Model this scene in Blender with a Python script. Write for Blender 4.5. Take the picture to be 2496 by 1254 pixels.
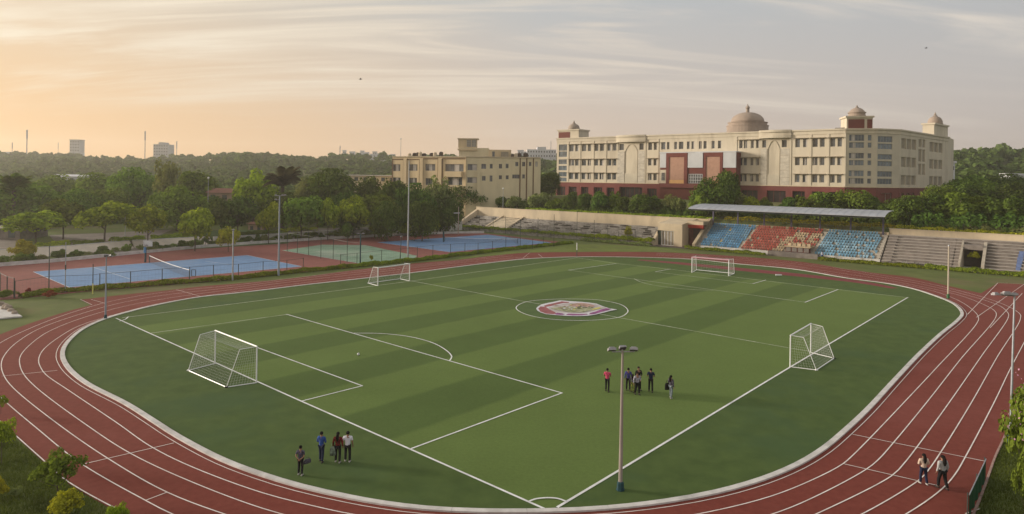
import bpy, bmesh, math, random
import numpy as np
from mathutils import Vector, Matrix

for _o in list(bpy.data.objects):
    bpy.data.objects.remove(_o)
SC = bpy.context.scene
COL = SC.collection
PI = math.pi

# ------------------------------------------------------------------ camera
CF, CYH, CH, CR = 1610.0, 435.0, 15.7, math.radians(0.8)   # focal length and horizon in photo pixels, eye height, roll
IW, IH = 2496.0, 1254.0
cam = bpy.data.cameras.new('camera')
cam_o = bpy.data.objects.new('camera', cam)
COL.objects.link(cam_o)
_c, _s = math.cos(CR), math.sin(CR)
cam_o.matrix_world = Matrix(((_c, -_s, 0, 0), (0, 0, -1, 0), (_s, _c, 0, CH), (0, 0, 0, 1)))
cam.sensor_width = 36.0
cam.lens = CF / IW * 36.0
cam.shift_y = -(IH / 2 - CYH) / IW
cam.clip_start = 0.5
cam.clip_end = 8000
SC.camera = cam_o

# ------------------------------------------------------------------ sky, sun, exposure
SUN_AZ, SUN_EL = math.radians(-78), math.radians(10)        # azimuth from +Y (negative = left), elevation
SUN_DIR = Vector((math.sin(SUN_AZ) * math.cos(SUN_EL), math.cos(SUN_AZ) * math.cos(SUN_EL), math.sin(SUN_EL)))
world = bpy.data.worlds.new('World')
SC.world = world
world.use_nodes = True
wn, wl = world.node_tree.nodes, world.node_tree.links
wn.clear()


def NODE(nodes, t, **kw):
    n = nodes.new(t)
    for k, v in kw.items():
        if k[0] == '_':
            setattr(n, k[1:], v)
        else:
            n.inputs[int(k[1:]) if k[0] == 'i' and k[1:].isdigit() else k].default_value = v
    return n


def ramp(nodes, stops, interp='EASE'):
    r = nodes.new('ShaderNodeValToRGB')
    r.color_ramp.interpolation = interp
    el = r.color_ramp.elements
    while len(el) > 1:
        el.remove(el[-1])
    el[0].position, el[0].color = stops[0][0], (*stops[0][1], 1) if len(stops[0][1]) == 3 else stops[0][1]
    for p, c in stops[1:]:
        e = el.new(p)
        e.color = (*c, 1)
    return r


def wmath(op, a=None, b=None, c=None, clamp=False, nodes=None, links=None):
    nodes, links = nodes or wn, links or wl
    m = nodes.new('ShaderNodeMath')
    m.operation, m.use_clamp = op, clamp
    for i, v in enumerate((a, b, c)):
        if v is None:
            continue
        if isinstance(v, (int, float)):
            m.inputs[i].default_value = v
        else:
            links.new(v, m.inputs[i])
    return m.outputs[0]


def wmix(f, a, b):
    m = wn.new('ShaderNodeMix')
    m.data_type = 'RGBA'
    m.clamp_factor = True
    for sock, v in ((m.inputs[0], f), (m.inputs[6], a), (m.inputs[7], b)):
        if isinstance(v, (int, float)):
            sock.default_value = v
        elif isinstance(v, tuple):
            sock.default_value = (*v, 1)
        else:
            wl.new(v, sock)
    return m.outputs[2]


tc = wn.new('ShaderNodeTexCoord')
sky = wn.new('ShaderNodeTexSky')
sky.sky_type = 'NISHITA'
sky.sun_disc = False
sky.sun_elevation = SUN_EL
sky.sun_rotation = SUN_AZ
sky.air_density, sky.dust_density, sky.ozone_density = 1.3, 3.0, 1.0
sky_scale = wn.new('ShaderNodeVectorMath')
sky_scale.operation = 'SCALE'
wl.new(sky.outputs[0], sky_scale.inputs[0])
SKY_STRENGTH = 0.09
sep = wn.new('ShaderNodeSeparateXYZ')
wl.new(tc.outputs['Generated'], sep.inputs[0])
vx, vy, vz = sep.outputs
up = wmath('MAXIMUM', vz, 0.0)
# closeness to the sun, 0 (opposite) .. 1 (towards it)
dt = wn.new('ShaderNodeVectorMath')
dt.operation = 'DOT_PRODUCT'
wl.new(tc.outputs['Generated'], dt.inputs[0])
dt.inputs[1].default_value = SUN_DIR
near_sun = wmath('MULTIPLY_ADD', dt.outputs['Value'], 0.5, 0.5)
# thin high veil over the whole sky: its colour depends on the angle to the sun and on height
veil_low = ramp(wn, [(0.0, (0.40, 0.36, 0.35)), (0.28, (0.425, 0.36, 0.335)), (0.60, (0.60, 0.44, 0.325)), (0.877, (0.72, 0.395, 0.145)), (1.0, (0.74, 0.42, 0.15))], 'LINEAR')
veil_high = ramp(wn, [(0.0, (0.34, 0.37, 0.405)), (0.28, (0.355, 0.375, 0.395)), (0.60, (0.385, 0.405, 0.42)), (0.88, (0.56, 0.50, 0.41)), (1.0, (0.62, 0.53, 0.41))], 'LINEAR')
wl.new(near_sun, veil_low.inputs[0])
wl.new(near_sun, veil_high.inputs[0])
hgt = wmath('MULTIPLY', wmath('SUBTRACT', up, 0.01), 1 / 0.26, clamp=True)
hgt = wmath('POWER', hgt, 0.9)
veil = wmix(hgt, veil_low.outputs[0], veil_high.outputs[0])
# cirrus: streaks on a plane overhead
den = wmath('ADD', up, 0.12)
cx, cy = wmath('DIVIDE', vx, den), wmath('DIVIDE', vy, den)
comb = wn.new('ShaderNodeCombineXYZ')
wl.new(cx, comb.inputs[0])
wl.new(cy, comb.inputs[1])
mp = wn.new('ShaderNodeMapping')
mp.inputs['Rotation'].default_value = (0, 0, math.radians(-14))
mp.inputs['Scale'].default_value = (0.40, 1.75, 1)
mp.inputs['Location'].default_value = (1.3, 0.4, 0)
wl.new(comb.outputs[0], mp.inputs[0])
warp = NODE(wn, 'ShaderNodeTexNoise', Scale=0.55, Detail=3.0)
wl.new(mp.outputs[0], warp.inputs['Vector'])
addw = wn.new('ShaderNodeMix')
addw.data_type = 'VECTOR'
addw.inputs[0].default_value = 0.42
wl.new(mp.outputs[0], addw.inputs[4])
wl.new(warp.outputs['Color'], addw.inputs[5])
n1 = NODE(wn, 'ShaderNodeTexNoise', Scale=1.7, Detail=9.0, Roughness=0.58, Distortion=0.9)
wl.new(addw.outputs[1], n1.inputs['Vector'])
cl = ramp(wn, [(0.45, (0, 0, 0)), (0.64, (1, 1, 1))], 'EASE')
wl.new(n1.outputs['Fac'], cl.inputs[0])
# broad sheets decide where the streaks gather
n2w = NODE(wn, 'ShaderNodeTexNoise', Scale=0.62, Detail=3.0, Roughness=0.5)
wl.new(mp.outputs[0], n2w.inputs['Vector'])
cov = ramp(wn, [(0.38, (0.15, 0.15, 0.15)), (0.58, (1, 1, 1))], 'EASE')
wl.new(n2w.outputs['Fac'], cov.inputs[0])
# fine fibres
mp3 = wn.new('ShaderNodeMapping')
mp3.inputs['Rotation'].default_value = (0, 0, math.radians(-22))
mp3.inputs['Scale'].default_value = (0.55, 5.5, 1)
wl.new(comb.outputs[0], mp3.inputs[0])
n3w = NODE(wn, 'ShaderNodeTexNoise', Scale=1.6, Detail=7.0, Roughness=0.6, Distortion=0.4)
wl.new(mp3.outputs[0], n3w.inputs['Vector'])
fib = wmath('MULTIPLY_ADD', n3w.outputs['Fac'], 2.2, -0.25, clamp=True)
# streaks thin out towards the horizon
fade = wmath('MULTIPLY', wmath('SUBTRACT', up, 0.045), 1 / 0.09, clamp=True)
cmask = wmath('MULTIPLY', wmath('MULTIPLY', wmath('MULTIPLY', cl.outputs[0], cov.outputs[0]), fib), fade, clamp=True)
cloud_col = ramp(wn, [(0.0, (0.55, 0.52, 0.49)), (0.28, (0.56, 0.51, 0.46)), (0.60, (0.62, 0.54, 0.455)), (0.88, (0.72, 0.63, 0.50)), (1.0, (0.76, 0.66, 0.50))], 'LINEAR')
wl.new(near_sun, cloud_col.inputs[0])
cloudy = wmix(cmask, veil, cloud_col.outputs[0])
sky_scale.inputs['Scale'].default_value = SKY_STRENGTH
total = wmix(0.90, sky_scale.outputs[0], cloudy)
bg = wn.new('ShaderNodeBackground')
wl.new(total, bg.inputs['Color'])
bg.inputs['Strength'].default_value = 1.0
wo = wn.new('ShaderNodeOutputWorld')
wl.new(bg.outputs[0], wo.inputs[0])

sun = bpy.data.lights.new('sun', 'SUN')
sun.energy = 3.6
sun.angle = math.radians(12)
sun.color = (1.0, 0.89, 0.75)
sun_o = bpy.data.objects.new('sun', sun)
COL.objects.link(sun_o)
sun_o.rotation_euler = SUN_DIR.to_track_quat('Z', 'Y').to_euler()
sun_o.location = (-80, 60, 60)

SC.view_settings.view_transform = 'Standard'
SC.view_settings.look = 'None'
SC.view_settings.exposure = 0.45
SC.view_settings.gamma = 1.0
SC.view_settings.use_curve_mapping = False
SC.render.engine = 'CYCLES'
SC.cycles.use_denoising = True
SC.cycles.max_bounces = 5
SC.cycles.diffuse_bounces = 2
SC.cycles.glossy_bounces = 2
SC.cycles.transparent_max_bounces = 6
SC.cycles.transmission_bounces = 3
SC.cycles.volume_bounces = 1
SC.cycles.sample_clamp_indirect = 4.0


# ------------------------------------------------------------------ helpers: pixel of the photo -> point in the place
def ray(px, py):
    u, w = (px - IW / 2) / CF, (CYH - py) / CF
    return np.array([u * _c - w * _s, 1.0, u * _s + w * _c])


def G(px, py, z=0.0):
    d = ray(px, py)
    t = (z - CH) / d[2]
    return np.array([d[0] * t, d[1] * t])


def D(px, py, y):
    d = ray(px, py) * y
    return np.array([d[0], d[1], d[2] + CH])


def smooth(x, a, b):
    t = min(1.0, max(0.0, (x - a) / (b - a)))
    return t * t * (3 - 2 * t)


# ------------------------------------------------------------------ helpers: meshes and objects
def tag(o, label=None, cat=None, group=None, kind=None):
    for k, v in (('label', label), ('category', cat), ('group', group), ('kind', kind)):
        if v:
            o[k] = v
    return o


def thing(name, loc, label, cat, group=None, rz=0.0):
    o = bpy.data.objects.new(name, None)
    o.empty_display_size = 0.3
    COL.objects.link(o)
    o.location = loc
    o.rotation_euler = (0, 0, rz)
    return tag(o, label, cat, group)


def link(name, me, parent=None):
    o = bpy.data.objects.new(name, me)
    COL.objects.link(o)
    if parent is not None:
        o.parent = parent
    return o


def wloc(o):
    v = Vector((0, 0, 0))
    while o is not None:
        v = v + o.location
        o = o.parent
    return v


def copy_tree(o, parent=None):
    c = o.copy()
    COL.objects.link(c)
    if parent is not None:
        c.parent = parent
    for ch in list(o.children):
        copy_tree(ch, c)
    return c


class MB:
    """collects shapes (world or local coordinates) for ONE mesh object"""

    def __init__(self):
        self.v, self.f, self.mi = [], [], []
        self.m = 0

    def add(self, vs, fs):
        b = len(self.v)
        self.v += [tuple(float(q) for q in p) for p in vs]
        self.f += [tuple(b + i for i in f) for f in fs]
        self.mi += [self.m] * len(fs)
        return self

    def box(self, x0, x1, y0, y1, z0, z1):
        return self.frame_box((0, 0, 0), (1, 0, 0), (0, 1, 0), x0, x1, y0, y1, z0, z1)

    def frame_box(self, o, ex, ey, a0, a1, b0, b1, z0, z1):
        o, ex, ey = np.array(o, float), np.array(ex, float), np.array(ey, float)
        p = []
        for z in (z0, z1):
            for a, b in ((a0, b0), (a1, b0), (a1, b1), (a0, b1)):
                q = o + ex * a + ey * b
                p.append((q[0], q[1], q[2] + z))
        return self.add(p, [(3, 2, 1, 0), (4, 5, 6, 7), (0, 1, 5, 4), (1, 2, 6, 5), (2, 3, 7, 6), (3, 0, 4, 7)])

    def prism(self, poly, z0, z1):
        n = len(poly)
        vs = [(p[0], p[1], z0) for p in poly] + [(p[0], p[1], z1) for p in poly]
        return self.add(vs, [tuple(range(n))[::-1], tuple(range(n, 2 * n))] + [(i, (i + 1) % n, n + (i + 1) % n, n + i) for i in range(n)])

    def sheet(self, poly, z):
        return self.add([(p[0], p[1], z) for p in poly], [tuple(range(len(poly)))])

    def bar(self, a, b, r0, r1=None, n=6, caps=True):
        a, b = Vector(a), Vector(b)
        r1 = r0 if r1 is None else r1
        d = (b - a)
        if d.length < 1e-6:
            return self
        d.normalize()
        x = d.orthogonal().normalized()
        y = d.cross(x)
        vs = []
        for p, r in ((a, r0), (b, r1)):
            for i in range(n):
                t = 2 * PI * i / n
                vs.append(p + x * (r * math.cos(t)) + y * (r * math.sin(t)))
        fs = [(i, (i + 1) % n, n + (i + 1) % n, n + i) for i in range(n)]
        if caps:
            fs += [tuple(range(n))[::-1], tuple(range(n, 2 * n))]
        return self.add(vs, fs)

    def path(self, pts, rs, n=6):
        pts = [Vector(p) for p in pts]
        rings = []
        for i, p in enumerate(pts):
            d = (pts[min(i + 1, len(pts) - 1)] - pts[max(i - 1, 0)]).normalized()
            x = d.cross(Vector((0.31, 0.95, 0.05))).normalized()
            y = d.cross(x)
            rings.append([p + x * (rs[i] * math.cos(2 * PI * k / n)) + y * (rs[i] * math.sin(2 * PI * k / n)) for k in range(n)])
        vs = [v for r in rings for v in r]
        fs = []
        for i in range(len(pts) - 1):
            for k in range(n):
                fs.append((i * n + k, i * n + (k + 1) % n, (i + 1) * n + (k + 1) % n, (i + 1) * n + k))
        fs += [tuple(range(n))[::-1], tuple(range(len(vs) - n, len(vs)))]
        return self.add(vs, fs)

    def lathe(self, prof, c=(0, 0, 0), n=24, ang0=0.0):
        vs, fs = [], []
        for r, z in prof:
            for k in range(n):
                t = 2 * PI * k / n + ang0
                vs.append((c[0] + r * math.cos(t), c[1] + r * math.sin(t), c[2] + z))
        for i in range(len(prof) - 1):
            for k in range(n):
                fs.append((i * n + k, i * n + (k + 1) % n, (i + 1) * n + (k + 1) % n, (i + 1) * n + k))
        fs += [tuple(range(n))[::-1], tuple(range(len(vs) - n, len(vs)))]
        return self.add(vs, fs)

    def ball(self, c, rx, ry=None, rz=None, n=10, m=6):
        ry, rz = ry or rx, rz or rx
        vs, fs = [(c[0], c[1], c[2] - rz)], []
        for i in range(1, m):
            a = -PI / 2 + PI * i / m
            for k in range(n):
                t = 2 * PI * k / n
                vs.append((c[0] + rx * math.cos(a) * math.cos(t), c[1] + ry * math.cos(a) * math.sin(t), c[2] + rz * math.sin(a)))
        vs.append((c[0], c[1], c[2] + rz))
        for k in range(n):
            fs.append((0, 1 + (k + 1) % n, 1 + k))
            fs.append((len(vs) - 1, 1 + (m - 2) * n + k, 1 + (m - 2) * n + (k + 1) % n))
        for i in range(m - 2):
            for k in range(n):
                fs.append((1 + i * n + k, 1 + i * n + (k + 1) % n, 1 + (i + 1) * n + (k + 1) % n, 1 + (i + 1) * n + k))
        return self.add(vs, fs)

    def ribbon(self, pts, w, z, closed=False):
        """flat painted line of width w along 2-D points"""
        p = np.array([q[:2] for q in pts], float)
        n = len(p)
        L, R = [], []
        for i in range(n):
            a = p[i - 1] if (i > 0 or closed) else p[i]
            b = p[(i + 1) % n] if (i < n - 1 or closed) else p[i]
            d = b - a
            d = d / (np.linalg.norm(d) + 1e-9)
            nn = np.array([-d[1], d[0]])
            L.append(p[i] + nn * w / 2)
            R.append(p[i] - nn * w / 2)
        vs = [(q[0], q[1], z) for q in R] + [(q[0], q[1], z) for q in L]
        k = n if closed else n - 1
        return self.add(vs, [(i, (i + 1) % n, n + (i + 1) % n, n + i) for i in range(k)])

    def mesh(self, name, mats, origin=(0, 0, 0), smooth_faces=False):
        me = bpy.data.meshes.new(name)
        ox, oy, oz = origin
        me.from_pydata([(x - ox, y - oy, z - oz) for x, y, z in self.v], [], self.f)
        for m in (mats if isinstance(mats, (list, tuple)) else [mats]):
            me.materials.append(m)
        if any(self.mi):
            me.polygons.foreach_set('material_index', self.mi)
        if smooth_faces:
            me.polygons.foreach_set('use_smooth', [True] * len(me.polygons))
        me.update()
        return me

    def build(self, name, mats, parent=None, world=True, smooth_faces=False):
        """world=True: the vertices are world coordinates (parents are only translated)"""
        if parent is None:
            xs = np.array(self.v)
            org = ((xs[:, 0].min() + xs[:, 0].max()) / 2, (xs[:, 1].min() + xs[:, 1].max()) / 2, xs[:, 2].min()) if world else (0, 0, 0)
            o = link(name, self.mesh(name, mats, org, smooth_faces))
            o.location = org
            return o
        org = wloc(parent) if world else (0, 0, 0)
        return link(name, self.mesh(name, mats, org, smooth_faces), parent)


def spline(pts, step=1.0, closed=False):
    """Catmull-Rom through 2-D points, resampled"""
    p = [np.array(q[:2], float) for q in pts]
    n = len(p)
    out = []
    for i in range(n if closed else n - 1):
        p0 = p[(i - 1) % n] if (closed or i > 0) else 2 * p[0] - p[1]
        p1, p2 = p[i], p[(i + 1) % n]
        p3 = p[(i + 2) % n] if (closed or i < n - 2) else 2 * p[n - 1] - p[n - 2]
        # centripetal parametrisation
        t0 = 0.0
        t1 = t0 + max(1e-4, np.linalg.norm(p1 - p0)) ** 0.5
        t2 = t1 + max(1e-4, np.linalg.norm(p2 - p1)) ** 0.5
        t3 = t2 + max(1e-4, np.linalg.norm(p3 - p2)) ** 0.5
        k = max(2, int(np.linalg.norm(p2 - p1) / step))
        for j in range(k):
            t = t1 + (t2 - t1) * j / k
            a1 = (t1 - t) / (t1 - t0) * p0 + (t - t0) / (t1 - t0) * p1
            a2 = (t2 - t) / (t2 - t1) * p1 + (t - t1) / (t2 - t1) * p2
            a3 = (t3 - t) / (t3 - t2) * p2 + (t - t2) / (t3 - t2) * p3
            b1 = (t2 - t) / (t2 - t0) * a1 + (t - t0) / (t2 - t0) * a2
            b2 = (t3 - t) / (t3 - t1) * a2 + (t - t1) / (t3 - t1) * a3
            out.append((t2 - t) / (t2 - t1) * b1 + (t - t1) / (t2 - t1) * b2)
    if not closed:
        out.append(p[-1])
    return out


# ------------------------------------------------------------------ materials
MATS = {}


def mat(name, col, rough=0.8, var=0.12, scale=1.0, spec=0.2, metal=0.0, bump=0.0, bscale=None, detail=4.0, stretch=(1, 1, 1), coord='world', col2=None, patch=None, obj_var=0.0, sheen=None):
    """procedural surface: base colour varied by noise, optional larger patches and a relief"""
    if name in MATS:
        return MATS[name]
    m = bpy.data.materials.new(name)
    m.use_nodes = True
    N, L = m.node_tree.nodes, m.node_tree.links
    b = N['Principled BSDF']
    b.inputs['Roughness'].default_value = rough
    b.inputs['Metallic'].default_value = metal
    b.inputs['Specular IOR Level'].default_value = spec
    if sheen:
        b.inputs['Sheen Weight'].default_value = sheen[0]
        b.inputs['Sheen Roughness'].default_value = 0.5
        b.inputs['Sheen Tint'].default_value = (*sheen[1], 1)
    if coord == 'world':
        g = N.new('ShaderNodeNewGeometry').outputs['Position']
    else:
        g = N.new('ShaderNodeTexCoord').outputs['Object']
    mp = N.new('ShaderNodeMapping')
    mp.inputs['Scale'].default_value = stretch
    L.new(g, mp.inputs[0])
    nz = NODE(N, 'ShaderNodeTexNoise', Scale=scale, Detail=detail, Roughness=0.6)
    L.new(mp.outputs[0], nz.inputs['Vector'])
    c2 = col2 or tuple(min(1, q * (1 + 2 * var)) for q in col)
    c1 = col if col2 else tuple(q * (1 - 2 * var) for q in col)
    r = ramp(N, [(0.3, c1), (0.7, c2)], 'LINEAR')
    L.new(nz.outputs['Fac'], r.inputs[0])
    out = r.outputs[0]
    if patch:
        pc, ps, pa = patch
        pz = NODE(N, 'ShaderNodeTexNoise', Scale=ps, Detail=5.0, Roughness=0.65)
        L.new(mp.outputs[0], pz.inputs['Vector'])
        pr = ramp(N, [(0.48, (0, 0, 0)), (0.66, (pa, pa, pa))], 'EASE')
        L.new(pz.outputs['Fac'], pr.inputs[0])
        mx = N.new('ShaderNodeMix')
        mx.data_type = 'RGBA'
        L.new(pr.outputs[0], mx.inputs[0])
        L.new(out, mx.inputs[6])
        mx.inputs[7].default_value = (*pc, 1)
        out = mx.outputs[2]
    if obj_var:
        oi = N.new('ShaderNodeObjectInfo')
        hs = N.new('ShaderNodeHueSaturation')
        v = wmath('MULTIPLY_ADD', oi.outputs['Random'], 2 * obj_var, 1 - obj_var, nodes=N, links=L)
        L.new(v, hs.inputs['Value'])
        L.new(out, hs.inputs['Color'])
        out = hs.outputs[0]
    L.new(out, b.inputs['Base Color'])
    if bump:
        bz = NODE(N, 'ShaderNodeTexNoise', Scale=bscale or scale * 6, Detail=3.0)
        L.new(mp.outputs[0], bz.inputs['Vector'])
        bp = N.new('ShaderNodeBump')
        bp.inputs['Strength'].default_value = bump
        bp.inputs['Distance'].default_value = 0.05
        L.new(bz.outputs['Fac'], bp.inputs['Height'])
        L.new(bp.outputs[0], b.inputs['Normal'])
    MATS[name] = m
    return m


def leaf_mat(name, c_dark, c_light, trans=0.35, hue=0.02, clump=0.35):
    """foliage: every leaf has its own shade between two greens; crowns differ a little from each other"""
    m = bpy.data.materials.new(name)
    m.use_nodes = True
    N, L = m.node_tree.nodes, m.node_tree.links
    N.clear()
    geo = N.new('ShaderNodeNewGeometry')
    oi = N.new('ShaderNodeObjectInfo')
    tcn = N.new('ShaderNodeTexCoord')
    nz = NODE(N, 'ShaderNodeTexNoise', Scale=clump, Detail=2.0)
    L.new(geo.outputs['Position'], nz.inputs['Vector'])
    f = wmath('MULTIPLY_ADD', geo.outputs['Random Per Island'], 0.55, wmath('MULTIPLY_ADD', nz.outputs['Fac'], 0.9, -0.2, nodes=N, links=L), nodes=N, links=L, clamp=True)
    mx = N.new('ShaderNodeMix')
    mx.data_type = 'RGBA'
    L.new(f, mx.inputs[0])
    mx.inputs[6].default_value = (*c_dark, 1)
    mx.inputs[7].default_value = (*c_light, 1)
    hs = N.new('ShaderNodeHueSaturation')
    L.new(wmath('MULTIPLY_ADD', oi.outputs['Random'], 2 * hue, 0.5 - hue, nodes=N, links=L), hs.inputs['Hue'])
    L.new(wmath('MULTIPLY_ADD', oi.outputs['Random'], 0.4, 0.8, nodes=N, links=L), hs.inputs['Value'])
    L.new(mx.outputs[2], hs.inputs['Color'])
    df = N.new('ShaderNodeBsdfDiffuse')
    tr = N.new('ShaderNodeBsdfTranslucent')
    L.new(hs.outputs[0], df.inputs['Color'])
    br = N.new('ShaderNodeMix')
    br.data_type = 'RGBA'
    br.blend_type = 'MULTIPLY'
    br.inputs[0].default_value = 1.0
    L.new(hs.outputs[0], br.inputs[6])
    br.inputs[7].default_value = (1.25, 1.2, 0.5, 1)
    L.new(br.outputs[2], tr.inputs['Color'])
    sh = N.new('ShaderNodeMixShader')
    sh.inputs[0].default_value = trans
    L.new(df.outputs[0], sh.inputs[1])
    L.new(tr.outputs[0], sh.inputs[2])
    o = N.new('ShaderNodeOutputMaterial')
    L.new(sh.outputs[0], o.inputs['Surface'])
    MATS[name] = m
    return m


M_white = mat('white_line_paint', (0.74, 0.75, 0.76), 0.7, 0.08, 1.5, patch=((0.55, 0.57, 0.52), 0.6, 0.5))
M_line_faint = mat('worn_line_paint', (0.52, 0.55, 0.45), 0.8, 0.12, 1.2, patch=((0.20, 0.26, 0.12), 0.4, 0.6))
M_track_line = mat('track_line_paint', (0.78, 0.73, 0.70), 0.7, 0.08, 1.5, patch=((0.55, 0.44, 0.40), 0.5, 0.45))
M_metal = mat('galvanised_metal', (0.36, 0.38, 0.42), 0.45, 0.08, 3, 0.5, 0.5)
M_darkmetal = mat('dark_green_metal', (0.035, 0.05, 0.045), 0.5, 0.1, 3, 0.4)
M_postwhite = mat('white_painted_metal', (0.80, 0.80, 0.82), 0.4, 0.04, 2, 0.5)
M_concrete = mat('weathered_concrete', (0.20, 0.175, 0.16), 0.9, 0.12, 0.9, patch=((0.11, 0.10, 0.095), 0.2, 0.6), bump=0.2)
M_kerb = mat('pale_kerb_concrete', (0.60, 0.58, 0.565), 0.85, 0.08, 1.2, patch=((0.40, 0.38, 0.36), 0.5, 0.5))
M_bark = mat('bark', (0.085, 0.065, 0.05), 0.95, 0.25, 5, stretch=(1, 1, 0.3), bump=0.5)
M_palebark = mat('pale_bark', (0.26, 0.21, 0.16), 0.95, 0.2, 5, stretch=(1, 1, 0.3), bump=0.5)
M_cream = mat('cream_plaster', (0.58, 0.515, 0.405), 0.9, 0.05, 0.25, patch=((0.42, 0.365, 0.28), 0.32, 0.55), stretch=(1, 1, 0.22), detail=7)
M_creamwall = mat('cream_wall_render', (0.60, 0.50, 0.36), 0.9, 0.06, 0.4, patch=((0.43, 0.36, 0.27), 0.25, 0.5), stretch=(1, 1, 0.4))
M_dark = mat('dark_interior', (0.025, 0.02, 0.02), 0.9, 0.2)
M_steel_roof = mat('grey_roof_sheet', (0.37, 0.39, 0.435), 0.5, 0.06, 0.5, 0.4, 0.2, stretch=(1, 1, 1), patch=((0.30, 0.30, 0.31), 0.4, 0.4))
# ================================================================== terrain
O2 = np.array([42.6, 153.4])                       # foot of the grandstand's left corner
SE = np.array([0.775, -0.633])
SE = SE / np.linalg.norm(SE)
SN = np.array([-SE[1], SE[0]])                     # away from the field


def S(u, s, z=0.0):
    p = O2 + SE * u + SN * s
    return (p[0], p[1], z)


LWPX = [(-420, 668), (-200, 650), (0, 634), (200, 620), (330, 608), (520, 596), (640, 590), (800, 579), (920, 571), (1065, 562), (1128, 558)]
LW = [G(*q) for q in LWPX]                         # foot of the long garden wall beyond the courts
LA = np.array([-84.0, 109.0])
LE = np.array([0.667, 0.745])
LN = np.array([-0.745, 0.667])
_la = [float((p - LA) @ LE) for p in LW]
_lb = [float((p - LA) @ LN) for p in LW]
SKYPX = [(-2500, 372), (-800, 366), (0, 371), (150, 373), (300, 385), (480, 381), (560, 370), (640, 372), (750, 380), (850, 373), (950, 379), (1330, 374), (1500, 378), (2300, 366), (2440, 359), (2496, 361), (3200, 352), (5000, 366)]
_saz = [float(ray(*q)[0]) for q in SKYPX]
_sel = [float(ray(*q)[2]) for q in SKYPX]
_rng = np.random.default_rng(4)
_ph = _rng.uniform(0, 6.28, 12)


def wav(x, y):
    return (math.sin(x * 0.021 + y * 0.013 + _ph[0]) + math.sin(x * 0.037 - y * 0.029 + _ph[1]) * 0.7 + math.sin(y * 0.043 + x * 0.008 + _ph[2]) * 0.6) / 2.3


def gz(x, y):
    """height of the ground"""
    p = np.array([x, y])
    a, b = (p - LA) @ LE, (p - LA) @ LN
    tl = b - np.interp(a, _la, _lb)
    d = p - O2
    u, s = d @ SE, d @ SN
    h = 0.0
    inl = 1 - smooth(a, 92, 108)
    if tl > 0:
        h = (1.55 * smooth(tl, 0.5, 3.0) + 1.0 * smooth(tl, 6, 40)) * inl + 2.5 * (1 - inl) * smooth(tl, 0.5, 12)
    k = smooth(u, -110, -76)
    if s > 9.6:
        hs = 6.1 * smooth(s, 9.7, 12.6) + 3.6 * smooth(s, 17, 46)
        h = max(h, hs * k if u < -76 else hs)
    r = math.hypot(x, y)
    az = x / max(y, 1.0) if y > 1 else (9 if x > 0 else -9)
    el = float(np.interp(az, _saz, _sel))
    right = smooth(az, 0.45, 0.7)
    dsky = 760 * (1 - right) + 470 * right
    r0 = 235 * (1 - right) + 250 * right
    if y > 20 and r > r0:
        top = CH + el * dsky - 8.5
        t = smooth(y, r0, dsky)
        h = h + (top - h) * t + wav(x, y) * 1.6 * t
        if y > dsky:
            h -= (y - dsky) * 0.012
    return h


def axis(parts):
    out = []
    for a, b, st in parts:
        k = int(round((b - a) / st))
        out += [a + (b - a) * i / k for i in range(k)]
    return out + [parts[-1][1]]


xs = axis([(-1300, -400, 45), (-400, -150, 12), (-150, 130, 2.0), (130, 400, 9), (400, 1300, 45)])
ys = axis([(-300, 10, 31), (10, 80, 5), (80, 250, 2.0), (250, 400, 7), (400, 900, 20), (900, 1500, 50)])
tv = [(x, y, gz(x, y) - 0.04) for y in ys for x in xs]
nx = len(xs)
tf = [(j * nx + i, j * nx + i + 1, (j + 1) * nx + i + 1, (j + 1) * nx + i) for j in range(len(ys) - 1) for i in range(nx - 1)]
M_ground = mat('dry_grass_ground', (0.085, 0.110, 0.030), 0.95, 0.2, 0.22, col2=(0.140, 0.170, 0.046), patch=((0.16, 0.135, 0.065), 0.09, 0.8), bump=0.4, bscale=6, detail=8)
tm = MB()
tm.v, tm.f, tm.mi = tv, tf, [0] * len(tf)
ground = tm.build('ground', M_ground, smooth_faces=True)
tag(ground, kind='structure')


def flat(name, poly, z, m, parent=None):
    """one ground sheet, triangulated so that any outline works"""
    bm = bmesh.new()
    vs = [bm.verts.new((q[0], q[1], z)) for q in poly]
    f = bm.faces.new(vs)
    bm.normal_update()
    if f.normal.z < 0:
        f.normal_flip()
    bmesh.ops.triangulate(bm, faces=[f], ngon_method='EAR_CLIP')
    me = bpy.data.meshes.new(name)
    bm.to_mesh(me)
    bm.free()
    me.materials.append(m)
    o = link(name, me, parent)
    return o


# ------------------------------------------------------------------ running track
KERB_PX = [(1406, 627.5), (1290, 632), (1200, 641.5), (1100, 654), (1001, 667), (870, 682), (740, 696.5), (640, 709), (560, 718), (492, 725), (384, 745), (315, 762), (259, 779), (210, 801), (178, 826), (161, 849), (158, 868), (164, 884), (180, 905), (220, 936), (314, 984), (380, 1025), (440, 1063), (550, 1120), (640, 1154), (740, 1184), (860, 1211), (940, 1225), (1040, 1237), (1170, 1243.5), (1340, 1243), (1480, 1236), (1620, 1220), (1740, 1198), (1850, 1167), (1935, 1132), (2000, 1093), (2052, 1050), (2106, 1000), (2170, 932), (2235, 864), (2288, 815), (2328, 783), (2341, 766), (2331, 749), (2313, 737), (2270, 720), (2219, 704), (2160, 692), (2066, 679.5), (1932, 657), (1792, 644), (1690, 633.5), (1560, 628.5)]
KERB = spline([G(*q) for q in KERB_PX], 1.0, True)
KC = sum(KERB) / len(KERB)


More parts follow.
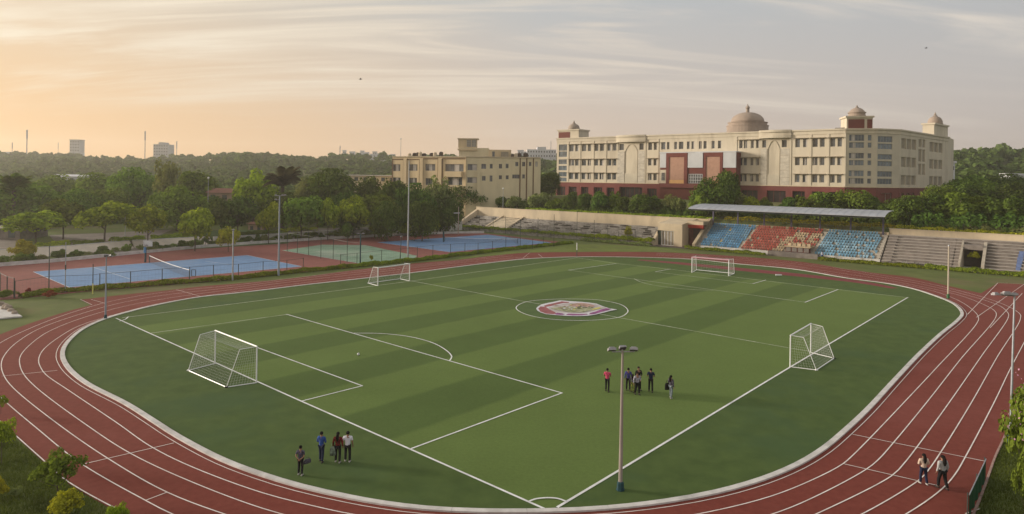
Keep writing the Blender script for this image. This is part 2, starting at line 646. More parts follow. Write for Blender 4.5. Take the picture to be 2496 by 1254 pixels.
def offset(poly, w):
    """polyline moved outwards from the middle of the field by w (a number or a list)"""
    n = len(poly)
    out = []
    for i in range(n):
        d = poly[(i + 2) % n] - poly[i - 2]
        d = d / np.linalg.norm(d)
        nn = np.array([d[1], -d[0]])
        if nn @ (poly[i] - KC) < 0:
            nn = -nn
        out.append(poly[i] + nn * (w[i] if hasattr(w, '__len__') else w))
    return out


OUT_PX = [(1406, 615), (1280, 617), (1200, 624), (1100, 635.6), (1047, 639), (893, 655), (700, 680), (560, 693), (513, 696.5), (385, 710.5), (300, 719), (256, 725), (222, 744), (180, 755), (103, 778.5), (0, 815.5), (-60, 842), (-105, 880), (-110, 925), (-70, 985), (0, 1033), (104, 1125), (160, 1175), (264, 1236), (330, 1268), (420, 1310), (560, 1365), (800, 1440), (1100, 1490), (1340, 1500), (1600, 1480), (1850, 1430), (2050, 1380), (2200, 1330), (2300, 1290), (2372, 1254), (2398, 1190), (2425, 1114), (2447, 1066), (2480, 980), (2530, 860), (2560, 800), (2560, 760), (2520, 735), (2406, 718), (2315, 698), (2220, 676), (2134, 666), (2066, 657), (1976, 641.5), (1873, 631), (1775, 623.6), (1690, 618.5), (1587, 615)]
OUTER = spline([G(*q) for q in OUT_PX], 1.2, True)
M_track = mat('red_track_rubber', (0.150, 0.032, 0.022), 0.85, 0.07, 2.5, col2=(0.195, 0.046, 0.033), patch=((0.225, 0.066, 0.054), 0.05, 0.6), bump=0.2, bscale=25, detail=8, spec=0.12, sheen=(0.03, (0.9, 0.55, 0.55)))
track = flat('running_track', OUTER, 0.0, M_track)
tag(track, kind='structure')
# spur of the straight that leaves the bend at the right, and the short one at the left
flat('track_spur', [G(*q) for q in [(2380, 722), (2432, 690.5), (2560, 696), (2560, 800), (2450, 830), (2360, 768)]], 0.004, M_track, track)
flat('track_spur', [G(*q) for q in [(196, 731), (256, 724), (330, 716), (300, 740), (223, 745)]], 0.004, M_track, track)

M_infield = mat('dark_turf', (0.052, 0.086, 0.024), 0.95, 0.10, 0.7, col2=(0.078, 0.120, 0.034), patch=((0.052, 0.094, 0.038), 0.08, 0.7), bump=0.5, bscale=30, detail=9, spec=0.1, sheen=(0.03, (0.75, 0.9, 0.5)))
infield = flat('infield_turf', KERB, 0.03, M_infield)
tag(infield, kind='structure')
# curved red run-up strip behind the far goal
strip = spline([G(*q) for q in [(1555, 634.5), (1640, 642), (1720, 650), (1800, 658), (1900, 668), (2000, 678), (2100, 690), (2178, 704)]], 1.5)
rb = MB()
w = []
for i, p in enumerate(strip):
    w.append(2.6 * math.sin(PI * min(1, max(0.05, i / (len(strip) - 1) * 0.92 + 0.04))) ** 0.5)
up_, lo_ = [], []
for i, p in enumerate(strip):
    d = strip[min(i + 1, len(strip) - 1)] - strip[max(i - 1, 0)]
    d = d / np.linalg.norm(d)
    nn = np.array([-d[1], d[0]])
    up_.append(p + nn * w[i])
    lo_.append(p - nn * w[i] * 0.55)
M_runup = mat('crimson_runup', (0.20, 0.045, 0.05), 0.85, 0.08, 1.5)
tag(flat('run_up_strip', up_ + lo_[::-1], 0.036, M_runup), kind='structure')

# kerb between track and turf: laid stone by stone
kerb = bpy.data.objects.new('kerb', None)
COL.objects.link(kerb)
tag(kerb, kind='structure')
KO = offset(KERB, 0.34)
n = len(KERB)
run, start = 0.0, 0
i = 0
while i < n:
    j = i
    ln = 0
    while j < n and ln < 3.2:
        ln += np.linalg.norm(KERB[(j + 1) % n] - KERB[j])
        j += 1
    mb = MB()
    idx = [k % n for k in range(i, j + 1)]
    inner = [KERB[k] for k in idx]
    outer = [KO[k] for k in idx]
    # pull the two ends in by a joint
    for arr in (inner, outer):
        arr[0] = arr[0] + (arr[1] - arr[0]) * 0.006
        arr[-1] = arr[-1] + (arr[-2] - arr[-1]) * 0.006
    m_ = len(idx)
    vs = [(q[0], q[1], 0.0) for q in inner + outer] + [(q[0], q[1], 0.085) for q in inner + outer]
    fs = []
    for k in range(m_ - 1):
        fs += [(2 * m_ + k, 2 * m_ + k + 1, 3 * m_ + k + 1, 3 * m_ + k), (k, k + 1, 2 * m_ + k + 1, 2 * m_ + k), (m_ + k, m_ + k + 1, 3 * m_ + k + 1, 3 * m_ + k)]
    fs += [(0, m_, 3 * m_, 2 * m_), (m_ - 1, 2 * m_ - 1, 4 * m_ - 1, 3 * m_ - 1)]
    mb.add(vs, fs)
    mb.build('kerb_stone', M_kerb, kerb)
    i = j

# lane lines, traced round the bends
lines_px = {
    'A': [(1290, 629), (1100, 648), (900, 672), (740, 690), (560, 713), (400, 738), (300, 762), (200, 792), (140, 825), (104, 855), (94, 879), (100, 898), (112, 914), (170, 954), (283, 1030), (371, 1091), (471, 1140), (640, 1202), (760, 1233), (870, 1256), (1100, 1285), (1340, 1292), (1560, 1275), (1720, 1250), (1880, 1210), (2000, 1161), (2055, 1131), (2076, 1113), (2122, 1067), (2205, 980), (2280, 900), (2380, 790), (2385, 774), (2372, 757), (2330, 730), (2260, 706), (2160, 688), (2060, 674), (1932, 652), (1780, 637), (1640, 627)],
    'B': [(1290, 626), (1100, 643), (900, 666), (740, 684), (560, 707), (400, 729), (300, 748), (200, 776), (120, 808), (72, 842), (50, 868), (48, 888), (58, 913), (88, 945), (200, 1029), (320, 1107), (471, 1177), (640, 1240), (760, 1272), (900, 1302), (1100, 1330), (1340, 1338), (1560, 1322), (1760, 1288), (1900, 1248), (2000, 1205), (2111, 1145), (2140, 1122), (2181, 1076), (2260, 980), (2340, 878), (2428, 771), (2424, 758), (2400, 744), (2330, 718), (2220, 694), (2120, 677), (2000, 659), (1880, 642), (1740, 629), (1600, 622)],
    'C': [(1250, 624), (1100, 640), (900, 661), (740, 679), (560, 702), (400, 720), (290, 740), (190, 768), (100, 800), (40, 836), (10, 868), (3, 889), (9, 915), (31, 945), (130, 1026), (264, 1119), (408, 1201), (553, 1256), (700, 1300), (900, 1345), (1100, 1375), (1340, 1385), (1560, 1370), (1780, 1330), (1900, 1291), (2000, 1249), (2173, 1161), (2203, 1131), (2236, 1089), (2315, 980), (2390, 872), (2458, 773), (2456, 762), (2430, 743), (2350, 718), (2240, 692), (2130, 673), (2010, 653), (1880, 638), (1740, 625), (1600, 619)],
    'D': [(1230, 622), (1100, 637.5), (900, 657), (740, 675.5), (560, 697), (400, 713), (280, 733), (180, 761), (90, 794), (0, 837), (-42, 878), (-42, 925), (0, 968), (90, 1045), (201, 1133), (355, 1221), (424, 1256), (560, 1306), (760, 1362), (1000, 1408), (1340, 1428), (1600, 1408), (1800, 1368), (2000, 1298), (2105, 1252), (2240, 1171), (2262, 1148), (2295, 1100), (2369, 980), (2430, 872), (2487, 778), (2484, 764), (2440, 740), (2360, 715), (2250, 689), (2140, 670), (2010, 649), (1880, 634.5), (1740, 622.5), (1600, 617)],
    'E': [(-75, 935), (-60, 972), (0, 1028), (104, 1121), (160, 1171), (264, 1231), (330, 1262), (420, 1303), (560, 1357), (800, 1430), (1340, 1490), (1700, 1460), (2000, 1360), (2212, 1252), (2297, 1192), (2328, 1157), (2354, 1113), (2424, 980), (2460, 905), (2495, 838), (2530, 770)],
}
for k, (nm, pxs) in enumerate(lines_px.items()):
    mb = MB()
    mb.ribbon(spline([G(*q) for q in pxs], 0.8), 0.064, 0.010 + 0.002 * k)
    mb.build('lane_line', M_track_line, track)
mb = MB()
mb.ribbon(offset(KERB, 0.62), 0.05, 0.009, True)
mb.build('lane_line', M_track_line, track)
tz = 0.022
for q in ([(424, 1081), (205, 1132)], [(408, 1201), (355, 1221)], [(140, 904), (4, 918)], [(2078, 1060), (2402, 1126)], [(2056, 1132), (2235, 1173)], [(2262, 1180), (2290, 1186)], [(430, 707), (494, 725)], [(222, 731), (258, 741)], [(1291, 617), (1275, 630)], [(1312, 620), (1323, 629)], [(196, 731), (224, 744)], [(2358, 768), (2432, 691)], [(2432, 690.5), (2560, 696)], [(2380, 775), (2496, 694)],
          [(2413, 801), (2492, 716)], [(2353, 1255), (2388, 1243)]):
    mb = MB()
    mb.ribbon([G(*p) for p in q], 0.06, tz)
    tz += 0.002
    mb.build('start_line', M_track_line, track)

# ------------------------------------------------------------------ football pitch
PL, PFar, PR, PN = [G(*q) for q in ((286, 779), (1406, 629), (2213, 726), (1340, 1247.5))]
mp_ = bpy.data.materials.new('mown_turf')
mp_.use_nodes = True
N, L = mp_.node_tree.nodes, mp_.node_tree.links
b = N['Principled BSDF']
b.inputs['Roughness'].default_value = 0.95
b.inputs['Specular IOR Level'].default_value = 0.1
b.inputs['Sheen Weight'].default_value = 0.03
b.inputs['Sheen Roughness'].default_value = 0.5
b.inputs['Sheen Tint'].default_value = (0.8, 0.88, 0.5, 1)
geo = N.new('ShaderNodeNewGeometry')
el_ = (PN - PL) / np.linalg.norm(PN - PL)
dp = N.new('ShaderNodeVectorMath')
dp.operation = 'DOT_PRODUCT'
L.new(geo.outputs['Position'], dp.inputs[0])
dp.inputs[1].default_value = (el_[0], el_[1], 0)
wz = NODE(N, 'ShaderNodeTexNoise', Scale=0.35, Detail=2.0)
L.new(geo.outputs['Position'], wz.inputs['Vector'])
t_ = wmath('SUBTRACT', dp.outputs['Value'], float(PL @ el_), nodes=N, links=L)
t_ = wmath('ADD', t_, wmath('MULTIPLY', wmath('SUBTRACT', wz.outputs['Fac'], 0.5, nodes=N, links=L), 0.35, nodes=N, links=L), nodes=N, links=L)
t_ = wmath('DIVIDE', t_, 59.0, nodes=N, links=L, clamp=True)
st = []
hi = (0.106, 0.160, 0.042)
lo = (0.073, 0.118, 0.031)
edges = [(0, 0), (5.2, 1), (10.3, 0), (15.6, 1), (20.9, 0), (26.0, 1), (31.2, 0), (36.3, 1), (41.8, 0), (47.0, 1)]
for p, k in edges:
    cc = hi if k else lo
    if p:
        st.append((max(0, p / 59 - 0.003), st[-1][1]))
    st.append((p / 59 + (0.003 if p else 0), cc))
rp = ramp(N, st, 'LINEAR')
L.new(t_, rp.inputs[0])
n2 = NODE(N, 'ShaderNodeTexNoise', Scale=0.12, Detail=8.0, Roughness=0.7)
L.new(geo.outputs['Position'], n2.inputs['Vector'])
n3 = NODE(N, 'ShaderNodeTexNoise', Scale=5.0, Detail=5.0, Roughness=0.7)
L.new(geo.outputs['Position'], n3.inputs['Vector'])
hs = N.new('ShaderNodeHueSaturation')
v_ = wmath('ADD', wmath('MULTIPLY_ADD', n2.outputs['Fac'], 0.44, 0.54, nodes=N, links=L), wmath('MULTIPLY', n3.outputs['Fac'], 0.50, nodes=N, links=L), nodes=N, links=L)
L.new(v_, hs.inputs['Value'])
L.new(rp.outputs[0], hs.inputs['Color'])
L.new(hs.outputs[0], b.inputs['Base Color'])
n4 = NODE(N, 'ShaderNodeTexNoise', Scale=30.0, Detail=2.0)
L.new(geo.outputs['Position'], n4.inputs['Vector'])
bp = N.new('ShaderNodeBump')
bp.inputs['Strength'].default_value = 0.5
bp.inputs['Distance'].default_value = 0.03
L.new(n4.outputs['Fac'], bp.inputs['Height'])
L.new(bp.outputs[0], b.inputs['Normal'])
pitch = flat('football_pitch', [PL, PN, PR, PFar], 0.036, mp_)
tag(pitch, kind='structure')
lz = [0.042]


def pline(name, pts, w=0.13, m=None, closed=False):
    mb = MB()
    mb.ribbon(pts, w, lz[0], closed)
    lz[0] += 0.0015
    return mb.build(name, m or M_white, pitch)


def px(*q):
    return [G(*p) for p in q]


pline('goal_line', px((283, 777), (735, 980), (1000, 1097), (1326, 1242)), 0.14)
pline('touch_line', px((1358, 1239), (1510, 1148), (1925, 897), (2213, 726)), 0.15)
pline('goal_line', px((2216, 727), (2043, 707), (1787, 676), (1640, 658), (1500, 643), (1404, 629)), 0.13, M_line_faint)
pline('touch_line', px((1406, 629.5), (998, 687), (625, 735), (298, 776)), 0.13, M_line_faint)
pline('halfway_line', px((1000, 685.5), (1280, 736.5), (1325, 744)), 0.13, M_line_faint)
pline('halfway_line', px((1462, 767), (1510, 776), (1925, 850), (1974, 858)), 0.13, M_line_faint)
pline('penalty_area_line', px((366, 814), (700, 768)), 0.12, M_line_faint)
pline('penalty_area_line', px((698, 767.5), (1370, 960)), 0.13)
pline('penalty_area_line', px((1371, 959.5), (1000, 1097)), 0.13)
pline('goal_area_line', px((627, 849), (884, 943)), 0.12)
pline('goal_area_line', px((884, 942.5), (735, 980)), 0.12)
pline('penalty_area_line', px((1502, 643.5), (1385, 660)), 0.13)
pline('penalty_area_line', px((1384, 659.5), (1650, 696), (1962, 738)), 0.13, M_line_faint)
pline('penalty_area_line', px((1962, 738.5), (2043, 707)), 0.15)
pline('goal_area_line', px((1634, 657), (1597, 664)), 0.13)
pline('goal_area_line', px((1597, 664), (1835, 693)), 0.12, M_line_faint)
pline('goal_area_line', px((1835, 693), (1867, 684)), 0.13)
pline('penalty_arc', spline(px((862, 814), (930, 815), (1000, 823), (1055, 838), (1090, 858), (1101, 872), (1096, 881)), 0.4), 0.12)
pline('penalty_arc', spline(px((1546, 681), (1560, 688), (1590, 696), (1640, 703), (1690, 707.5), (1740, 709.5)), 0.5), 0.12, M_line_faint)
pline('centre_circle', spline(px((1258, 752), (1285, 737), (1340, 731.5), (1400, 730.5), (1460, 733), (1510, 743), (1530, 757), (1527, 766), (1510, 775), (1460, 781.5), (1400, 783), (1340, 779.5), (1285, 769)), 0.6, True), 0.12, None, True)
pline('corner_arc', spline(px((1289, 1226), (1305, 1220), (1335, 1217), (1360, 1219), (1380, 1226)), 0.15), 0.12)
pline('corner_arc', spline(px((291, 785), (304, 781), (313, 774)), 0.3), 0.12)


# club crest painted on the centre spot: outer shield, coloured bands, pale field with mottled figures
def cz(*q):
    return [G(1300 + a / 11.345, 720 + b_ / 11.345) for a, b_ in q]


def crest_mat(name, c, c2, sc=2.0):
    return mat(name, c, 0.85, 0.1, sc, col2=c2, detail=6)


cm = {
    'white': crest_mat('crest_white', (0.55, 0.54, 0.60), (0.70, 0.69, 0.72)),
    'red': crest_mat('crest_red', (0.20, 0.075, 0.08), (0.40, 0.14, 0.15), 1.0),
    'purple': crest_mat('crest_purple', (0.14, 0.045, 0.13), (0.40, 0.13, 0.33), 1.0),
    'pale': crest_mat('crest_pale', (0.34, 0.31, 0.30), (0.56, 0.52, 0.51), 1.2),
    'pink': crest_mat('crest_pink', (0.16, 0.13, 0.07), (0.62, 0.38, 0.34), 1.6),
    'green': crest_mat('crest_green', (0.10, 0.14, 0.04), (0.58, 0.56, 0.40), 1.6),
    'yellow': crest_mat('crest_yellow', (0.52, 0.48, 0.10), (0.60, 0.56, 0.22)),
    'dark': crest_mat('crest_dark', (0.07, 0.09, 0.04), (0.16, 0.16, 0.08)),
}
crest = [
    ('crest_outline', 'white', cz((75, 390), (130, 330), (230, 275), (400, 235), (560, 205), (730, 165), (850, 172), (1100, 192), (1350, 208), (1550, 228), (1750, 258), (1850, 298), (1980, 348), (2100, 385), (2320, 420), (2150, 452), (1950, 505), (1700, 565), (1500, 595), (1200, 604), (900, 596), (650, 576), (350, 548), (200, 500), (110, 450))),
    ('crest_field', 'pale', cz((380, 385), (520, 330), (760, 270), (960, 235), (1300, 232), (1560, 250), (1760, 280), (1900, 330), (2050, 388), (1900, 405), (1760, 440), (1560, 490), (1350, 525), (1050, 530), (880, 515), (640, 505), (520, 465))),
    ('crest_band', 'red', cz((290, 315), (420, 275), (600, 238), (790, 192), (990, 214), (975, 238), (830, 240), (620, 288), (470, 330), (330, 350))),
    ('crest_band', 'red', cz((135, 395), (200, 335), (330, 345), (385, 375), (440, 420), (570, 478), (640, 525), (560, 552), (350, 535), (190, 478))),
    ('crest_band', 'purple', cz((590, 545), (660, 512), (800, 528), (870, 552), (820, 572), (640, 566))),
    ('crest_band', 'purple', cz((900, 574), (960, 540), (1150, 545), (1300, 550), (1480, 540), (1500, 562), (1300, 584), (1100, 586))),
    ('crest_band', 'purple', cz((1540, 560), (1570, 520), (1720, 480), (1880, 420), (2030, 388), (2150, 405), (2080, 440), (1880, 490), (1700, 545))),
    ('crest_figure', 'pink', cz((960, 300), (1100, 262), (1340, 238), (1520, 268), (1660, 300), (1700, 330), (1650, 358), (1450, 352), (1350, 330), (1200, 350), (1050, 330))),
    ('crest_figure', 'green', cz((480, 395), (700, 350), (950, 330), (1200, 362), (1300, 372), (1600, 368), (1700, 390), (1600, 440), (1400, 500), (1050, 505), (800, 470), (600, 425))),
    ('crest_figure', 'yellow', cz((1640, 420), (1720, 378), (1830, 362), (1880, 385), (1780, 415), (1600, 450))),
    ('crest_figure', 'dark', cz((1190, 372), (1240, 356), (1320, 352), (1310, 372), (1220, 386))),
    ('crest_figure', 'dark', cz((760, 418), (900, 412), (960, 422), (820, 432))),
    ('crest_figure', 'dark', cz((1440, 372), (1560, 366), (1690, 374), (1600, 384))),
]
for i, (nm, c, poly) in enumerate(crest):
    flat(nm, poly, 0.100 + 0.004 * i, cm[c], pitch)
mark_mats = [cm['dark'], cm['green'], cm['pink'], cm['white'], cm['yellow']]
for k in range(26):
    a_ = 520 + (k * 197) % 1060
    b2_ = 300 + (k * 83) % 180
    if b2_ > 300 + 190 * (1 - abs(a_ - 1050) / 700):
        b2_ = 380
    w_, h_ = 40 + (k * 31) % 60, 8 + (k * 5) % 9
    flat('crest_figure', cz((a_, b2_), (a_ + w_ * .5, b2_ - h_), (a_ + w_, b2_ - h_ * .3), (a_ + w_ * .7, b2_ + h_), (a_ + w_ * .2, b2_ + h_ * .7)), 0.156 + 0.002 * k, mark_mats[k % 5], pitch)
M_ring = mat('darker_ring_turf', (0.052, 0.095, 0.028), 0.95, 0.1, 0.6, col2=(0.072, 0.122, 0.034), sheen=(0.03, (0.75, 0.9, 0.5)))
flat('centre_turf', spline(px((1262, 753), (1288, 739), (1340, 733), (1400, 732), (1460, 734.5), (1508, 744), (1526, 757), (1507, 773), (1460, 780), (1400, 781.5), (1340, 778), (1288, 768)), 1.0, True), 0.039, M_ring, pitch)
# ------------------------------------------------------------------ courts
M_court = mat('red_court_surface', (0.235, 0.083, 0.072), 0.85, 0.07, 0.8, patch=((0.27, 0.11, 0.085), 0.08, 0.6), spec=0.2)
M_blue = mat('blue_court_surface', (0.145, 0.26, 0.46), 0.7, 0.06, 0.7, patch=((0.20, 0.30, 0.47), 0.09, 0.7), spec=0.25)
M_green = mat('green_court_surface', (0.215, 0.325, 0.235), 0.85, 0.10, 0.5, patch=((0.30, 0.36, 0.29), 0.10, 0.9), spec=0.2)
cs = flat('court_surround', [G(*q) for q in [(-260, 672), (0, 650), (130, 640), (330, 620), (500, 604), (640, 594), (800, 584), (950, 576), (1100, 570), (1180, 569), (1254, 577), (1330, 586), (1396, 593), (1215, 611), (1040, 633), (850, 652), (560, 683), (230, 709), (35, 729), (-260, 752)]], 0.0, M_court)
tag(cs, kind='structure')
bl = flat('tennis_court', [G(*q) for q in [(81, 663), (603, 622.5), (737, 650), (169, 701)]], 0.004, M_blue)
tag(bl, kind='structure')
gr = flat('basketball_court', [G(*q) for q in [(688, 611), (785, 597), (890, 598), (1016, 624), (1012, 632), (878, 643)]], 0.004, M_green)
tag(gr, kind='structure')
b2 = flat('tennis_court', [G(*q) for q in [(919, 591), (1190, 572.5), (1345, 592), (1095, 615)]], 0.004, M_blue)
tag(b2, kind='structure')
zz = 0.008
M_courtline = mat('court_line_paint', (0.62, 0.66, 0.70), 0.7, 0.08, 1.5)
for par, segs in ((bl, [[(81, 663), (169, 701)], [(226, 651.5), (318, 681)], [(169, 700.5), (735, 649.5)], [(83, 663), (603, 622.8)], [(603, 622.8), (735, 650)], [(500, 637), (557, 645)], [(270, 666), (530, 641)]]),
                  (gr, [[(688, 611), (878, 643)], [(878, 642.5), (1014, 631)]]), (b2, [[(1097, 614.5), (919, 591.5)], [(1190, 573), (1344, 592)], [(1000, 603), (1260, 582.5)]])):
    for sg in segs:
        mb = MB()
        mb.ribbon([G(*p) for p in sg], 0.10, zz)
        zz += 0.0015
        mb.build('court_line', M_courtline, par)

# paved yard at the entrance, garden lawns, paths
M_pave = mat('purple_paving', (0.115, 0.085, 0.085), 0.9, 0.12, 1.2, patch=((0.17, 0.13, 0.12), 0.25, 0.6))
tag(flat('paved_yard', [S(-10, -2.2), S(1.5, -2.6), S(1.5, 3.9), S(-10, 3.9)], 0.004, M_pave), kind='structure')
M_verge = mat('verge_grass', (0.125, 0.160, 0.036), 0.95, 0.15, 0.5, col2=(0.185, 0.225, 0.052), patch=((0.13, 0.125, 0.06), 0.12, 0.6), bump=0.4, bscale=12, detail=7)
tag(flat('verge_grass', [G(*q) for q in [(1100, 634.5), (1215, 612), (1396, 594), (1480, 596), (1600, 603), (1660, 611), (1700, 617.5), (1587, 614), (1406, 614), (1280, 616), (1200, 623)]], -0.02, M_verge), kind='structure')
M_lawn = mat('garden_lawn', (0.055, 0.090, 0.030), 0.95, 0.15, 0.4, col2=(0.085, 0.130, 0.042), bump=0.4, bscale=10, detail=7)
M_path = mat('grey_path', (0.22, 0.19, 0.165), 0.9, 0.1, 0.7)


def drape(name, pxs, dz, m, cells=14):
    """sheet that follows the sloping garden ground: outline in ground points"""
    poly = pxs
    a, b_, c_, d_ = [np.array(q[:2]) for q in poly]
    mb = MB()
    vs, fs = [], []
    for j in range(cells + 1):
        for i in range(cells + 1):
            s_, t2 = i / cells, j / cells
            p = a * (1 - s_) * (1 - t2) + b_ * s_ * (1 - t2) + c_ * s_ * t2 + d_ * (1 - s_) * t2
            vs.append((p[0], p[1], gz(p[0], p[1]) + dz))
    k = cells + 1
    for j in range(cells):
        for i in range(cells):
            fs.append((j * k + i, j * k + i + 1, (j + 1) * k + i + 1, (j + 1) * k + i))
    mb.add(vs, fs)
    return tag(mb.build(name, m), kind='structure')


drape('garden_lawn', px((440, 586, 2), (700, 573, 2), (740, 552, 2.4), (520, 556, 2.4)), 0.03, M_lawn)
drape('garden_path', px((150, 600, 1.9), (330, 590, 1.9), (420, 556, 2.4), (120, 570, 2.4)), 0.02, M_path)
drape('garden_path', px((700, 566, 2.2), (1060, 549, 2.2), (1060, 543, 2.4), (700, 552, 2.4)), 0.04, M_path)
drape('garden_path', px((-60, 606, 1.9), (50, 600, 1.9), (60, 556, 2.4), (-40, 556, 2.4)), 0.02, M_path)
# ================================================================== buildings
M_redbase = mat('maroon_plaster', (0.185, 0.060, 0.055), 0.9, 0.07, 0.3, patch=((0.17, 0.065, 0.06), 0.15, 0.6), stretch=(1, 1, 0.4))
M_redpanel = mat('brick_red_panel', (0.16, 0.052, 0.044), 0.9, 0.06, 0.5)
M_terracotta = mat('terracotta_tile_cladding', (0.42, 0.25, 0.185), 0.9, 0.05, 1.0)
M_ochre = mat('ochre_plaster', (0.58, 0.34, 0.15), 0.9, 0.05, 0.5)
M_greypanel = mat('pale_grey_panel', (0.50, 0.51, 0.53), 0.45, 0.05, 0.3, 0.4)
M_stone = mat('grey_stone_cladding', (0.51, 0.465, 0.39), 0.9, 0.1, 0.8, stretch=(1, 1, 2))
M_dome = mat('pinkish_dome_plaster', (0.345, 0.275, 0.225), 0.9, 0.07, 0.25, patch=((0.29, 0.23, 0.19), 0.2, 0.6))
M_domegrey = mat('weathered_dome_stone', (0.32, 0.265, 0.22), 0.9, 0.12, 0.5, patch=((0.19, 0.16, 0.14), 0.4, 0.6))
M_glass = mat('window_glass', (0.075, 0.085, 0.095), 0.12, 0.25, 0.5, 0.6, obj_var=0.45)
M_glassblue = mat('bluish_window_glass', (0.12, 0.15, 0.175), 0.12, 0.2, 0.8, 0.6, obj_var=0.4)
M_glassdark = mat('dark_ground_floor_glass', (0.035, 0.028, 0.03), 0.25, 0.25, 0.5, 0.4, obj_var=0.4)
M_frame = mat('window_frame_grey', (0.30, 0.285, 0.26), 0.6, 0.05)
M_curtain = mat('pale_curtain', (0.50, 0.46, 0.42), 0.9, 0.06)
M_shadegrey = mat('shaded_grey_cream_plaster', (0.52, 0.47, 0.375), 0.9, 0.05, 0.3)  # greyer cream; on the corner tower faces the grey is their shade, painted in
M_blind = mat('grey_beige_blind', (0.30, 0.26, 0.20), 0.9, 0.08, 0.6)
M_roofdeck = mat('roof_deck', (0.30, 0.27, 0.23), 0.95, 0.15, 0.3)
M_wallmark = mat('drip_stained_ledge', (0.33, 0.28, 0.21), 0.9, 0.1, 1.0)


class Wall:
    """vertical wall plane between two ground points, its outward side to the right of the direction of travel"""

    def __init__(self, p0, p1):
        self.p0, self.p1 = np.array(p0[:2], float), np.array(p1[:2], float)
        d = self.p1 - self.p0
        self.len = float(np.linalg.norm(d))
        self.e = d / self.len
        self.n = np.array([self.e[1], -self.e[0]])

    def pt(self, u, z, off=0.0):
        p = self.p0 + self.e * u + self.n * off
        return (p[0], p[1], z)

    def uz(self, px_, py_, off=0.0):
        d = ray(px_, py_)
        q = self.p0 + self.n * off
        t = (q @ self.n) / (d[:2] @ self.n)
        p = d * t
        return float((p[:2] - self.p0) @ self.e), float(p[2] + CH)

    def u(self, px_, off=0.0):
        return self.uz(px_, 440, off)[0]

    def slab(self, mb, u0, u1, z0, z1, o0, o1):
        """box on the wall: o0..o1 measured outwards"""
        return mb.frame_box((self.p0[0], self.p0[1], 0), (self.e[0], self.e[1], 0), (self.n[0], self.n[1], 0), u0, u1, o0, o1, z0, z1)

    def grid(self, mb, u0, u1, z0, z1, holes, depth=0.3, off=0.0):
        """wall face with real openings and their reveals"""
        us = sorted({u0, u1, *[h[0] for h in holes], *[h[1] for h in holes]})
        zs = sorted({z0, z1, *[h[2] for h in holes], *[h[3] for h in holes]})
        us = [q for q in us if u0 <= q <= u1]
        zs = [q for q in zs if z0 <= q <= z1]
        for a, b_ in zip(us, us[1:]):
            k = 0
            while k < len(zs) - 1:
                c_, d_ = zs[k], zs[k + 1]
                m_ = ((a + b_) / 2, (c_ + d_) / 2)
                if not any(h[0] < m_[0] < h[1] and h[2] < m_[1] < h[3] for h in holes):
                    mb.add([self.pt(a, c_, off), self.pt(b_, c_, off), self.pt(b_, d_, off), self.pt(a, d_, off)], [(0, 1, 2, 3)])
                k += 1
        for h in holes:
            a, b_, c_, d_ = h
            f = [self.pt(*q, off) for q in ((a, c_), (b_, c_), (b_, d_), (a, d_))]
            g = [self.pt(*q, off - depth) for q in ((a, c_), (b_, c_), (b_, d_), (a, d_))]
            mb.add(f + g, [(0, 4, 5, 1), (1, 5, 6, 2), (2, 6, 7, 3), (3, 7, 4, 0)])
        return mb


def window(parent, w, u0, u1, z0, z1, depth=0.3, off=0.0, cols=2, rows=1, glass=None, frame=None, fw=0.07, curtain=None, rng=random):
    """window (frame) > pane, curtain"""
    mb = MB()
    o = off - depth
    for a, b_, c_, d_ in ((u0, u1, z0, z0 + fw), (u0, u1, z1 - fw, z1), (u0, u0 + fw, z0 + fw, z1 - fw), (u1 - fw, u1, z0 + fw, z1 - fw)):
        w.slab(mb, a, b_, c_, d_, o, o + 0.09)
    for k in range(1, cols):
        q = u0 + (u1 - u0) * k / cols
        w.slab(mb, q - fw / 2, q + fw / 2, z0 + fw, z1 - fw, o, o + 0.07)
    for k in range(1, rows):
        q = z0 + (z1 - z0) * k / rows
        w.slab(mb, u0 + fw, u1 - fw, q - fw / 2, q + fw / 2, o + 0.005, o + 0.06)
    win = mb.build('window', frame or M_frame, parent)
    g = MB()
    w.slab(g, u0 - 0.02, u1 + 0.02, z0 - 0.02, z1 + 0.02, o - 0.06, o + 0.012)
    g.build('pane', glass or M_glass, win)
    if curtain:
        c_ = MB()
        for (a, b_) in curtain:
            w.slab(c_, u0 + fw + (u1 - u0 - 2 * fw) * a, u0 + fw + (u1 - u0 - 2 * fw) * b_, z0 + fw, z1 - fw, o + 0.014, o + 0.024)
        c_.build('curtain', M_curtain, win)
    return win


def part(name, mb, m, parent, **kw):
    return mb.build(name, m, parent, **kw)


random.seed(11)
GZ0, BZ, RZ = 9.3, 14.6, 30.9                    # foot, top of the maroon base, roof edge
A0, A1 = D(1357, 400, 248), D(2060, 400, 185)
A2, A3, A4 = D(2137, 400, 183.3), D(2193, 400, 185.5), D(2311, 400, 213)
W1 = Wall(A0, A1)
W2 = Wall(A1, A2)
W3 = Wall(A2, A3)
W4 = Wall(A3, A4)
back = -W1.n * 24
A5 = np.array(A4[:2]) + back * 0.6
A6 = np.array(A0[:2]) + back
W5, W6, W0 = Wall(A4, A5), Wall(A5, A6), Wall(A6, A0)
cmid = W1.pt(W1.len * 0.6, GZ0, -8)
main = thing('college_building', cmid, 'long cream four storey building with domes and a maroon ground floor', 'building')
ROWS = [(15.7, 17.95), (20.65, 22.9), (25.9, 28.35)]

holes = {w: [] for w in (W1, W2, W3, W4)}
wins = []


def win_px(w, x0, x1, z, cols=1, glass=None, depth=0.3, rows=1, cur=None):
    a, b_ = w.u(x0), w.u(x1)
    holes[w].append((a, b_, z[0], z[1]))
    wins.append((w, a, b_, z[0], z[1], cols, glass, depth, rows, cur))


def zx(a):
    return 1330 + a / 4.992


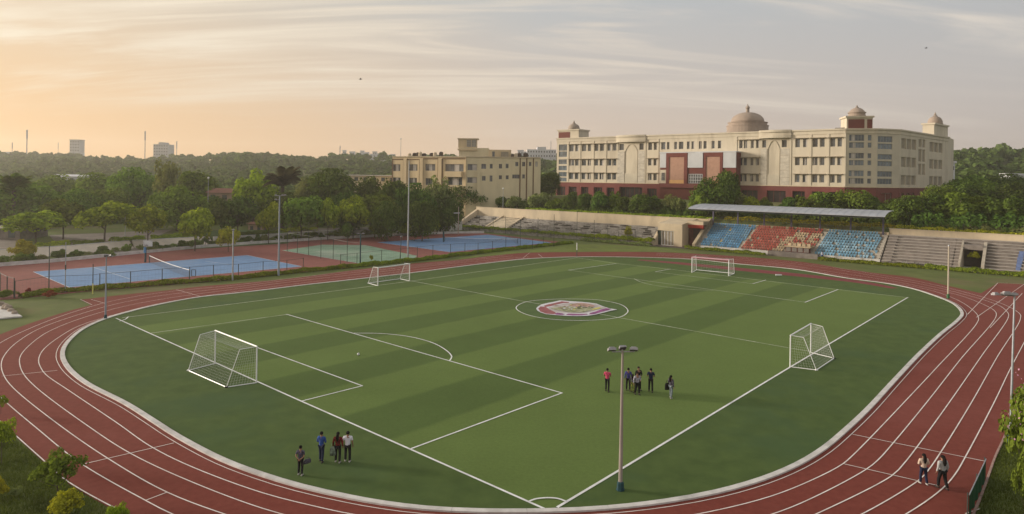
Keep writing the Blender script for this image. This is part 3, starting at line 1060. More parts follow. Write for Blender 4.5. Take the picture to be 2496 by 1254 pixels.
def zy5(a):
    return 1780 + a / 4.457


def cur():
    r = random.random()
    if r < 0.3:
        return [(0.0, random.uniform(0.15, 0.4))]
    if r < 0.55:
        return [(random.uniform(0.6, 0.85), 1.0)]
    if r < 0.65:
        return [(0.3, 0.62)]
    return None


# stair tower at the left end: six wide strips
for z in ((26.2, 28.6), (23.9, 26.0), (21.2, 23.0), (18.9, 20.6), (16.6, 18.3), (14.75, 16.2)):
    win_px(W1, zx(155), zx(255), z, 2, M_glassblue, 0.2)
pairs1 = [(283, 343, 355, 397), (435, 488, 508, 546), (590, 635, 655, 702), (748, 795, 808, 856), (1243, 1288, 1310, 1350)]
for r in ROWS:
    for a, b_, c_, d_ in pairs1:
        win_px(W1, zx(a), zx(b_), r, 1, None, 0.3, 1, cur())
        win_px(W1, zx(c_), zx(d_), r, 1, None, 0.3, 1, cur())
for a, b_, c_, d_ in [(1400, 1455, 1470, 1500), (1558, 1592, 1615, 1670), (1712, 1748, 1768, 1805), (1858, 1892, 1915, 1952), (2012, 2050, 2090, 2132)]:
    win_px(W1, zx(a), zx(b_), (26.0, 28.45), 1, None, 0.3, 1, cur())
    win_px(W1, zx(c_), zx(d_), (26.0, 28.45), 1, None, 0.3, 1, cur())
pairs4 = [(92, 128, 142, 178), (217, 250, 275, 310), (700, 752, 785, 830), (890, 945, 967, 1020), (1083, 1135, 1160, 1207)]
for r in ROWS:
    for a, b_, c_, d_ in pairs4:
        win_px(W1, zy5(a), zy5(b_), r, 1, None, 0.3, 1, cur())
        win_px(W1, zy5(c_), zy5(d_), r, 1, None, 0.3, 1, cur())
for a, b_ in ((zx(890), zx(945)), (zx(1135), zx(1187)), (zy5(342), zy5(384)), (zy5(554), zy5(609))):
    win_px(W1, a, b_, (26.0, 28.2), 1, None, 0.3)
# maroon ground floor openings
for a, b_ in ((140, 240), (283, 380), (433, 523), (587, 692), (745, 837), (1240, 1355)):
    win_px(W1, zx(a), zx(b_), (9.6, 12.9), 3, M_glassdark, 0.8)
win_px(W1, zx(900), zx(1178), (9.6, 13.2), 5, M_glassdark, 1.2)
for a, b_ in ((118, 300), (400, 605), (678, 812), (890, 1015), (1078, 1165)):
    win_px(W1, zy5(a), zy5(b_), (9.6, 13.1), 3, M_glassdark, 0.8)
win_px(W1, zx(1400), zx(1745), (9.6, 13.3), 3, M_redpanel, 0.9)
# corner tower: strips of glazing
STR = [(26.5, 28.9), (24.0, 26.1), (20.6, 22.75), (18.2, 20.2), (14.95 + .2, 17.3)]
STR = [(27.0, 29.2), (24.35, 26.55), (20.75, 22.9), (18.25, 20.2), (14.95, 16.55)]
STR = [(26.9, 29.2), (24.3, 26.4), (20.6, 22.7), (18.0, 20.0), (15.9 - .9, 16.9)]


def zrow(py_):
    return W2.uz(2095, py_)[1]


def zr5(a, b_):
    return (zrow(240 + b_ / 4.457), zrow(240 + a / 4.457))


for a, b_ in ((395, 464), (478, 540), (594, 655), (672, 730), (785, 848), (868, 930)):
    win_px(W2, zy5(1285), zy5(1450), zr5(a, b_), 5, M_glassblue, 0.2, 1, [(random.uniform(.1, .3), random.uniform(.35, .45))])
    win_px(W2, zy5(1488), zy5(1530), zr5(a + 3, b_ - 3), 1, M_glassblue, 0.2)
for a, b_ in ((410, 475), (490, 550), (605, 662), (680, 735), (790, 850), (870, 930)):
    win_px(W3, zy5(1598), zy5(1755), zr5(a, b_), 5, M_glassblue, 0.2)
win_px(W3, zy5(1635), zy5(1755), (9.6, 13.0), 2, M_redpanel, 0.4)
# receding wing: bays of shuttered openings and a slim glazed column
for (x0, x1, k) in ((1850, 2018, 3), (2157, 2303, 3)):
    ua, ub = W4.u(zy5(x0)), W4.u(zy5(x1))
    for z in ((25.6, 28.6), (20.4, 23.3), (15.3, 18.1)):
        for i in range(k):
            a = ua + (ub - ua) * (i + 0.06) / k
            b_ = ua + (ub - ua) * (i + 0.94) / k
            holes[W4].append((a, b_, *z))
            wins.append((W4, a, b_, *z, 1, M_blind, 0.35, 1, None))
for z in ((26.6, 29.0), (22.3, 26.0), (18.4, 21.7), (11.0, 15.2)):
    for x0, x1 in ((2040, 2073), (2083, 2113)):
        a, b_ = W4.u(zy5(x0)), W4.u(zy5(x1))
        holes[W4].append((a, b_, *z))
        wins.append((W4, a, b_, *z, 1, M_blind, 0.3, 1, None))
for x0, x1 in ((1853, 1888), (1910, 1943), (1965, 1998)):
    a, b_ = W4.u(zy5(x0)), W4.u(zy5(x1))
    holes[W4].append((a, b_, 9.9, 13.0))
    wins.append((W4, a, b_, 9.9, 13.0, 1, M_redpanel, 0.4, 1, None))

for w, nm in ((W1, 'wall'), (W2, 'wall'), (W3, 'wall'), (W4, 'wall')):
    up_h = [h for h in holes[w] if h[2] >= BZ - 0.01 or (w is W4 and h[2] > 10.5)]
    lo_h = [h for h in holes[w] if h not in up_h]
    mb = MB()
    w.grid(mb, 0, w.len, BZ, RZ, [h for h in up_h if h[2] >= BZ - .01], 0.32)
    part(nm, mb, M_shadegrey if w in (W2, W3) else M_cream, main)
    mb = MB()
    w.grid(mb, -0.25 if w is W1 else 0, w.len + (0.0 if w is not W4 else -12.0), GZ0 - 2, BZ, lo_h, 0.9, 0.12)
    part('ground_floor_wall', mb, M_redbase, main)
mb = MB()
W4.grid(mb, W4.len - 12.0, W4.len, GZ0 - 2, BZ, [], 0.3, 0.0)
part('wall', mb, M_cream, main)
for (w, a, b_, c_, d_, cols, gl, dep, rows, cu) in wins:
    off = 0.12 if d_ < BZ else 0.0
    window(main, w, a, b_, c_, d_, dep if off == 0 else dep, off, cols, rows, gl, M_redbase if gl is M_glassdark else (None if gl is not M_blind else M_cream), 0.09, cu)
# walls not seen from the field
for w in (W5, W6, W0):
    mb = MB()
    w.grid(mb, 0, w.len, GZ0 - 3, RZ, [], 0.3)
    part('wall', mb, M_cream, main)
mb = MB()
mb.sheet([A0[:2], A1[:2], A2[:2], A3[:2], A4[:2], A5, A6], RZ - 0.9)
part('roof', mb, M_roofdeck, main)
# cornice band round the top, thin maroon-to-cream string course, pilaster strips, ledges over windows
for w in (W1, W2, W3, W4):
    mb = MB()
    w.slab(mb, -0.2, w.len + 0.2, RZ - 0.35, RZ + 0.05, -0.35, 0.45)
    w.slab(mb, -0.1, w.len + 0.1, RZ - 1.35, RZ - 0.36, -0.02, 0.16)
    part('cornice', mb, M_cream, main)
    mb = MB()
    w.slab(mb, 0, w.len, BZ - 0.12, BZ + 0.14, 0.10 if w is W1 else 0.09, 0.26)
    part('string_course', mb, M_creamwall, main)
for x in (zx(272), zx(415), zx(577), zx(730), zx(868), zx(1207), zx(1365), zy5(60), zy5(650), zy5(868), zy5(1061), zy5(1240)):
    mb = MB()
    u = W1.u(x)
    W1.slab(mb, u - 0.28, u + 0.28, BZ + 0.15, RZ - 1.36, -0.01, 0.14)
    part('pilaster', mb, M_cream, main)
for k, (pp, zf) in enumerate(((pairs1, zx), (pairs4, zy5))):
    for a, b_, c_, d_ in pp:
        for r in ROWS:
            mb = MB()
            ua, ub = W1.u(zf(a)), W1.u(zf(d_))
            W1.slab(mb, ua - 0.5, ub + 0.4, r[1] + 0.12, r[1] + 0.26, -0.02, 0.85)
            part('sunshade', mb, M_wallmark, main)


# two tall portals: curved canopy, stone side strips, blind pointed niche
def portal(x0, x1, xl, xr, top_z):
    u0, u1 = W1.u(x0), W1.u(x1)
    a, b_ = W1.u(xl), W1.u(xr)
    cx_ = (u0 + u1) / 2
    for (p, q) in ((u0 + 0.15, a - 0.25), (b_ + 0.25, u1 - 0.15)):
        mb = MB()
        W1.slab(mb, p, q, BZ + 0.15, 25.6, 0.0, 0.18)
        part('stone_strip', mb, M_stone, main)
    for k in range(1, 5):
        mb = MB()
        z = BZ + 0.15 + k * 2.2
        W1.slab(mb, b_ + 0.3, u1 - 0.2, z, z + 0.09, 0.181, 0.21)
        part('stone_course', mb, M_wallmark, main)
    # canopy bulging outwards
    mb = MB()
    n_ = 14
    prof = []
    for i in range(n_ + 1):
        t = i / n_
        prof.append((u0 - 0.3 + (u1 - u0 + 0.6) * t, 0.6 + 1.1 * math.sin(PI * t)))
    for (za, zb, k) in ((28.75, 29.5, 1.0), (29.5, 30.5, 0.75), (30.5, 31.15, 1.0)):
        poly = [W1.pt(u_, 0, o_ * k)[:2] for u_, o_ in prof] + [W1.pt(u1 + 0.3, 0, -0.3)[:2], W1.pt(u0 - 0.3, 0, -0.3)[:2]]
        mb.prism(poly, za, zb - 0.01)
    part('canopy', mb, M_cream, main)
    # niche frame with a pointed head
    mb = MB()
    sp, apex, w_ = 25.4, 28.1, (b_ - a) / 2
    out = []
    for i in range(11):
        t = i / 10
        out.append((a + w_ * t, sp + (apex - sp) * math.sin(PI / 2 * t) ** 0.8))
    pts = [(a, BZ + 3.4)] + out + [(2 * (a + w_) - u_, z_) for u_, z_ in out[::-1][1:]] + [(b_, BZ + 3.4)]
    for (p, q) in zip(pts, pts[1:]):
        A_, B_ = Vector(W1.pt(p[0], p[1], 0.09)), Vector(W1.pt(q[0], q[1], 0.09))
        mb.bar(A_, B_, 0.09, n=4, caps=True)
    part('arch_moulding', mb, M_cream, main)
    mb = MB()
    W1.slab(mb, a, b_, BZ + 0.16, BZ + 3.3, 0.0, 0.14)
    part('niche_panel', mb, M_shadegrey, main)


portal(zx(870), zx(1207), zx(965), zx(1115), 28)
portal(zy5(322), zy5(648), zy5(405), zy5(533), 28)

# projecting entrance block
EO = 4.0


def ue(a):
    return W1.u(zx(a), EO)


mb = MB()
W1.slab(mb, ue(1385), ue(2312), GZ0 - 1, 24.595, -0.5, EO - 0.45)
part('entrance_core', mb, M_redpanel, main)
mb = MB()
W1.slab(mb, ue(1380), ue(2316), 24.6, 24.95, -0.5, EO + 0.1)
part('entrance_roof', mb, M_greypanel, main)
mb = MB()
W1.slab(mb, ue(1383), ue(2314), 13.35, 14.75, EO - 0.44, EO + 0.25)
part('maroon_band', mb, M_redbase, main)
for (x0, x1, xi, xj) in ((1465, 1722, 1500, 1682), (1915, 2152, 1948, 2118)):
    mb = MB()
    W1.slab(mb, ue(x0), ue(xi), 14.76, 24.59, EO - 0.44, EO + 0.1)
    W1.slab(mb, ue(xj), ue(x1), 14.76, 24.59, EO - 0.44, EO + 0.1)
    W1.slab(mb, ue(xi) + 0.003, ue(xj) - 0.003, 23.3, 24.585, EO - 0.44, EO + 0.095)
    part('maroon_frame', mb, M_redpanel, main)
    mb = MB()
    W1.slab(mb, ue(xi), ue(xj), 15.9, 23.29, EO - 0.44, EO - 0.1)
    tp = part('tiled_panel', mb, M_terracotta, main)
    for k in range(1, 9):
        mb = MB()
        z = 15.9 + k * 0.82
        W1.slab(mb, ue(xi) + 0.02, ue(xj) - 0.02, z - 0.03, z + 0.03, EO - 0.1, EO - 0.07)
        mb.build('tile_course', M_terracotta, tp)
    mb = MB()
    W1.slab(mb, ue(xi), ue(xj), 14.76, 15.88, EO - 0.44, EO - 0.02)
    part('ochre_sill', mb, M_ochre, main)
for (x0, x1) in ((1388, 1462), (1726, 1820), (1822, 1912), (2156, 2312)):
    mb = MB()
    W1.slab(mb, ue(x0), ue(x1), 19.85, 24.58, EO - 0.44, EO + (0.02 if x0 != 1822 else 0.25))
    part('grey_panel', mb, M_greypanel, main)
for (x0, x1, za) in ((1388, 1462, 19.2), (1726, 1912, 17.9), (2156, 2312, 14.76)):
    mb = MB()
    W1.slab(mb, ue(x0), ue(x1), za, 19.83, EO - 0.44, EO - 0.2)
    part('maroon_panel', mb, M_redpanel, main)
mb = MB()
W1.slab(mb, ue(1388), ue(1462), 14.76, 19.18, EO - 0.44, EO - 0.35)
part('recess_wall', mb, M_cream, main)
WE = Wall(W1.pt(0, 0, EO)[:2], W1.pt(W1.len, 0, EO)[:2])
window(main, WE, ue(1405), ue(1440), 15.7, 18.2, 0.3, 0.05, 2, 2)
window(main, WE, ue(1735), ue(1905), 14.9, 17.85, 0.3, 0.05, 6, 3, None, M_greypanel, 0.14)

# cupolas, towers and the big dome
def box_tower(w, ua, ub, oa, ob, za, zb, red_front=None, red_right=None):
    mb = MB()
    w.slab(mb, ua, ub, za, zb, oa, ob)
    tw = part('tower', mb, M_cream, main)
    mb = MB()
    w.slab(mb, ua - 0.35, ub + 0.35, zb, zb + 0.5, oa - 0.35, ob + 0.35)
    mb.build('tower_cornice', M_cream, tw)
    if red_front:
        mb = MB()
        w.slab(mb, ua + red_front[0], ub - red_front[1], za + 0.45, zb - 0.45, ob, ob + 0.06)
        mb.build('red_panel', M_redpanel, tw)
    if red_right:
        mb = MB()
        w.slab(mb, ub, ub + 0.06, za + 0.45, zb - 0.45, oa + 0.6, ob - 0.6)
        mb.build('red_panel', M_redpanel, tw)
    return tw


def cupola(c, z, r, h, m, drum=0.0, n_=24):
    mb = MB()
    pr = []
    if drum:
        pr += [(r * 1.06, 0), (r * 1.06, drum * 0.5), (r * 1.0, drum * 0.55), (r * 1.0, drum), (r * 1.12, drum + 0.02), (r * 1.1, drum + 0.25)]
    else:
        pr += [(r * 1.02, 0), (r * 1.04, 0.25)]
    for i in range(9):
        t = i / 8
        pr.append((r * (0.98 - 0.72 * t ** 1.25) if drum else r * math.cos(t * 1.25) ** 0.9, (drum + 0.25) + h * 0.66 * math.sin(PI / 2 * t * 0.95)))
    mb.lathe(pr, (c[0], c[1], z), n_)
    cu_ = part('cupola', mb, m, main, smooth_faces=False)
    zt = z + pr[-1][1]
    mb = MB()
    q = pr[-1][0]
    mb.lathe([(q * 1.05, -0.15), (q * 0.9, h * 0.08), (q * 0.45, h * 0.16), (q * 0.5, h * 0.24), (q * 0.28, h * 0.34), (0.03, h * 0.46)], (c[0], c[1], zt), 12)
    mb.build('finial', M_domegrey, cu_)


ua, ub = W1.u(1358), W1.u(1387)
box_tower(W1, ua, W1.u(1408), -7, -0.3, RZ - 0.8, 33.6, (0.25, W1.u(1408) - W1.u(1387)))
c1 = W1.pt(W1.u(1383), 0, -3.8)
cupola(c1, 34.1, 2.2, 3.0, M_domegrey)
ua, ub = W2.u(zy5(1262)), W2.u(zy5(1470))
box_tower(W2, W2.u(zy5(1262)), W2.u(zy5(1545)), -6.5, -0.5, RZ - 0.8, 34.0, (0.4, W2.u(zy5(1545)) - W2.u(zy5(1455))))
mb = MB()
W2.slab(mb, W2.u(zy5(1485)), W2.u(zy5(1540)), RZ - 0.3, 33.5, -0.5, -0.43)
part('red_panel', mb, M_redpanel, main)
c2 = W2.pt(W2.u(zy5(1405)), 0, -3.4)
cupola(c2, 34.5, 2.15, 1.9, M_dome, 1.0)
ua, ub = W4.u(2277), W4.u(2310.5)
box_tower(W4, ua, ub, -3.4, -0.2, RZ - 0.8, 34.2)
cupola(W4.pt((ua + ub) / 2, 0, -1.9), 34.7, 2.1, 3.3, M_dome)
# big dome behind the parapet: two rings, hemisphere, lantern
dd = 229.0
dc = D(1822, 300, dd)


def dz_(py_):
    return float(D(1822, py_, dd)[2])


mb = MB()
mb.lathe([(6.85, RZ - 1.5), (6.85, dz_(309)), (7.0, dz_(309)), (7.0, dz_(307)), (6.4, dz_(306.5)), (6.4, dz_(301.5)), (6.65, dz_(301)), (6.65, dz_(299.5)), (5.8, dz_(299.4)), (0.2, dz_(299.2))], (dc[0], dc[1], 0), 40)
drum = part('dome_drum', mb, M_dome, main)
mb = MB()
pr = []
zb, zt = dz_(299.3), dz_(274.5)
for i in range(13):
    t = PI / 2 * i / 12
    pr.append((5.5 * math.cos(t) + 0.3 * math.sin(t), zb + (zt - zb) * math.sin(t)))
mb.lathe(pr, (dc[0], dc[1], 0), 40)
part('dome', mb, M_dome, main, smooth_faces=True)
mb = MB()
mb.lathe([(0.72, zt - 0.2), (0.62, zt + 0.1), (0.55, dz_(265)), (0.78, dz_(264.5)), (0.74, dz_(263)), (0.5, dz_(260)), (0.22, dz_(258)), (0.2, dz_(256.5)), (0.05, dz_(253.5))], (dc[0], dc[1], 0), 12)
part('lantern', mb, M_domegrey, main)
# small roof clutter
mb = MB()
for x, s_ in ((2040, 1.2), (2052, 0.8)):
    u = W1.u(x)
    W1.slab(mb, u - s_, u + s_, RZ, RZ + 0.5, -3.2 - s_, -2.2)
part('roof_hatch', mb, M_concrete, main)
mb = MB()
ub = W4.len
W4.slab(mb, ub - 0.6, ub + 1.4, 19.5, 22.2, -9, -5)
part('balcony', mb, M_white, main)

# ------------------------------------------------------------------ older cream block on the left
M_ochrecream = mat('yellow_cream_plaster', (0.64, 0.51, 0.325), 0.9, 0.06, 0.3, patch=((0.52, 0.41, 0.26), 0.12, 0.6), stretch=(1, 1, 0.3))
M_olivecream = mat('greenish_cream_plaster', (0.66, 0.575, 0.385), 0.9, 0.05, 0.3, patch=((0.56, 0.49, 0.33), 0.12, 0.6), stretch=(1, 1, 0.3))
M_groove = mat('brown_joint_shadow_strip', (0.15, 0.09, 0.055), 0.9, 0.1)
B0, B1, B2 = D(957, 400, 224), D(1136, 400, 213), D(1318, 400, 214)
V1, V2 = Wall(B0, B1), Wall(B1, B2)
hz0, hz1 = 3.0, 22.35
old = thing('old_block', V1.pt(V1.len, 4.0, -6), 'yellowish cream three storey block with a rooftop room and dark tanks', 'building')


def zc(a):
    return 940 + a / 5.673


def zcy(a):
    return 300 + a / 5.673


def zz1(a, w, x):
    return w.uz(zc(x), zcy(a))[1]


h1, h2 = [], []
W_ = []
for (x0, x1, y0, y1, x_, cols, cu_) in [(97, 200, 572, 668, 150, 3, [(0.35, 0.75)]), (318, 437, 572, 663, 380, 3, [(0.45, 0.85)]), (545, 683, 570, 662, 610, 3, [(0.33, 0.66)]), (822, 1075, 570, 672, 950, 4, [(0.48, 0.76)]),
                                   (97, 205, 755, 850, 150, 3, [(0.4, 0.7)]), (318, 432, 760, 850, 380, 3, [(0.45, 0.75)]), (550, 650, 765, 860, 610, 3, None), (860, 1058, 752, 860, 950, 3, [(0.3, 0.75)])]:
    a, b_ = V1.u(zc(x0)), V1.u(zc(x1))
    z0, z1 = zz1(y1, V1, x_), zz1(y0, V1, x_)
    h1.append((max(0.06, a), b_, z0, z1))
    W_.append((V1, max(0.06, a), b_, z0, z1, cols, cu_))
for (x0, x1, y0, y1, cols, cu_) in [(1130, 1262, 570, 655, 2, [(0.5, 1.0)]), (1320, 1387, 568, 637, 2, None), (1437, 1478, 568, 632, 1, None), (1563, 1607, 568, 632, 2, None), (1657, 1697, 566, 628, 2, None),
                               (1790, 1832, 540, 600, 2, None), (1885, 1926, 540, 602, 2, None), (1978, 2012, 540, 598, 2, None), (2068, 2100, 535, 605, 1, [(0, 1)]),
                               (1128, 1262, 752, 830, 2, [(0.55, 1.0)]), (1332, 1382, 735, 800, 2, None), (1437, 1476, 728, 812, 2, None), (1565, 1607, 725, 780, 2, None), (1660, 1700, 725, 780, 1, None), (1750, 1850, 715, 770, 3, None), (1888, 1926, 712, 770, 1, None)]:
    a, b_ = V2.u(zc(x0)), V2.u(zc(x1))
    xm = (x0 + x1) / 2
    z0, z1 = zz1(y1, V2, xm), zz1(y0, V2, xm)
    h2.append((a, b_, z0, z1))
    W_.append((V2, a, b_, z0, z1, cols, cu_))
mb = MB()
V1.grid(mb, 0, V1.len, hz0, hz1, h1, 0.3)
part('wall', mb, M_ochrecream, old)
mb = MB()
V2.grid(mb, 0, V2.len, hz0, hz1, h2, 0.3)
part('wall', mb, M_olivecream, old)
bk = np.array([-1.2, 16.0])
C2, C0 = np.array(B2[:2]) + bk, np.array(B0[:2]) + bk
for p, q in ((B2, C2), (C2, C0), (C0, B0)):
    w = Wall(p, q)
    mb = MB()
    w.grid(mb, 0, w.len, hz0, hz1, [], 0.3)
    part('wall', mb, M_ochrecream, old)
mb = MB()
mb.sheet([B0[:2], B1[:2], B2[:2], C2, C0], hz1 - 0.3)
part('roof', mb, M_roofdeck, old)
for (w, a, b_, z0, z1, cols, cu_) in W_:
    window(old, w, a, b_, z0, z1, 0.28, 0.0, cols, 1, None, None, 0.08, cu_)
for w in (V1, V2):
    mb = MB()
    w.slab(mb, -0.1, w.len + 0.1, hz1, hz1 + 0.25, -0.3, 0.3)
    part('parapet', mb, M_creamwall, old)
# tall bay frames on the left part
for (x0, x1, yt) in ((97, 240, 510), (292, 462, 512), (515, 718, 502), (790, 1105, 502)):
    a, b_ = V1.u(zc(x0)), V1.u(zc(x1))
    zt = zz1(yt, V1, (x0 + x1) / 2)
    mb = MB()
    V1.slab(mb, b_, b_ + 0.28, hz0, zt, 0.0, 0.1)
    V1.slab(mb, a - 0.28, a, hz0, zt, 0.0, 0.1)
    V1.slab(mb, a - 0.28, b_ + 0.28, zt, zt + 0.3, 0.0, 0.11)
    part('bay_frame', mb, M_groove, old)
for x in (240, 465, 720, 1105):
    u = V1.u(zc(x))
    mb = MB()
    V1.slab(mb, u + 0.29, min(V1.len, u + 1.5), hz0, hz1 - 0.5, 0.0, 0.42)
    part('pilaster', mb, M_ochrecream, old)
for x in (1857, 1948, 2040):
    u = V2.u(zc(x))
    mb = MB()
    V2.slab(mb, u - 0.18, u + 0.18, hz0, hz1 - 0.1, 0.0, 0.12)
    part('joint_strip', mb, M_groove, old)
mb = MB()
V1.slab(mb, V1.u(zc(835)), V1.u(zc(1065)), zz1(748, V1, 950), zz1(672, V1, 950), 0.0, 1.3)
part('balcony', mb, M_ochrecream, old)
mb = MB()
u = V2.u(zc(1285))
V2.slab(mb, u - 0.5, u + 0.5, hz0, zz1(668, V2, 1285), 0.0, 0.6)
part('pilaster', mb, M_olivecream, old)
# stepped roof room with lattice windows
RW = Wall(np.array(V1.pt(V1.u(zc(968)), 0, -2))[:2], np.array(V2.pt(V2.u(zc(1420)), 0, -3))[:2])


def rz(x, y):
    return RW.uz(zc(x), zcy(y))


z1 = rz(1110, 345)[1]
mb = MB()
RW.slab(mb, 0, RW.len, hz1 - 0.4, z1, -6, 0)
rr = part('roof_room', mb, M_olivecream, old)
mb = MB()
RW.slab(mb, -0.4, RW.u(zc(1262)), z1 - 0.9, z1 - 0.3, 0, 0.45)
mb.build('ledge', M_ochrecream, rr)
z2 = rz(1120, 226)[1]
a, b_ = RW.u(zc(995)), RW.u(zc(1250))
mb = MB()
RW.slab(mb, a, b_, z1, z2, -5, -0.6)
mb.build('lantern_room', M_ochrecream, rr)
mb = MB()
RW.slab(mb, a - 0.3, b_ + 0.6, z2, z2 + 0.35, -5.2, -0.3)
mb.build('flat_roof', M_creamwall, rr)
RW2 = Wall(RW.pt(0, 0, -0.58)[:2], RW.pt(RW.len, 0, -0.58)[:2])
window(old, RW2, RW.u(zc(1115)), RW.u(zc(1172)), z1 + 0.4, z2 - 0.2, 0.0, 0.0, 3, 4, M_blind, M_greypanel, 0.06)
window(old, RW2, RW.u(zc(1182)), RW.u(zc(1245)), z1 + 0.4, z2 - 0.2, 0.0, 0.0, 3, 4, M_blind, M_greypanel, 0.06)
R3 = Wall(V2.pt(V2.u(zc(1420)), 0, -2.5)[:2], V2.pt(V2.u(zc(1735)), 0, -2.5)[:2])
mb = MB()
R3.slab(mb, 0.01, R3.len, hz1 - 0.35, z1 - 0.5, -7, 0)
part('roof_room', mb, M_ochrecream, old)
window(old, R3, R3.u(zc(1470)), R3.u(zc(1502)), hz1 + 0.25, hz1 + 2.0, -0.02, 0.0, 2)
mb = MB()
R3.slab(mb, R3.u(zc(1590)), R3.u(zc(1690)), hz1, hz1 + 1.9, 0.6, 1.8)
part('roof_shed', mb, M_blind, old)
M_tank = mat('dark_water_tank', (0.09, 0.065, 0.055), 0.6, 0.2, 2)
for k, x in enumerate((290, 345, 380, 440, 480, 570, 645, 715, 1760, 1800, 1850, 1940)):
    w = V1 if x < 1000 else V2
    p = w.pt(w.u(zc(x)), hz1, -1.6 - (k % 3) * 0.7)
    tk = thing('roof_tank', p, ['round', 'squat', 'leaning', 'tall'][k % 4] + ' dark water tank, number %s from the left on the cream block roof' % ['one', 'two', 'three', 'four', 'five', 'six', 'seven', 'eight', 'nine', 'ten', 'eleven', 'twelve'][k], 'tank', 'water tanks on the cream block')
    r = 0.62 + 0.2 * ((k * 7) % 3) / 2
    hh = 1.0 + 0.5 * ((k * 5) % 4) / 3
    mb = MB()
    mb.lathe([(r, 0.35), (r, 0.35 + hh * 0.7), (r * 0.75, 0.35 + hh * 0.9), (r * 0.3, 0.35 + hh)], p, 12)
    mb.build('barrel', M_tank if k % 3 else M_creamwall, tk)
    mb = MB()
    for dx, dy in ((-.6, -.6), (.6, -.6), (-.6, .6), (.6, .6)):
        mb.bar((p[0] + dx * r, p[1] + dy * r, p[2]), (p[0] + dx * r, p[1] + dy * r, p[2] + 0.36), 0.07, n=4)
    mb.build('stand_legs', M_darkmetal, tk)
p = V1.pt(V1.u(972), hz1, -1)
mst = thing('roof_mast', p, 'thin grey mast at the left end of the cream block roof', 'mast')
mb = MB()
mb.bar(p, (p[0], p[1], float(D(972, 339, p[1])[2])), 0.10, 0.05, 6)
mb.build('pole', M_metal, mst)
mb = MB()
zt = float(D(972, 339, p[1])[2])
mb.ball((p[0], p[1], zt), 0.22)
mb.build('tip', M_metal, mst)
# ================================================================== stone bank, entrance and grandstand (all on one foot line)
M_bankstone = mat('rough_bank_stone', (0.35, 0.325, 0.295), 0.95, 0.12, 1.5, patch=((0.20, 0.185, 0.17), 0.5, 0.6), bump=0.4, obj_var=0.2)
M_bankcore = mat('bank_mortar', (0.075, 0.065, 0.055), 0.95, 0.2, 1.2)
M_whitewash = mat('peeling_whitewash', (0.56, 0.54, 0.51), 0.9, 0.1, 1.0, patch=((0.26, 0.23, 0.20), 0.5, 0.9))
M_purplesteel = mat('purple_grey_steel', (0.105, 0.095, 0.155), 0.5, 0.1, 1, 0.4)
rng = random.Random(5)


def sbox(mb, u0, u1, s0, s1, z0, z1):
    return mb.frame_box((O2[0], O2[1], 0), (SE[0], SE[1], 0), (SN[0], SN[1], 0), u0, u1, s0, s1, z0, z1)


def sprofile(mb, prof, u0, u1):
    """extrude an (s, z) outline along u"""
    n_ = len(prof)
    vs = [S(u0, s, z) for s, z in prof] + [S(u1, s, z) for s, z in prof]
    fs = [tuple(range(n_))[::-1], tuple(range(n_, 2 * n_))] + [(i, (i + 1) % n_, n_ + (i + 1) % n_, n_ + i) for i in range(n_)]
    return mb.add(vs, fs)


# --- stone bank: u from -76 to -10, nine courses
bank = thing('stone_seating_bank', S(-42, 4, 0), 'grey rough stone stepped bank below the long cream wall', 'seating bank')
BR, BS0, BSD, BZ0, BDZ = 9, 0.6, 0.95, 0.75, 0.385
mb = MB()
prof = [(BS0, -0.3)]
for r in range(BR):
    prof += [(BS0 + r * BSD, BZ0 + r * BDZ - 0.06), (BS0 + (r + 1) * BSD, BZ0 + r * BDZ - 0.06)]
prof += [(BS0 + BR * BSD, -0.3)]
sprofile(mb, prof, -76, -10)
mb.build('core', M_bankcore, bank)
protos = []
for k in range(6):
    mb = MB()
    j = lambda a: rng.uniform(-a, a)
    pts = []
    for z in (0, 1):
        for x, y in ((0, 0), (1, 0), (1, 1), (0, 1)):
            pts.append((x + j(0.06), y + j(0.05), z + j(0.08)))
    mb.add(pts, [(3, 2, 1, 0), (4, 5, 6, 7), (0, 1, 5, 4), (1, 2, 6, 5), (2, 3, 7, 6), (3, 0, 4, 7)])
    protos.append(mb.mesh('stone', M_bankstone))
cells = []
for r in range(BR):
    u = -75.8
    while u < -10.3:
        wd = rng.uniform(1.0, 2.9)
        wd = min(wd, -10.15 - u)
        if not (-66 < u < -58 and True):
            cells.append((r, u, wd))
        u += wd
ang = math.atan2(SE[1], SE[0])
cells.sort(key=lambda c: -c[1] - 40 * (c[2] > 1.3))
few = MB()
for i, (r, u, wd) in enumerate(cells):
    p = S(u + 0.03, BS0 + r * BSD - 0.05 + rng.uniform(-.06, .06), BZ0 + r * BDZ - 0.42)
    if i < 300:
        o = link('stone', protos[i % 6], bank)
        o.location = Vector(p) - bank.location
        o.rotation_euler = (0, 0, ang)
        o.scale = (wd - 0.10, 0.9, 0.37 + 0.05 * (i % 3) / 2)
    else:
        sbox(few, u + 0.03, u + wd - 0.04, BS0 + r * BSD - 0.05, BS0 + r * BSD + 0.85, BZ0 + r * BDZ - 0.42, BZ0 + r * BDZ)
o = few.build('stone', M_bankstone, bank)
o['kind'] = 'stuff'
# concrete stair ramp that climbs the bank
mb = MB()
sprofile(mb, [(BS0 - 0.2, 0), (BS0 - 0.2, 0.75), (BS0 + 8.6, 4.0), (BS0 + 8.6, 0)], -65.6, -58.4)
mb.build('ramp', M_creamwall, bank)
for uu in (-66.2, -58.2):
    mb = MB()
    sprofile(mb, [(BS0 - 0.4, 0), (BS0 - 0.4, 0.95), (BS0 + 8.6, 4.25), (BS0 + 8.6, 0)], uu, uu + 0.5)
    mb.build('ramp_wall', M_creamwall, bank)
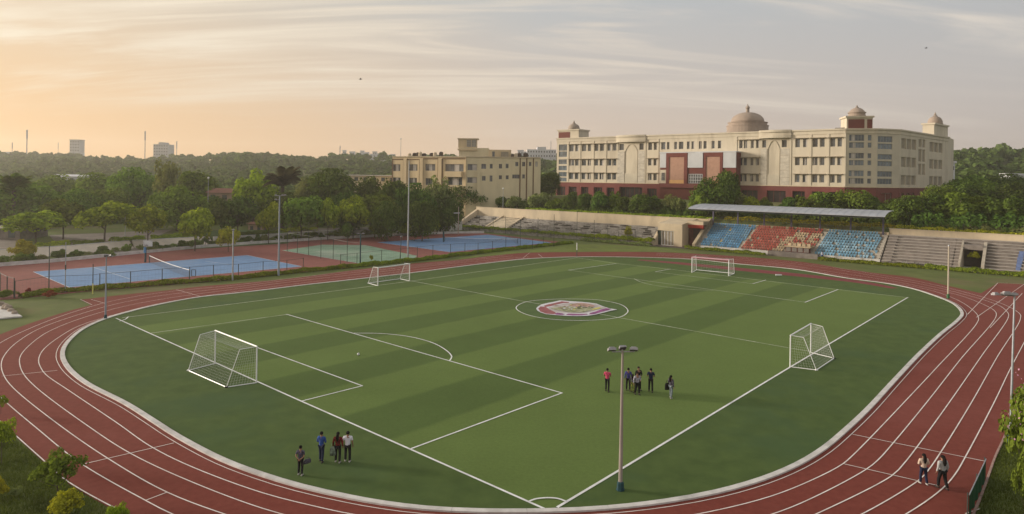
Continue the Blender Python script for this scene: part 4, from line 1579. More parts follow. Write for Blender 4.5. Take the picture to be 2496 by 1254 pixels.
# sloped parapets at both ends
mb = MB()
sprofile(mb, [(-0.6, -0.1), (-0.6, 1.1), (9.2, 5.7), (9.2, -0.1)], -77.2, -76.3)
mb.build('end_parapet', M_creamwall, bank)
mb = MB()
sprofile(mb, [(-1.2, -0.1), (-1.2, 0.9), (3.2, 4.2), (9.2, 6.3), (9.2, -0.1)], -10.6, -9.9)
mb.build('end_parapet', M_creamwall, bank)
cw = thing('long_cream_wall', S(-35, 9.5, 3.0), 'long plain cream wall along the top of the stone bank', 'wall')
mb = MB()
vs = [S(-77, 9.25, 2.5), S(0.3, 9.25, 2.5), S(0.3, 9.65, 2.5), S(-77, 9.65, 2.5), S(-77, 9.25, 6.42), S(0.3, 9.25, 6.28), S(0.3, 9.65, 6.28), S(-77, 9.65, 6.42)]
mb.add(vs, [(3, 2, 1, 0), (4, 5, 6, 7), (0, 1, 5, 4), (1, 2, 6, 5), (2, 3, 7, 6), (3, 0, 4, 7)])
mb.build('panel', M_creamwall, cw)
mb = MB()
vs = [S(-77.1, 9.17, 6.42), S(0.4, 9.17, 6.28), S(0.4, 9.72, 6.28), S(-77.1, 9.72, 6.42), S(-77.1, 9.17, 6.55), S(0.4, 9.17, 6.40), S(0.4, 9.72, 6.40), S(-77.1, 9.72, 6.55)]
mb.add(vs, [(3, 2, 1, 0), (4, 5, 6, 7), (0, 1, 5, 4), (1, 2, 6, 5), (2, 3, 7, 6), (3, 0, 4, 7)])
mb.build('coping', M_creamwall, cw)

lw = thing('low_stone_wall', S(-42, -1.2, 0), 'low rough stone wall under the clipped hedges of the stone bank', 'wall')
for k in range(66):
    mb = MB()
    u = -76 + k
    sbox(mb, u + 0.02, u + 0.98, -1.55 - 0.04 * (k % 3), -0.6, -0.05, 0.42 + 0.03 * (k % 2))
    mb.build('stone', M_bankstone, lw)
    mb = MB()
    sbox(mb, u - 0.45, u + 0.51, -1.53 - 0.03 * (k % 2), -0.62, 0.46, 0.84 + 0.03 * (k % 3))
    mb.build('stone', M_bankstone, lw)

# --- entrance pavilion between bank and stand
ent = thing('entrance_pavilion', S(-5, 4.5, 0), 'cream walled entrance with white framed door and red gate room', 'entrance')
WP = Wall(S(-9.85, 1.0)[:2], S(-3.9, 1.0)[:2])
WPr = Wall(S(-3.9, 4.2)[:2], S(0.35, 4.2)[:2])
d0 = WP.u(1100 + 1965 / 3.9)
d1 = WP.u(1100 + 2003 / 3.9)
d2 = WP.u(1100 + 2122 / 3.9)
mb = MB()
WP.grid(mb, 0, WP.len, 0, 5.3, [(d0, d1 - 0.02, 0.05, 3.6), (d1, d2, 0.05, 3.6)], 0.35)
mb.build('wall', M_creamwall, ent)
mb = MB()
sprofile(mb, [(1.0, 0), (1.0, 5.3), (9.2, 6.25), (9.2, 0)], -3.9, -3.55)
mb.build('side_wall', M_creamwall, ent)
mb = MB()
mb.add([S(-9.9, 1.0, 5.3), S(-3.56, 1.0, 5.3), S(-3.56, 9.2, 6.24), S(-9.9, 9.2, 6.24)], [(0, 1, 2, 3)])
mb.build('roof_slab', M_creamwall, ent)
g = window(ent, WP, d1, d2, 0.05, 3.6, 0.3, 0.0, 4, 1, M_blind, M_postwhite, 0.13)
mb = MB()
WP.slab(mb, d0, d1 - 0.03, 0.05, 3.6, -0.34, -0.28)
mb.build('door', M_darkmetal, ent)
mb = MB()
WP.slab(mb, d1 - 0.22, d1 - 0.19, 1.6, 1.75, -0.28, -0.2)
mb.build('door_handle', M_metal, ent)
M_brickdark = mat('dark_red_brick', (0.13, 0.05, 0.04), 0.9, 0.25, 2.0, patch=((0.05, 0.03, 0.03), 0.5, 0.7))
M_redbeam = mat('bright_red_beam', (0.36, 0.055, 0.04), 0.7, 0.08, 1)
mb = MB()
WPr.slab(mb, 0.36, WPr.len, 0, 4.4, -0.6, -0.3)
mb.build('brick_back_wall', M_brickdark, ent)
mb = MB()
WPr.slab(mb, 0.37, WPr.len, 4.4, 5.2, -0.4, 0.15)
mb.build('red_beam', M_redbeam, ent)
mb = MB()
WPr.slab(mb, 0.37, WPr.len, 5.2, 6.0, -4.8, 0.2)
mb.build('lintel_wall', M_creamwall, ent)
mb = MB()
for k in range(10):
    q = 1.6 + k * 0.17
    WPr.slab(mb, q, q + 0.05, 1.9, 4.3, -0.3, -0.22)
for z in (1.9, 3.1, 4.2):
    WPr.slab(mb, 1.55, 3.3, z, z + 0.07, -0.29, -0.2)
mb.build('window_grille', M_darkmetal, ent)
for k, (zq, uq) in enumerate([(0.5, 0.6), (0.95, 1.1), (1.4, 0.7), (0.7, 2.4), (1.2, 2.9), (1.55, 2.2), (2.4, 0.7), (3.3, 0.6)]):
    mb = MB()
    WPr.slab(mb, uq, uq + 0.9, zq, zq + 0.2, -0.3, -0.25)
    mb.build('brick', M_brickdark, ent)

# --- covered grandstand
SR, SS0, SSD, SZ0, SDZ = 10, 0.0, 0.84, 0.8, 0.475
stand = thing('grandstand', S(18, 4, 0), 'covered grandstand with blue and red seats under a grey roof', 'grandstand')


def seat_s(r):
    return SS0 + r * SSD


def seat_z(r):
    return SZ0 + r * SDZ


M_standcrete = mat('painted_terrace_concrete', (0.42, 0.39, 0.34), 0.9, 0.12, 0.8, patch=((0.25, 0.22, 0.19), 0.5, 0.7))
for r in range(SR):
    mb = MB()
    sbox(mb, 0.4, 38.2, seat_s(r), seat_s(r) + SSD + (0.35 if r < SR - 1 else 0.3), -0.1 if r == 0 else seat_z(r) - 0.65, seat_z(r))
    mb.build('terrace_step', M_whitewash if r == 0 else M_standcrete, stand)
mb = MB()
sprofile(mb, [(-0.5, -0.1), (-0.5, 1.1), (8.6, 6.6), (9.3, 6.6), (9.3, -0.1)], -0.35, 0.38)
mb.build('end_parapet', mat('stained_cream_parapet', (0.47, 0.39, 0.27), 0.9, 0.12, 0.8, patch=((0.28, 0.22, 0.15), 0.6, 0.6)), stand)
mb = MB()
sbox(mb, 0.0, 38.2, 8.75, 9.2, 0, seat_z(SR - 1) + 0.55)
mb.build('back_wall', M_creamwall, stand)
# roof: shallow sheet curving down at its front edge
mb = MB()
prof = [(9.9, 10.12), (7.0, 10.12), (4.5, 9.98), (2.5, 9.72), (1.3, 9.48), (0.5, 9.2)]
low = [(s_, z - 0.10) for s_, z in prof][::-1]
sprofile(mb, prof + low, -1.9, 38.9)
roof = mb.build('roof', M_steel_roof, stand)
k = 0
uu = -1.6
while uu < 38.8:
    mb = MB()
    for (a, b_) in zip(prof, prof[1:]):
        mb.bar(S(uu, a[0], a[1] + 0.01), S(uu, b_[0], b_[1] + 0.01), 0.035, n=4)
    mb.build('roof_rib', M_steel_roof, roof)
    uu += 1.5
for u in (0.9, 6.9, 13.0, 19.0, 25.0, 31.1, 37.2):
    mb = MB()
    sbox(mb, u - 0.16, u + 0.16, 8.45, 8.74, seat_z(SR - 1) - 0.1, 9.93)
    col_ = mb.build('column', M_purplesteel, stand)
    mb = MB()
    pts = [(9.5, 9.92), (7.0, 9.93), (4.5, 9.78), (2.5, 9.5), (1.2, 9.18)]
    for a, b_ in zip(pts, pts[1:]):
        mb.bar(S(u, a[0], a[1]), S(u, b_[0], b_[1]), 0.11, n=4)
    mb.bar(S(u, 8.4, 8.5), S(u, 5.2, 9.75), 0.07, n=4)
    mb.build('roof_bracket', M_purplesteel, col_)
mb = MB()
for s_, z in ((1.5, 9.2), (4.5, 9.72), (7.5, 9.88)):
    mb.bar(S(-1.7, s_, z), S(38.7, s_, z), 0.06, n=4)
mb.build('purlins', M_purplesteel, stand)
for s_, z in ((1.25, 9.36), (5.0, 9.9)):  # dark beams added to make the dark band under the roof edge
    mb = MB()
    sbox(mb, -1.5, 38.5, s_ - 0.06, s_ + 0.06, z - 0.62, z - 0.02)
    mb.build('dark_roof_beam', M_darkmetal, stand)
# rail behind the back row
mb = MB()
for z in (6.0, 6.5, 7.0):
    mb.bar(S(0.5, 9.0, z), S(38, 9.0, z), 0.03, n=4)
for k in range(14):
    mb.bar(S(0.8 + k * 2.85, 9.0, 5.5), S(0.8 + k * 2.85, 9.0, 7.0), 0.03, n=4)
mb.build('back_rail', M_darkmetal, stand)
# seats: three blocks; the 300 nearest ones as parts, the rest joined
M_sblue = mat('blue_plastic_seat', (0.085, 0.245, 0.43), 0.5, 0.12, 1.0, 0.4, obj_var=0.25, patch=((0.26, 0.40, 0.50), 0.45, 0.6))
M_sblue2 = mat('faded_blue_plastic_seat', (0.15, 0.32, 0.46), 0.55, 0.12, 1.0, 0.4, obj_var=0.25, patch=((0.35, 0.46, 0.52), 0.5, 0.7))
M_sred = mat('red_plastic_seat', (0.34, 0.075, 0.055), 0.5, 0.12, 1.0, 0.4, obj_var=0.25, patch=((0.46, 0.22, 0.18), 0.5, 0.6))
M_scream = mat('bare_cream_seat', (0.42, 0.33, 0.22), 0.7, 0.12, 1.0, 0.3, obj_var=0.2)


def seat_shape(mb, o=(0, 0, 0), ex=(1, 0, 0), ey=(0, 1, 0)):
    mb.frame_box(o, ex, ey, -0.205, 0.205, 0.06, 0.46, 0.26, 0.32)      # seat pan
    o2 = (o[0], o[1], o[2])
    mb.frame_box(o2, ex, ey, -0.20, 0.20, 0.43, 0.49, 0.32, 0.60)     # shell back
    mb.frame_box(o2, ex, ey, -0.13, 0.13, 0.2, 0.40, 0.0, 0.26)         # moulded foot
    return mb


seat_me = {}
for nm, m_ in (('blue', M_sblue), ('blue2', M_sblue2), ('red', M_sred), ('cream', M_scream)):
    seat_me[nm] = seat_shape(MB()).mesh('seat', m_)
joined = {k_: MB() for k_ in seat_me}
rngs = random.Random(9)
spots = []
for r in range(SR):
    sh = (r / (SR - 1)) * 0.0
    for (u0, u1, kind) in ((1.2 - 0.0, 10.4 + r * 0.12, 'blue'), (10.7 + r * 0.12, 25.4 + r * 0.10, 'red'), (26.0 + r * 0.10, 37.4, 'blue2')):
        u = u0 + 0.3
        while u < u1 - 0.25:
            kd = kind
            miss = 0.02
            if kind == 'blue':
                miss = 0.05 if r % 2 else 0.02
            if kind == 'red':
                if u > 17.5 + (r * 0.35) and r < 8 and rngs.random() < 0.75:
                    kd = 'cream'
                if r < 3 and u > 19.4:
                    miss = 0.6
                if rngs.random() < 0.02:
                    kd = 'cream'
            if kind == 'blue2' and u > 33:
                miss = 0.10
            if rngs.random() > miss:
                spots.append((r, u, kd))
            u += 0.56
spots.sort(key=lambda q: (q[0], -q[1]))
for i, (r, u, kd) in enumerate(spots):
    p = S(u, seat_s(r) + 0.22, seat_z(r))
    if i < 300:
        o = link('seat', seat_me[kd], stand)
        o.location = Vector(p) - stand.location
        o.rotation_euler = (0, 0, ang)
    else:
        seat_shape(joined[kd], p, (SE[0], SE[1], 0), (SN[0], SN[1], 0))
for kd, m_ in (('blue', M_sblue), ('blue2', M_sblue2), ('red', M_sred), ('cream', M_scream)):
    if joined[kd].v:
        o = joined[kd].build('seat', m_, stand)
        o['kind'] = 'stuff'
        o['label'] = {'blue': 'blue seats of the left block', 'blue2': 'faded blue seats of the right block', 'red': 'red seats of the middle block', 'cream': 'bare cream seats of the middle block'}[kd]
# stair lines between blocks
M_yellow = mat('yellow_stair_paint', (0.52, 0.42, 0.15), 0.8, 0.1)
for (ua, ub) in ((5.2, 6.0), (10.45, 11.6), (25.6, 26.6), (37.7, 38.0)):
    for r in range(SR - 1):
        mb = MB()
        u = ua + (ub - ua) * r / (SR - 1)
        sbox(mb, u - 0.28, u + 0.28, seat_s(r) + 0.45, seat_s(r) + SSD, seat_z(r), seat_z(r) + SDZ / 2)
        mb.build('aisle_step', M_yellow if ua == 5.2 else M_standcrete, stand)
# officials' box on the middle of the front and the low plinth below it
pod = thing('officials_box', S(22, -0.9, 0), 'cream officials box on a dark stone plinth in front of the red seats', 'booth')
mb = MB()
sbox(mb, 17.2, 27.2, -1.6, -0.15, -0.05, 0.95)
mb.build('plinth', M_concrete, pod)
mb = MB()
sbox(mb, 20.4, 25.2, -0.14, 0.9, 0.95, 2.0)
mb.build('counter', M_brickdark, pod)
mb = MB()
sbox(mb, 20.2, 25.4, -0.3, 1.0, 2.0, 2.2)
mb.build('counter_top', M_scream, pod)
for k in range(5):
    mb = MB()
    sbox(mb, 20.6 + k * 0.95, 21.3 + k * 0.95, 0.95, 1.5, 2.2, 2.75)
    mb.build('bench_back', M_scream, pod)
for k in range(4):
    mb = MB()
    sbox(mb, 20.55 + k * 1.2, 21.5 + k * 1.2, -0.2, -0.141, 1.05, 1.9)
    mb.build('front_panel', M_concrete, pod)

# --- bare concrete terraces to the right
bare = thing('concrete_terraces', S(58, 4, 0), 'bare grey concrete terraces with a doorway, right of the grandstand', 'terraces')
TR, TD = 10, 0.86
dl, dr = 51.3, 54.4                                 # doorway in the terraces
for r in range(TR):
    s0, z1 = -0.2 + r * TD, 0.75 + r * 0.50
    spans = [(38.5, 96)] if r > 7 else [(38.5, dl - 0.35), (dr + 0.5, 96)]
    for (a, b_) in spans:
        u = a
        while u < b_ - 0.1:
            e_ = min(b_, u + 11.5)
            mb = MB()
            sbox(mb, u + 0.015, e_ - 0.015, s0, s0 + TD + 0.3, -0.1 if r == 0 else z1 - 0.8, z1 - 0.10)
            st_ = mb.build('terrace_step', M_concrete, bare)
            mb = MB()
            sbox(mb, u + 0.02, e_ - 0.02, s0 - 0.10, s0 + TD + 0.3, z1 - 0.10, z1)
            mb.build('tread_slab', mat('pale_tread_concrete', (0.37, 0.335, 0.30), 0.9, 0.08, 0.8, patch=((0.25, 0.23, 0.21), 0.15, 0.5)), st_)
            u = e_
# aisle of half steps beside the seats
for r in range(TR - 1):
    mb = MB()
    sbox(mb, 38.9, 40.1, -0.2 + r * TD + 0.42, -0.2 + (r + 1) * TD - 0.101, 0.751 + r * 0.5, 1.0 + r * 0.5)
    mb.build('aisle_step', M_concrete, bare)
for r in range(6):
    for ua in (49.0, 50.2):
        mb = MB()
        sbox(mb, ua, ua + 0.9, -0.2 + r * TD + 0.4, -0.2 + (r + 1) * TD - 0.101, 0.751 + r * 0.5, 1.02 + r * 0.5)
        mb.build('aisle_step', M_concrete, bare)
# doorway frame: sloping cheeks, lintel, dark passage
for (a, b_) in ((dl - 0.34, dl), (dr, dr + 0.49)):
    mb = MB()
    sprofile(mb, [(-0.5, 0), (-0.5, 1.3), (6.6, 5.0), (6.6, 0)], a, b_)
    mb.build('doorway_cheek', mat('pale_doorway_concrete', (0.37, 0.33, 0.27), 0.9, 0.12, 0.8), bare)
mb = MB()
sbox(mb, dl + 0.001, dr - 0.001, 4.6, 6.6, 3.5, 4.4)
mb.build('lintel', M_concrete, bare)
mb = MB()
sbox(mb, dl + 0.002, dr - 0.002, -0.45, 6.6, -0.05, 0.12)
mb.build('doorway_floor', M_kerb, bare)
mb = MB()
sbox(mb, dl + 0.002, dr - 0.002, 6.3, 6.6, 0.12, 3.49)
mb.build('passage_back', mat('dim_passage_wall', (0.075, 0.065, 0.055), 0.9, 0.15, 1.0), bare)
M_bluecloth = mat('blue_cloth', (0.13, 0.18, 0.34), 0.9, 0.12, 2)
ban = thing('blue_banner', S(60.2, 2, 1.5), 'narrow blue cloth strip lying down the concrete terraces', 'cloth')
mb = MB()
for r in range(1, 7):
    w_ = 0.42 - 0.03 * abs(r - 4)
    u = 59.6 + r * 0.07
    sbox(mb, u - w_, u + w_, -0.2 + r * TD - 0.13, -0.2 + r * TD - 0.102, 0.751 + (r - 1) * 0.5, 0.77 + r * 0.5)
    sbox(mb, u - w_ * .97, u + w_ * .97, -0.2 + r * TD - 0.12, -0.2 + r * TD + TD - 0.14, 0.752 + r * 0.5, 0.768 + r * 0.5)
mb.build('strip', M_bluecloth, ban)
tw = thing('pale_top_wall', S(65, 9.2, 5), 'low pale cream wall along the top of the concrete terraces', 'wall')
mb = MB()
sbox(mb, 38.25, 96, 9.05, 9.5, 4.0, 6.35)
mb.build('panel', M_creamwall, tw)
mb = MB()
sbox(mb, 38.2, 96, 8.98, 9.6, 6.35, 6.47)
mb.build('coping', M_creamwall, tw)
# ================================================================== goals
M_net = mat('white_net_cord', (0.50, 0.51, 0.49), 0.9, 0.05)
M_pinkbar = mat('pink_tinted_crossbar', (0.74, 0.42, 0.52), 0.45, 0.05)
M_foot = mat('black_rubber_foot', (0.02, 0.02, 0.02), 0.8, 0.1)


def goal(label, A, B, BA, BB, h, top_back, r=0.055, nr=0.0055, cell=0.2, bar_m=None):
    """two posts on A and B, ground frame back to BA and BB, roof bars running back by the share top_back"""
    A, B, BA, BB = [Vector((*q, 0.05)) for q in (A, B, BA, BB)]
    c = (A + B) / 2
    g = thing('soccer_goal', (c.x, c.y, 0.03), label, 'goal', 'goals standing round the pitch')
    up = Vector((0, 0, h))
    TA, TB = A + up, B + up
    TBA = TA + (BA - A) * top_back - Vector((0, 0, 0.06))
    TBB = TB + (BB - B) * top_back - Vector((0, 0, 0.06))

    def pc(name, a, b_, rr, m=M_postwhite):
        return MB().bar(a, b_, rr, n=8).build(name, m, g)
    pc('post', A - Vector((0, 0, .02)), TA, r)
    pc('post', B - Vector((0, 0, .02)), TB, r)
    d = (TB - TA).normalized() * r
    pc('crossbar', TA - d, TB + d, r * 1.05, bar_m or M_postwhite)
    pc('ground_bar', A, BA, r * 0.7)
    pc('ground_bar', B, BB, r * 0.7)
    pc('ground_bar', BA, BB, r * 0.8)
    pc('roof_bar', TA, TBA, r * 0.45)
    pc('roof_bar', TB, TBB, r * 0.45)
    pc('back_stay', TBA, BA, r * 0.55)
    pc('back_stay', TBB, BB, r * 0.55)
    for p in (BA, BB):
        mb = MB()
        mb.box(p.x - .1, p.x + .1, p.y - .1, p.y + .1, -0.02, 0.10)
        mb.build('foot', M_foot if p is BB else M_postwhite, g)
    net = MB()

    def sheet(p00, p10, p11, p01, sag=0.0):
        nu = max(2, int(max((p10 - p00).length, (p11 - p01).length) / cell))
        nv = max(2, int(max((p01 - p00).length, (p11 - p10).length) / cell))

        def q(s_, t):
            p = p00 * (1 - s_) * (1 - t) + p10 * s_ * (1 - t) + p11 * s_ * t + p01 * (1 - s_) * t
            return p - Vector((0, 0, sag * math.sin(PI * s_) * math.sin(PI * min(1, t * 1.0)) ** 0.6 if sag else 0))
        for i in range(nu + 1):
            pr = [q(i / nu, j / nv) for j in range(nv + 1)]
            for a, b_ in zip(pr, pr[1:]):
                net.bar(a, b_, nr, n=3, caps=False)
        for j in range(nv + 1):
            pr = [q(i / nu, j / nv) for i in range(nu + 1)]
            for a, b_ in zip(pr, pr[1:]):
                net.bar(a, b_, nr, n=3, caps=False)
    # roof sheet hangs in a curve between the two roof bars
    sheet(TA, TB, TBB, TBA, 0.18)
    sheet(TBA, TBB, BB, BA, 0.10)
    sheet(A, TA, TBA, BA)
    sheet(B, TB, TBB, BB)
    net.build('net', M_net, g)
    return g


goal('large white soccer goal with sloping net at the left goal line nearest the camera', G(524, 888), G(625, 935), G(459, 905), G(552, 946), 2.72, 0.58)
goal('white soccer goal with a pink tinted crossbar in front of the red seats', G(1686.5, 665.5), G(1776, 673.5), G(1698, 659), G(1790, 668), 2.62, 0.8, 0.075, 0.008, 0.3, M_pinkbar)
goal('white soccer goal seen from the side on the right touch line', G(1926, 896), G(1976, 861), G(1990, 904), G(2033, 875), 2.66, 0.5, 0.055, 0.0055, 0.22)
goal('white soccer goal by the hedge of the green court on the far touch line', G(921, 698), G(998, 686), G(897.5, 691.5), G(974.6, 681), 2.58, 0.5, 0.07, 0.008, 0.3)
b_ = G(873.5, 868)
fb = thing('football', (b_[0], b_[1], 0.04), 'small white football lying in the left penalty area', 'ball')
mb = MB()
mb.ball((b_[0], b_[1], 0.155), 0.115, n=12, m=8)
ball = mb.build('ball_skin', M_white, fb, smooth_faces=True)
mb = MB()
for a in range(5):
    t = a * 1.257
    mb.ball((b_[0] + 0.085 * math.cos(t), b_[1] + 0.085 * math.sin(t), 0.155 + 0.06 * (-1) ** a), 0.035, n=5, m=4)
mb.build('dark_patches', M_foot, fb)['kind'] = 'stuff'
q = G(1898, 673.5)
hb = thing('white_marker_board', (q[0], q[1], 0.04), 'small white board lying on the crimson strip behind the far goal', 'board')
mb = MB()
mb.box(q[0] - .5, q[0] + .5, q[1] - .14, q[1] + .14, 0.10, 0.30)
mb.build('board', M_white, hb)
mb = MB()
mb.box(q[0] - .45, q[0] - .35, q[1] - .1, q[1] + .1, 0.03, 0.10)
mb.box(q[0] + .35, q[0] + .45, q[1] - .1, q[1] + .1, 0.03, 0.10)
mb.build('feet', M_foot, hb)['kind'] = 'stuff'

# ================================================================== lamp posts
M_lampgrey = mat('lamp_housing_grey', (0.33, 0.32, 0.34), 0.5, 0.1, 4, 0.4)
M_lampdark = mat('lamp_glass_dark', (0.06, 0.055, 0.06), 0.3, 0.2, 4, 0.5)
M_tanpole = mat('tan_grey_pole', (0.30, 0.255, 0.235), 0.55, 0.06, 0.8, 0.4)
M_bluegreyp = mat('blue_grey_pole', (0.25, 0.285, 0.345), 0.5, 0.06, 0.8, 0.4)
M_petrol = mat('dark_petrol_paint', (0.02, 0.06, 0.075), 0.6, 0.1, 2)


def floodlight(mb_parent, c, dx, dy, yaw, sz=1.0, tilt=0.5):
    """a lamp head: box housing with a visor and a glass face"""
    e = np.array([math.cos(yaw), math.sin(yaw), 0])
    f = np.array([-math.sin(yaw) * math.cos(tilt), math.cos(yaw) * math.cos(tilt), -math.sin(tilt)])
    nrm = np.cross(e, f)
    c = np.array(c, float) + np.array([dx, dy, 0])

    def slabq(a0, a1, b0, b1, c0, c1):
        vs = []
        for k in (c0, c1):
            for i, j in ((a0, b0), (a1, b0), (a1, b1), (a0, b1)):
                vs.append(c + e * i * sz + f * j * sz + nrm * k * sz)
        return vs, [(3, 2, 1, 0), (4, 5, 6, 7), (0, 1, 5, 4), (1, 2, 6, 5), (2, 3, 7, 6), (3, 0, 4, 7)]
    mb = MB()
    mb.add(*slabq(-0.28, 0.28, -0.18, 0.18, 0.0, 0.16))
    mb.add(*slabq(-0.18, 0.18, -0.12, 0.12, 0.16, 0.24))
    h = mb.build('lamp_head', M_lampgrey, mb_parent)
    mb = MB()
    mb.add(*slabq(-0.25, 0.25, -0.15, 0.15, -0.015, -0.001))
    mb.build('lamp_glass', M_lampdark, h)
    return h


def pole_thing(name, px_, py_, top, label, cat='lamp post', lean=(0, 0), r0=0.09, r1=0.06, m=M_metal, base=None, group='sports ground lamp posts'):
    p = G(px_, py_)
    t = thing(name, (p[0], p[1], 0), label, cat, group)
    z = top
    MB().bar((p[0], p[1], 0), (p[0] + lean[0], p[1] + lean[1], z), r0, r1, 10).build('pole', m, t)
    if base:
        mb = MB()
        mb.lathe([(base * 1.15, 0), (base * 1.15, 0.06), (base, 0.08), (base * 0.9, 0.40), (r0 * 1.05, 0.44)], (p[0], p[1], 0.02), 8)
        mb.build('base_box', M_petrol, t)
    return t, p, z


t, p, z = pole_thing('lamp_post', 1512, 1196, 7.05, 'tall tan lamp post with three lamp heads standing on the near turf', lean=(0.02, 0), r0=0.115, r1=0.055, m=M_tanpole, base=0.19)
mb = MB()
mb.bar((p[0] - 0.52, p[1], z - 0.05), (p[0] + 0.62, p[1], z - 0.02), 0.03)
mb.bar((p[0], p[1], z - 0.1), (p[0], p[1], z + 0.2), 0.045)
mb.build('cross_arm', M_lampgrey, t)
floodlight(t, (p[0], p[1], z + 0.02), -0.52, -0.02, 0.15, 0.72, 0.5)
floodlight(t, (p[0], p[1], z + 0.04), 0.58, -0.02, -0.15, 0.72, 0.55)
floodlight(t, (p[0], p[1], z + 0.13), 0.02, -0.05, 0.3, 0.66, 1.0)

t, p, z = pole_thing('lamp_post', 2462, 1080, 8.95, 'slim grey lamp post at the right edge with lamps reaching left', lean=(0.15, 0), r0=0.075, r1=0.05, m=M_metal, base=0.15)
mb = MB()
mb.bar((p[0] + 0.15, p[1], z), (p[0] - 1.0, p[1] + 0.2, z + 0.04), 0.03)
mb.build('cross_arm', M_lampgrey, t)
floodlight(t, (p[0], p[1], z + 0.03), 0.1, 0, 0.1, 0.75, 0.25)
floodlight(t, (p[0], p[1], z + 0.06), -0.32, 0, -0.1, 0.9, 0.2)
floodlight(t, (p[0], p[1], z + 0.03), -0.95, 0.1, 0.3, 0.7, 0.15)

t, p, z = pole_thing('lamp_post', 257, 778, 6.7, 'grey lamp post on the left bend with two lamps on top', r0=0.10, r1=0.05, m=M_bluegreyp, base=0.16)
floodlight(t, (p[0], p[1], z + 0.05), -0.02, 0, 0.6, 0.75, 0.9)
floodlight(t, (p[0], p[1], z + 0.02), 0.42, 0, -0.5, 0.75, 0.5)
MB().bar((p[0], p[1], z - .05), (p[0] + .5, p[1], z), 0.03).build('cross_arm', M_lampgrey, t)

t, p, z = pole_thing('lamp_post', 679, 672, 12.45, 'tall blue grey lamp post with crossed arms beside the blue tennis court', r0=0.17, r1=0.10, m=M_bluegreyp)
for k, (zz_, a, b_) in enumerate(((z, -0.6, 0.85), (z - 0.65, -0.6, 0.1))):
    MB().bar((p[0] + a, p[1], zz_), (p[0] + b_, p[1], zz_ + 0.04), 0.045).build('cross_arm', M_lampgrey, t)
for dx, zq in ((-0.6, z), (0.85, z + .05), (0.45, z + .04), (-0.6, z - .65)):
    floodlight(t, (p[0], p[1], zq + 0.02), dx, 0, 0.1, 0.62, 0.3)
t, p, z = pole_thing('flood_mast', 994, 632, 18.7, 'tallest thin pale mast behind the far touch line goal', 'mast', r0=0.17, r1=0.07, m=M_metal)
MB().bar((p[0], p[1], z), (p[0], p[1], z + 0.5), 0.03).build('tip', M_metal, t)
t, p, z = pole_thing('lamp_post', 2311, 728, 7.2, 'cream pole with green foot on the right bend', 'pole', r0=0.11, r1=0.085, m=mat('cream_pole', (0.46, 0.40, 0.32), 0.6, 0.06), group=None)
mb = MB()
mb.lathe([(0.19, 0), (0.19, 0.55), (0.12, 0.62)], (p[0], p[1], 0.01), 8)
mb.build('foot', mat('green_pole_paint', (0.04, 0.12, 0.05), 0.6, 0.1), t)
mb = MB()
mb.lathe([(0.10, 0), (0.10, 0.12), (0.02, 0.2)], (p[0], p[1], z), 8)
mb.build('cap', M_metal, t)
t, p, z = pole_thing('corner_pole', 1406, 626, 2.75, 'thin pole, white above and dark below, at the far corner of the pitch', 'pole', r0=0.075, r1=0.07, m=M_darkmetal, group=None)
MB().bar((p[0], p[1], 1.35), (p[0], p[1], 2.78), 0.085, n=8).build('white_sleeve', M_postwhite, t)
t, p, z = pole_thing('court_lamp', 567, 684, 7.4, 'grey court lamp post at the hedge in front of the blue court', r0=0.12, r1=0.09, m=M_metal, group='court lamp posts')
floodlight(t, (p[0], p[1], z + 0.02), 0.0, 0, 0.3, 0.7, 0.5)
t, p, z = pole_thing('court_lamp', 878, 645, 5.4, 'dark green court lamp post at the corner of the green court', r0=0.13, r1=0.11, m=M_petrol, group='court lamp posts')
MB().bar((p[0] - 0.7, p[1], z), (p[0] + 0.7, p[1], z + 0.05), 0.05).build('cross_arm', M_lampgrey, t)
floodlight(t, (p[0], p[1], z + 0.05), -0.5, 0, 0.1, 0.7, 0.3)
floodlight(t, (p[0], p[1], z + 0.05), 0.5, 0, -0.1, 0.7, 0.3)
t, p, z = pole_thing('court_lamp', 975, 633, 4.3, 'short dark leaning lamp beside the tall mast at the green court', lean=(0.2, 0), r0=0.08, r1=0.06, m=M_darkmetal, group='court lamp posts')
floodlight(t, (p[0] + .2, p[1], z + 0.02), 0.0, 0, 0.4, 0.7, 0.5)
t, p, z = pole_thing('marker_pole', 226, 718, 3.9, 'thin dark pole with a yellow lower half at the left bend', 'pole', r0=0.06, r1=0.05, m=M_darkmetal, group=None)
MB().bar((p[0], p[1], 0.01), (p[0], p[1], 1.4), 0.07, n=8).build('yellow_sleeve', mat('yellow_sleeve_paint', (0.55, 0.52, 0.14), 0.6, 0.1), t)
t, p, z = pole_thing('court_pole', 119, 711, 6.0, 'tall thin dark pole at the left end of the blue court', 'pole', r0=0.07, r1=0.05, m=M_darkmetal, group=None)
t, p, z = pole_thing('court_pole', 159, 713, 6.6, 'thin pale pole with a dark band left of the blue court', 'pole', r0=0.06, r1=0.04, m=M_metal, group=None)
MB().bar((p[0], p[1], 2.9), (p[0], p[1], 3.6), 0.08, n=6).build('dark_band', M_darkmetal, t)
M_globe = mat('white_globe_lamp', (0.82, 0.80, 0.76), 0.3, 0.03)


def garden_lamp(px_, d, top, label):
    p = D(px_, 500, d)
    z0 = gz(p[0], p[1])
    zt = float(D(px_, top, d)[2])
    t = thing('garden_lamp', (p[0], p[1], z0), label, 'lamp post', 'globe lamps in the garden')
    MB().bar((p[0], p[1], z0), (p[0], p[1], zt - 0.2), 0.09, 0.06, 8).build('pole', M_metal, t)
    mb = MB()
    mb.ball((p[0], p[1], zt), 0.27, n=12, m=8)
    mb.build('globe', M_globe, t, smooth_faces=True)


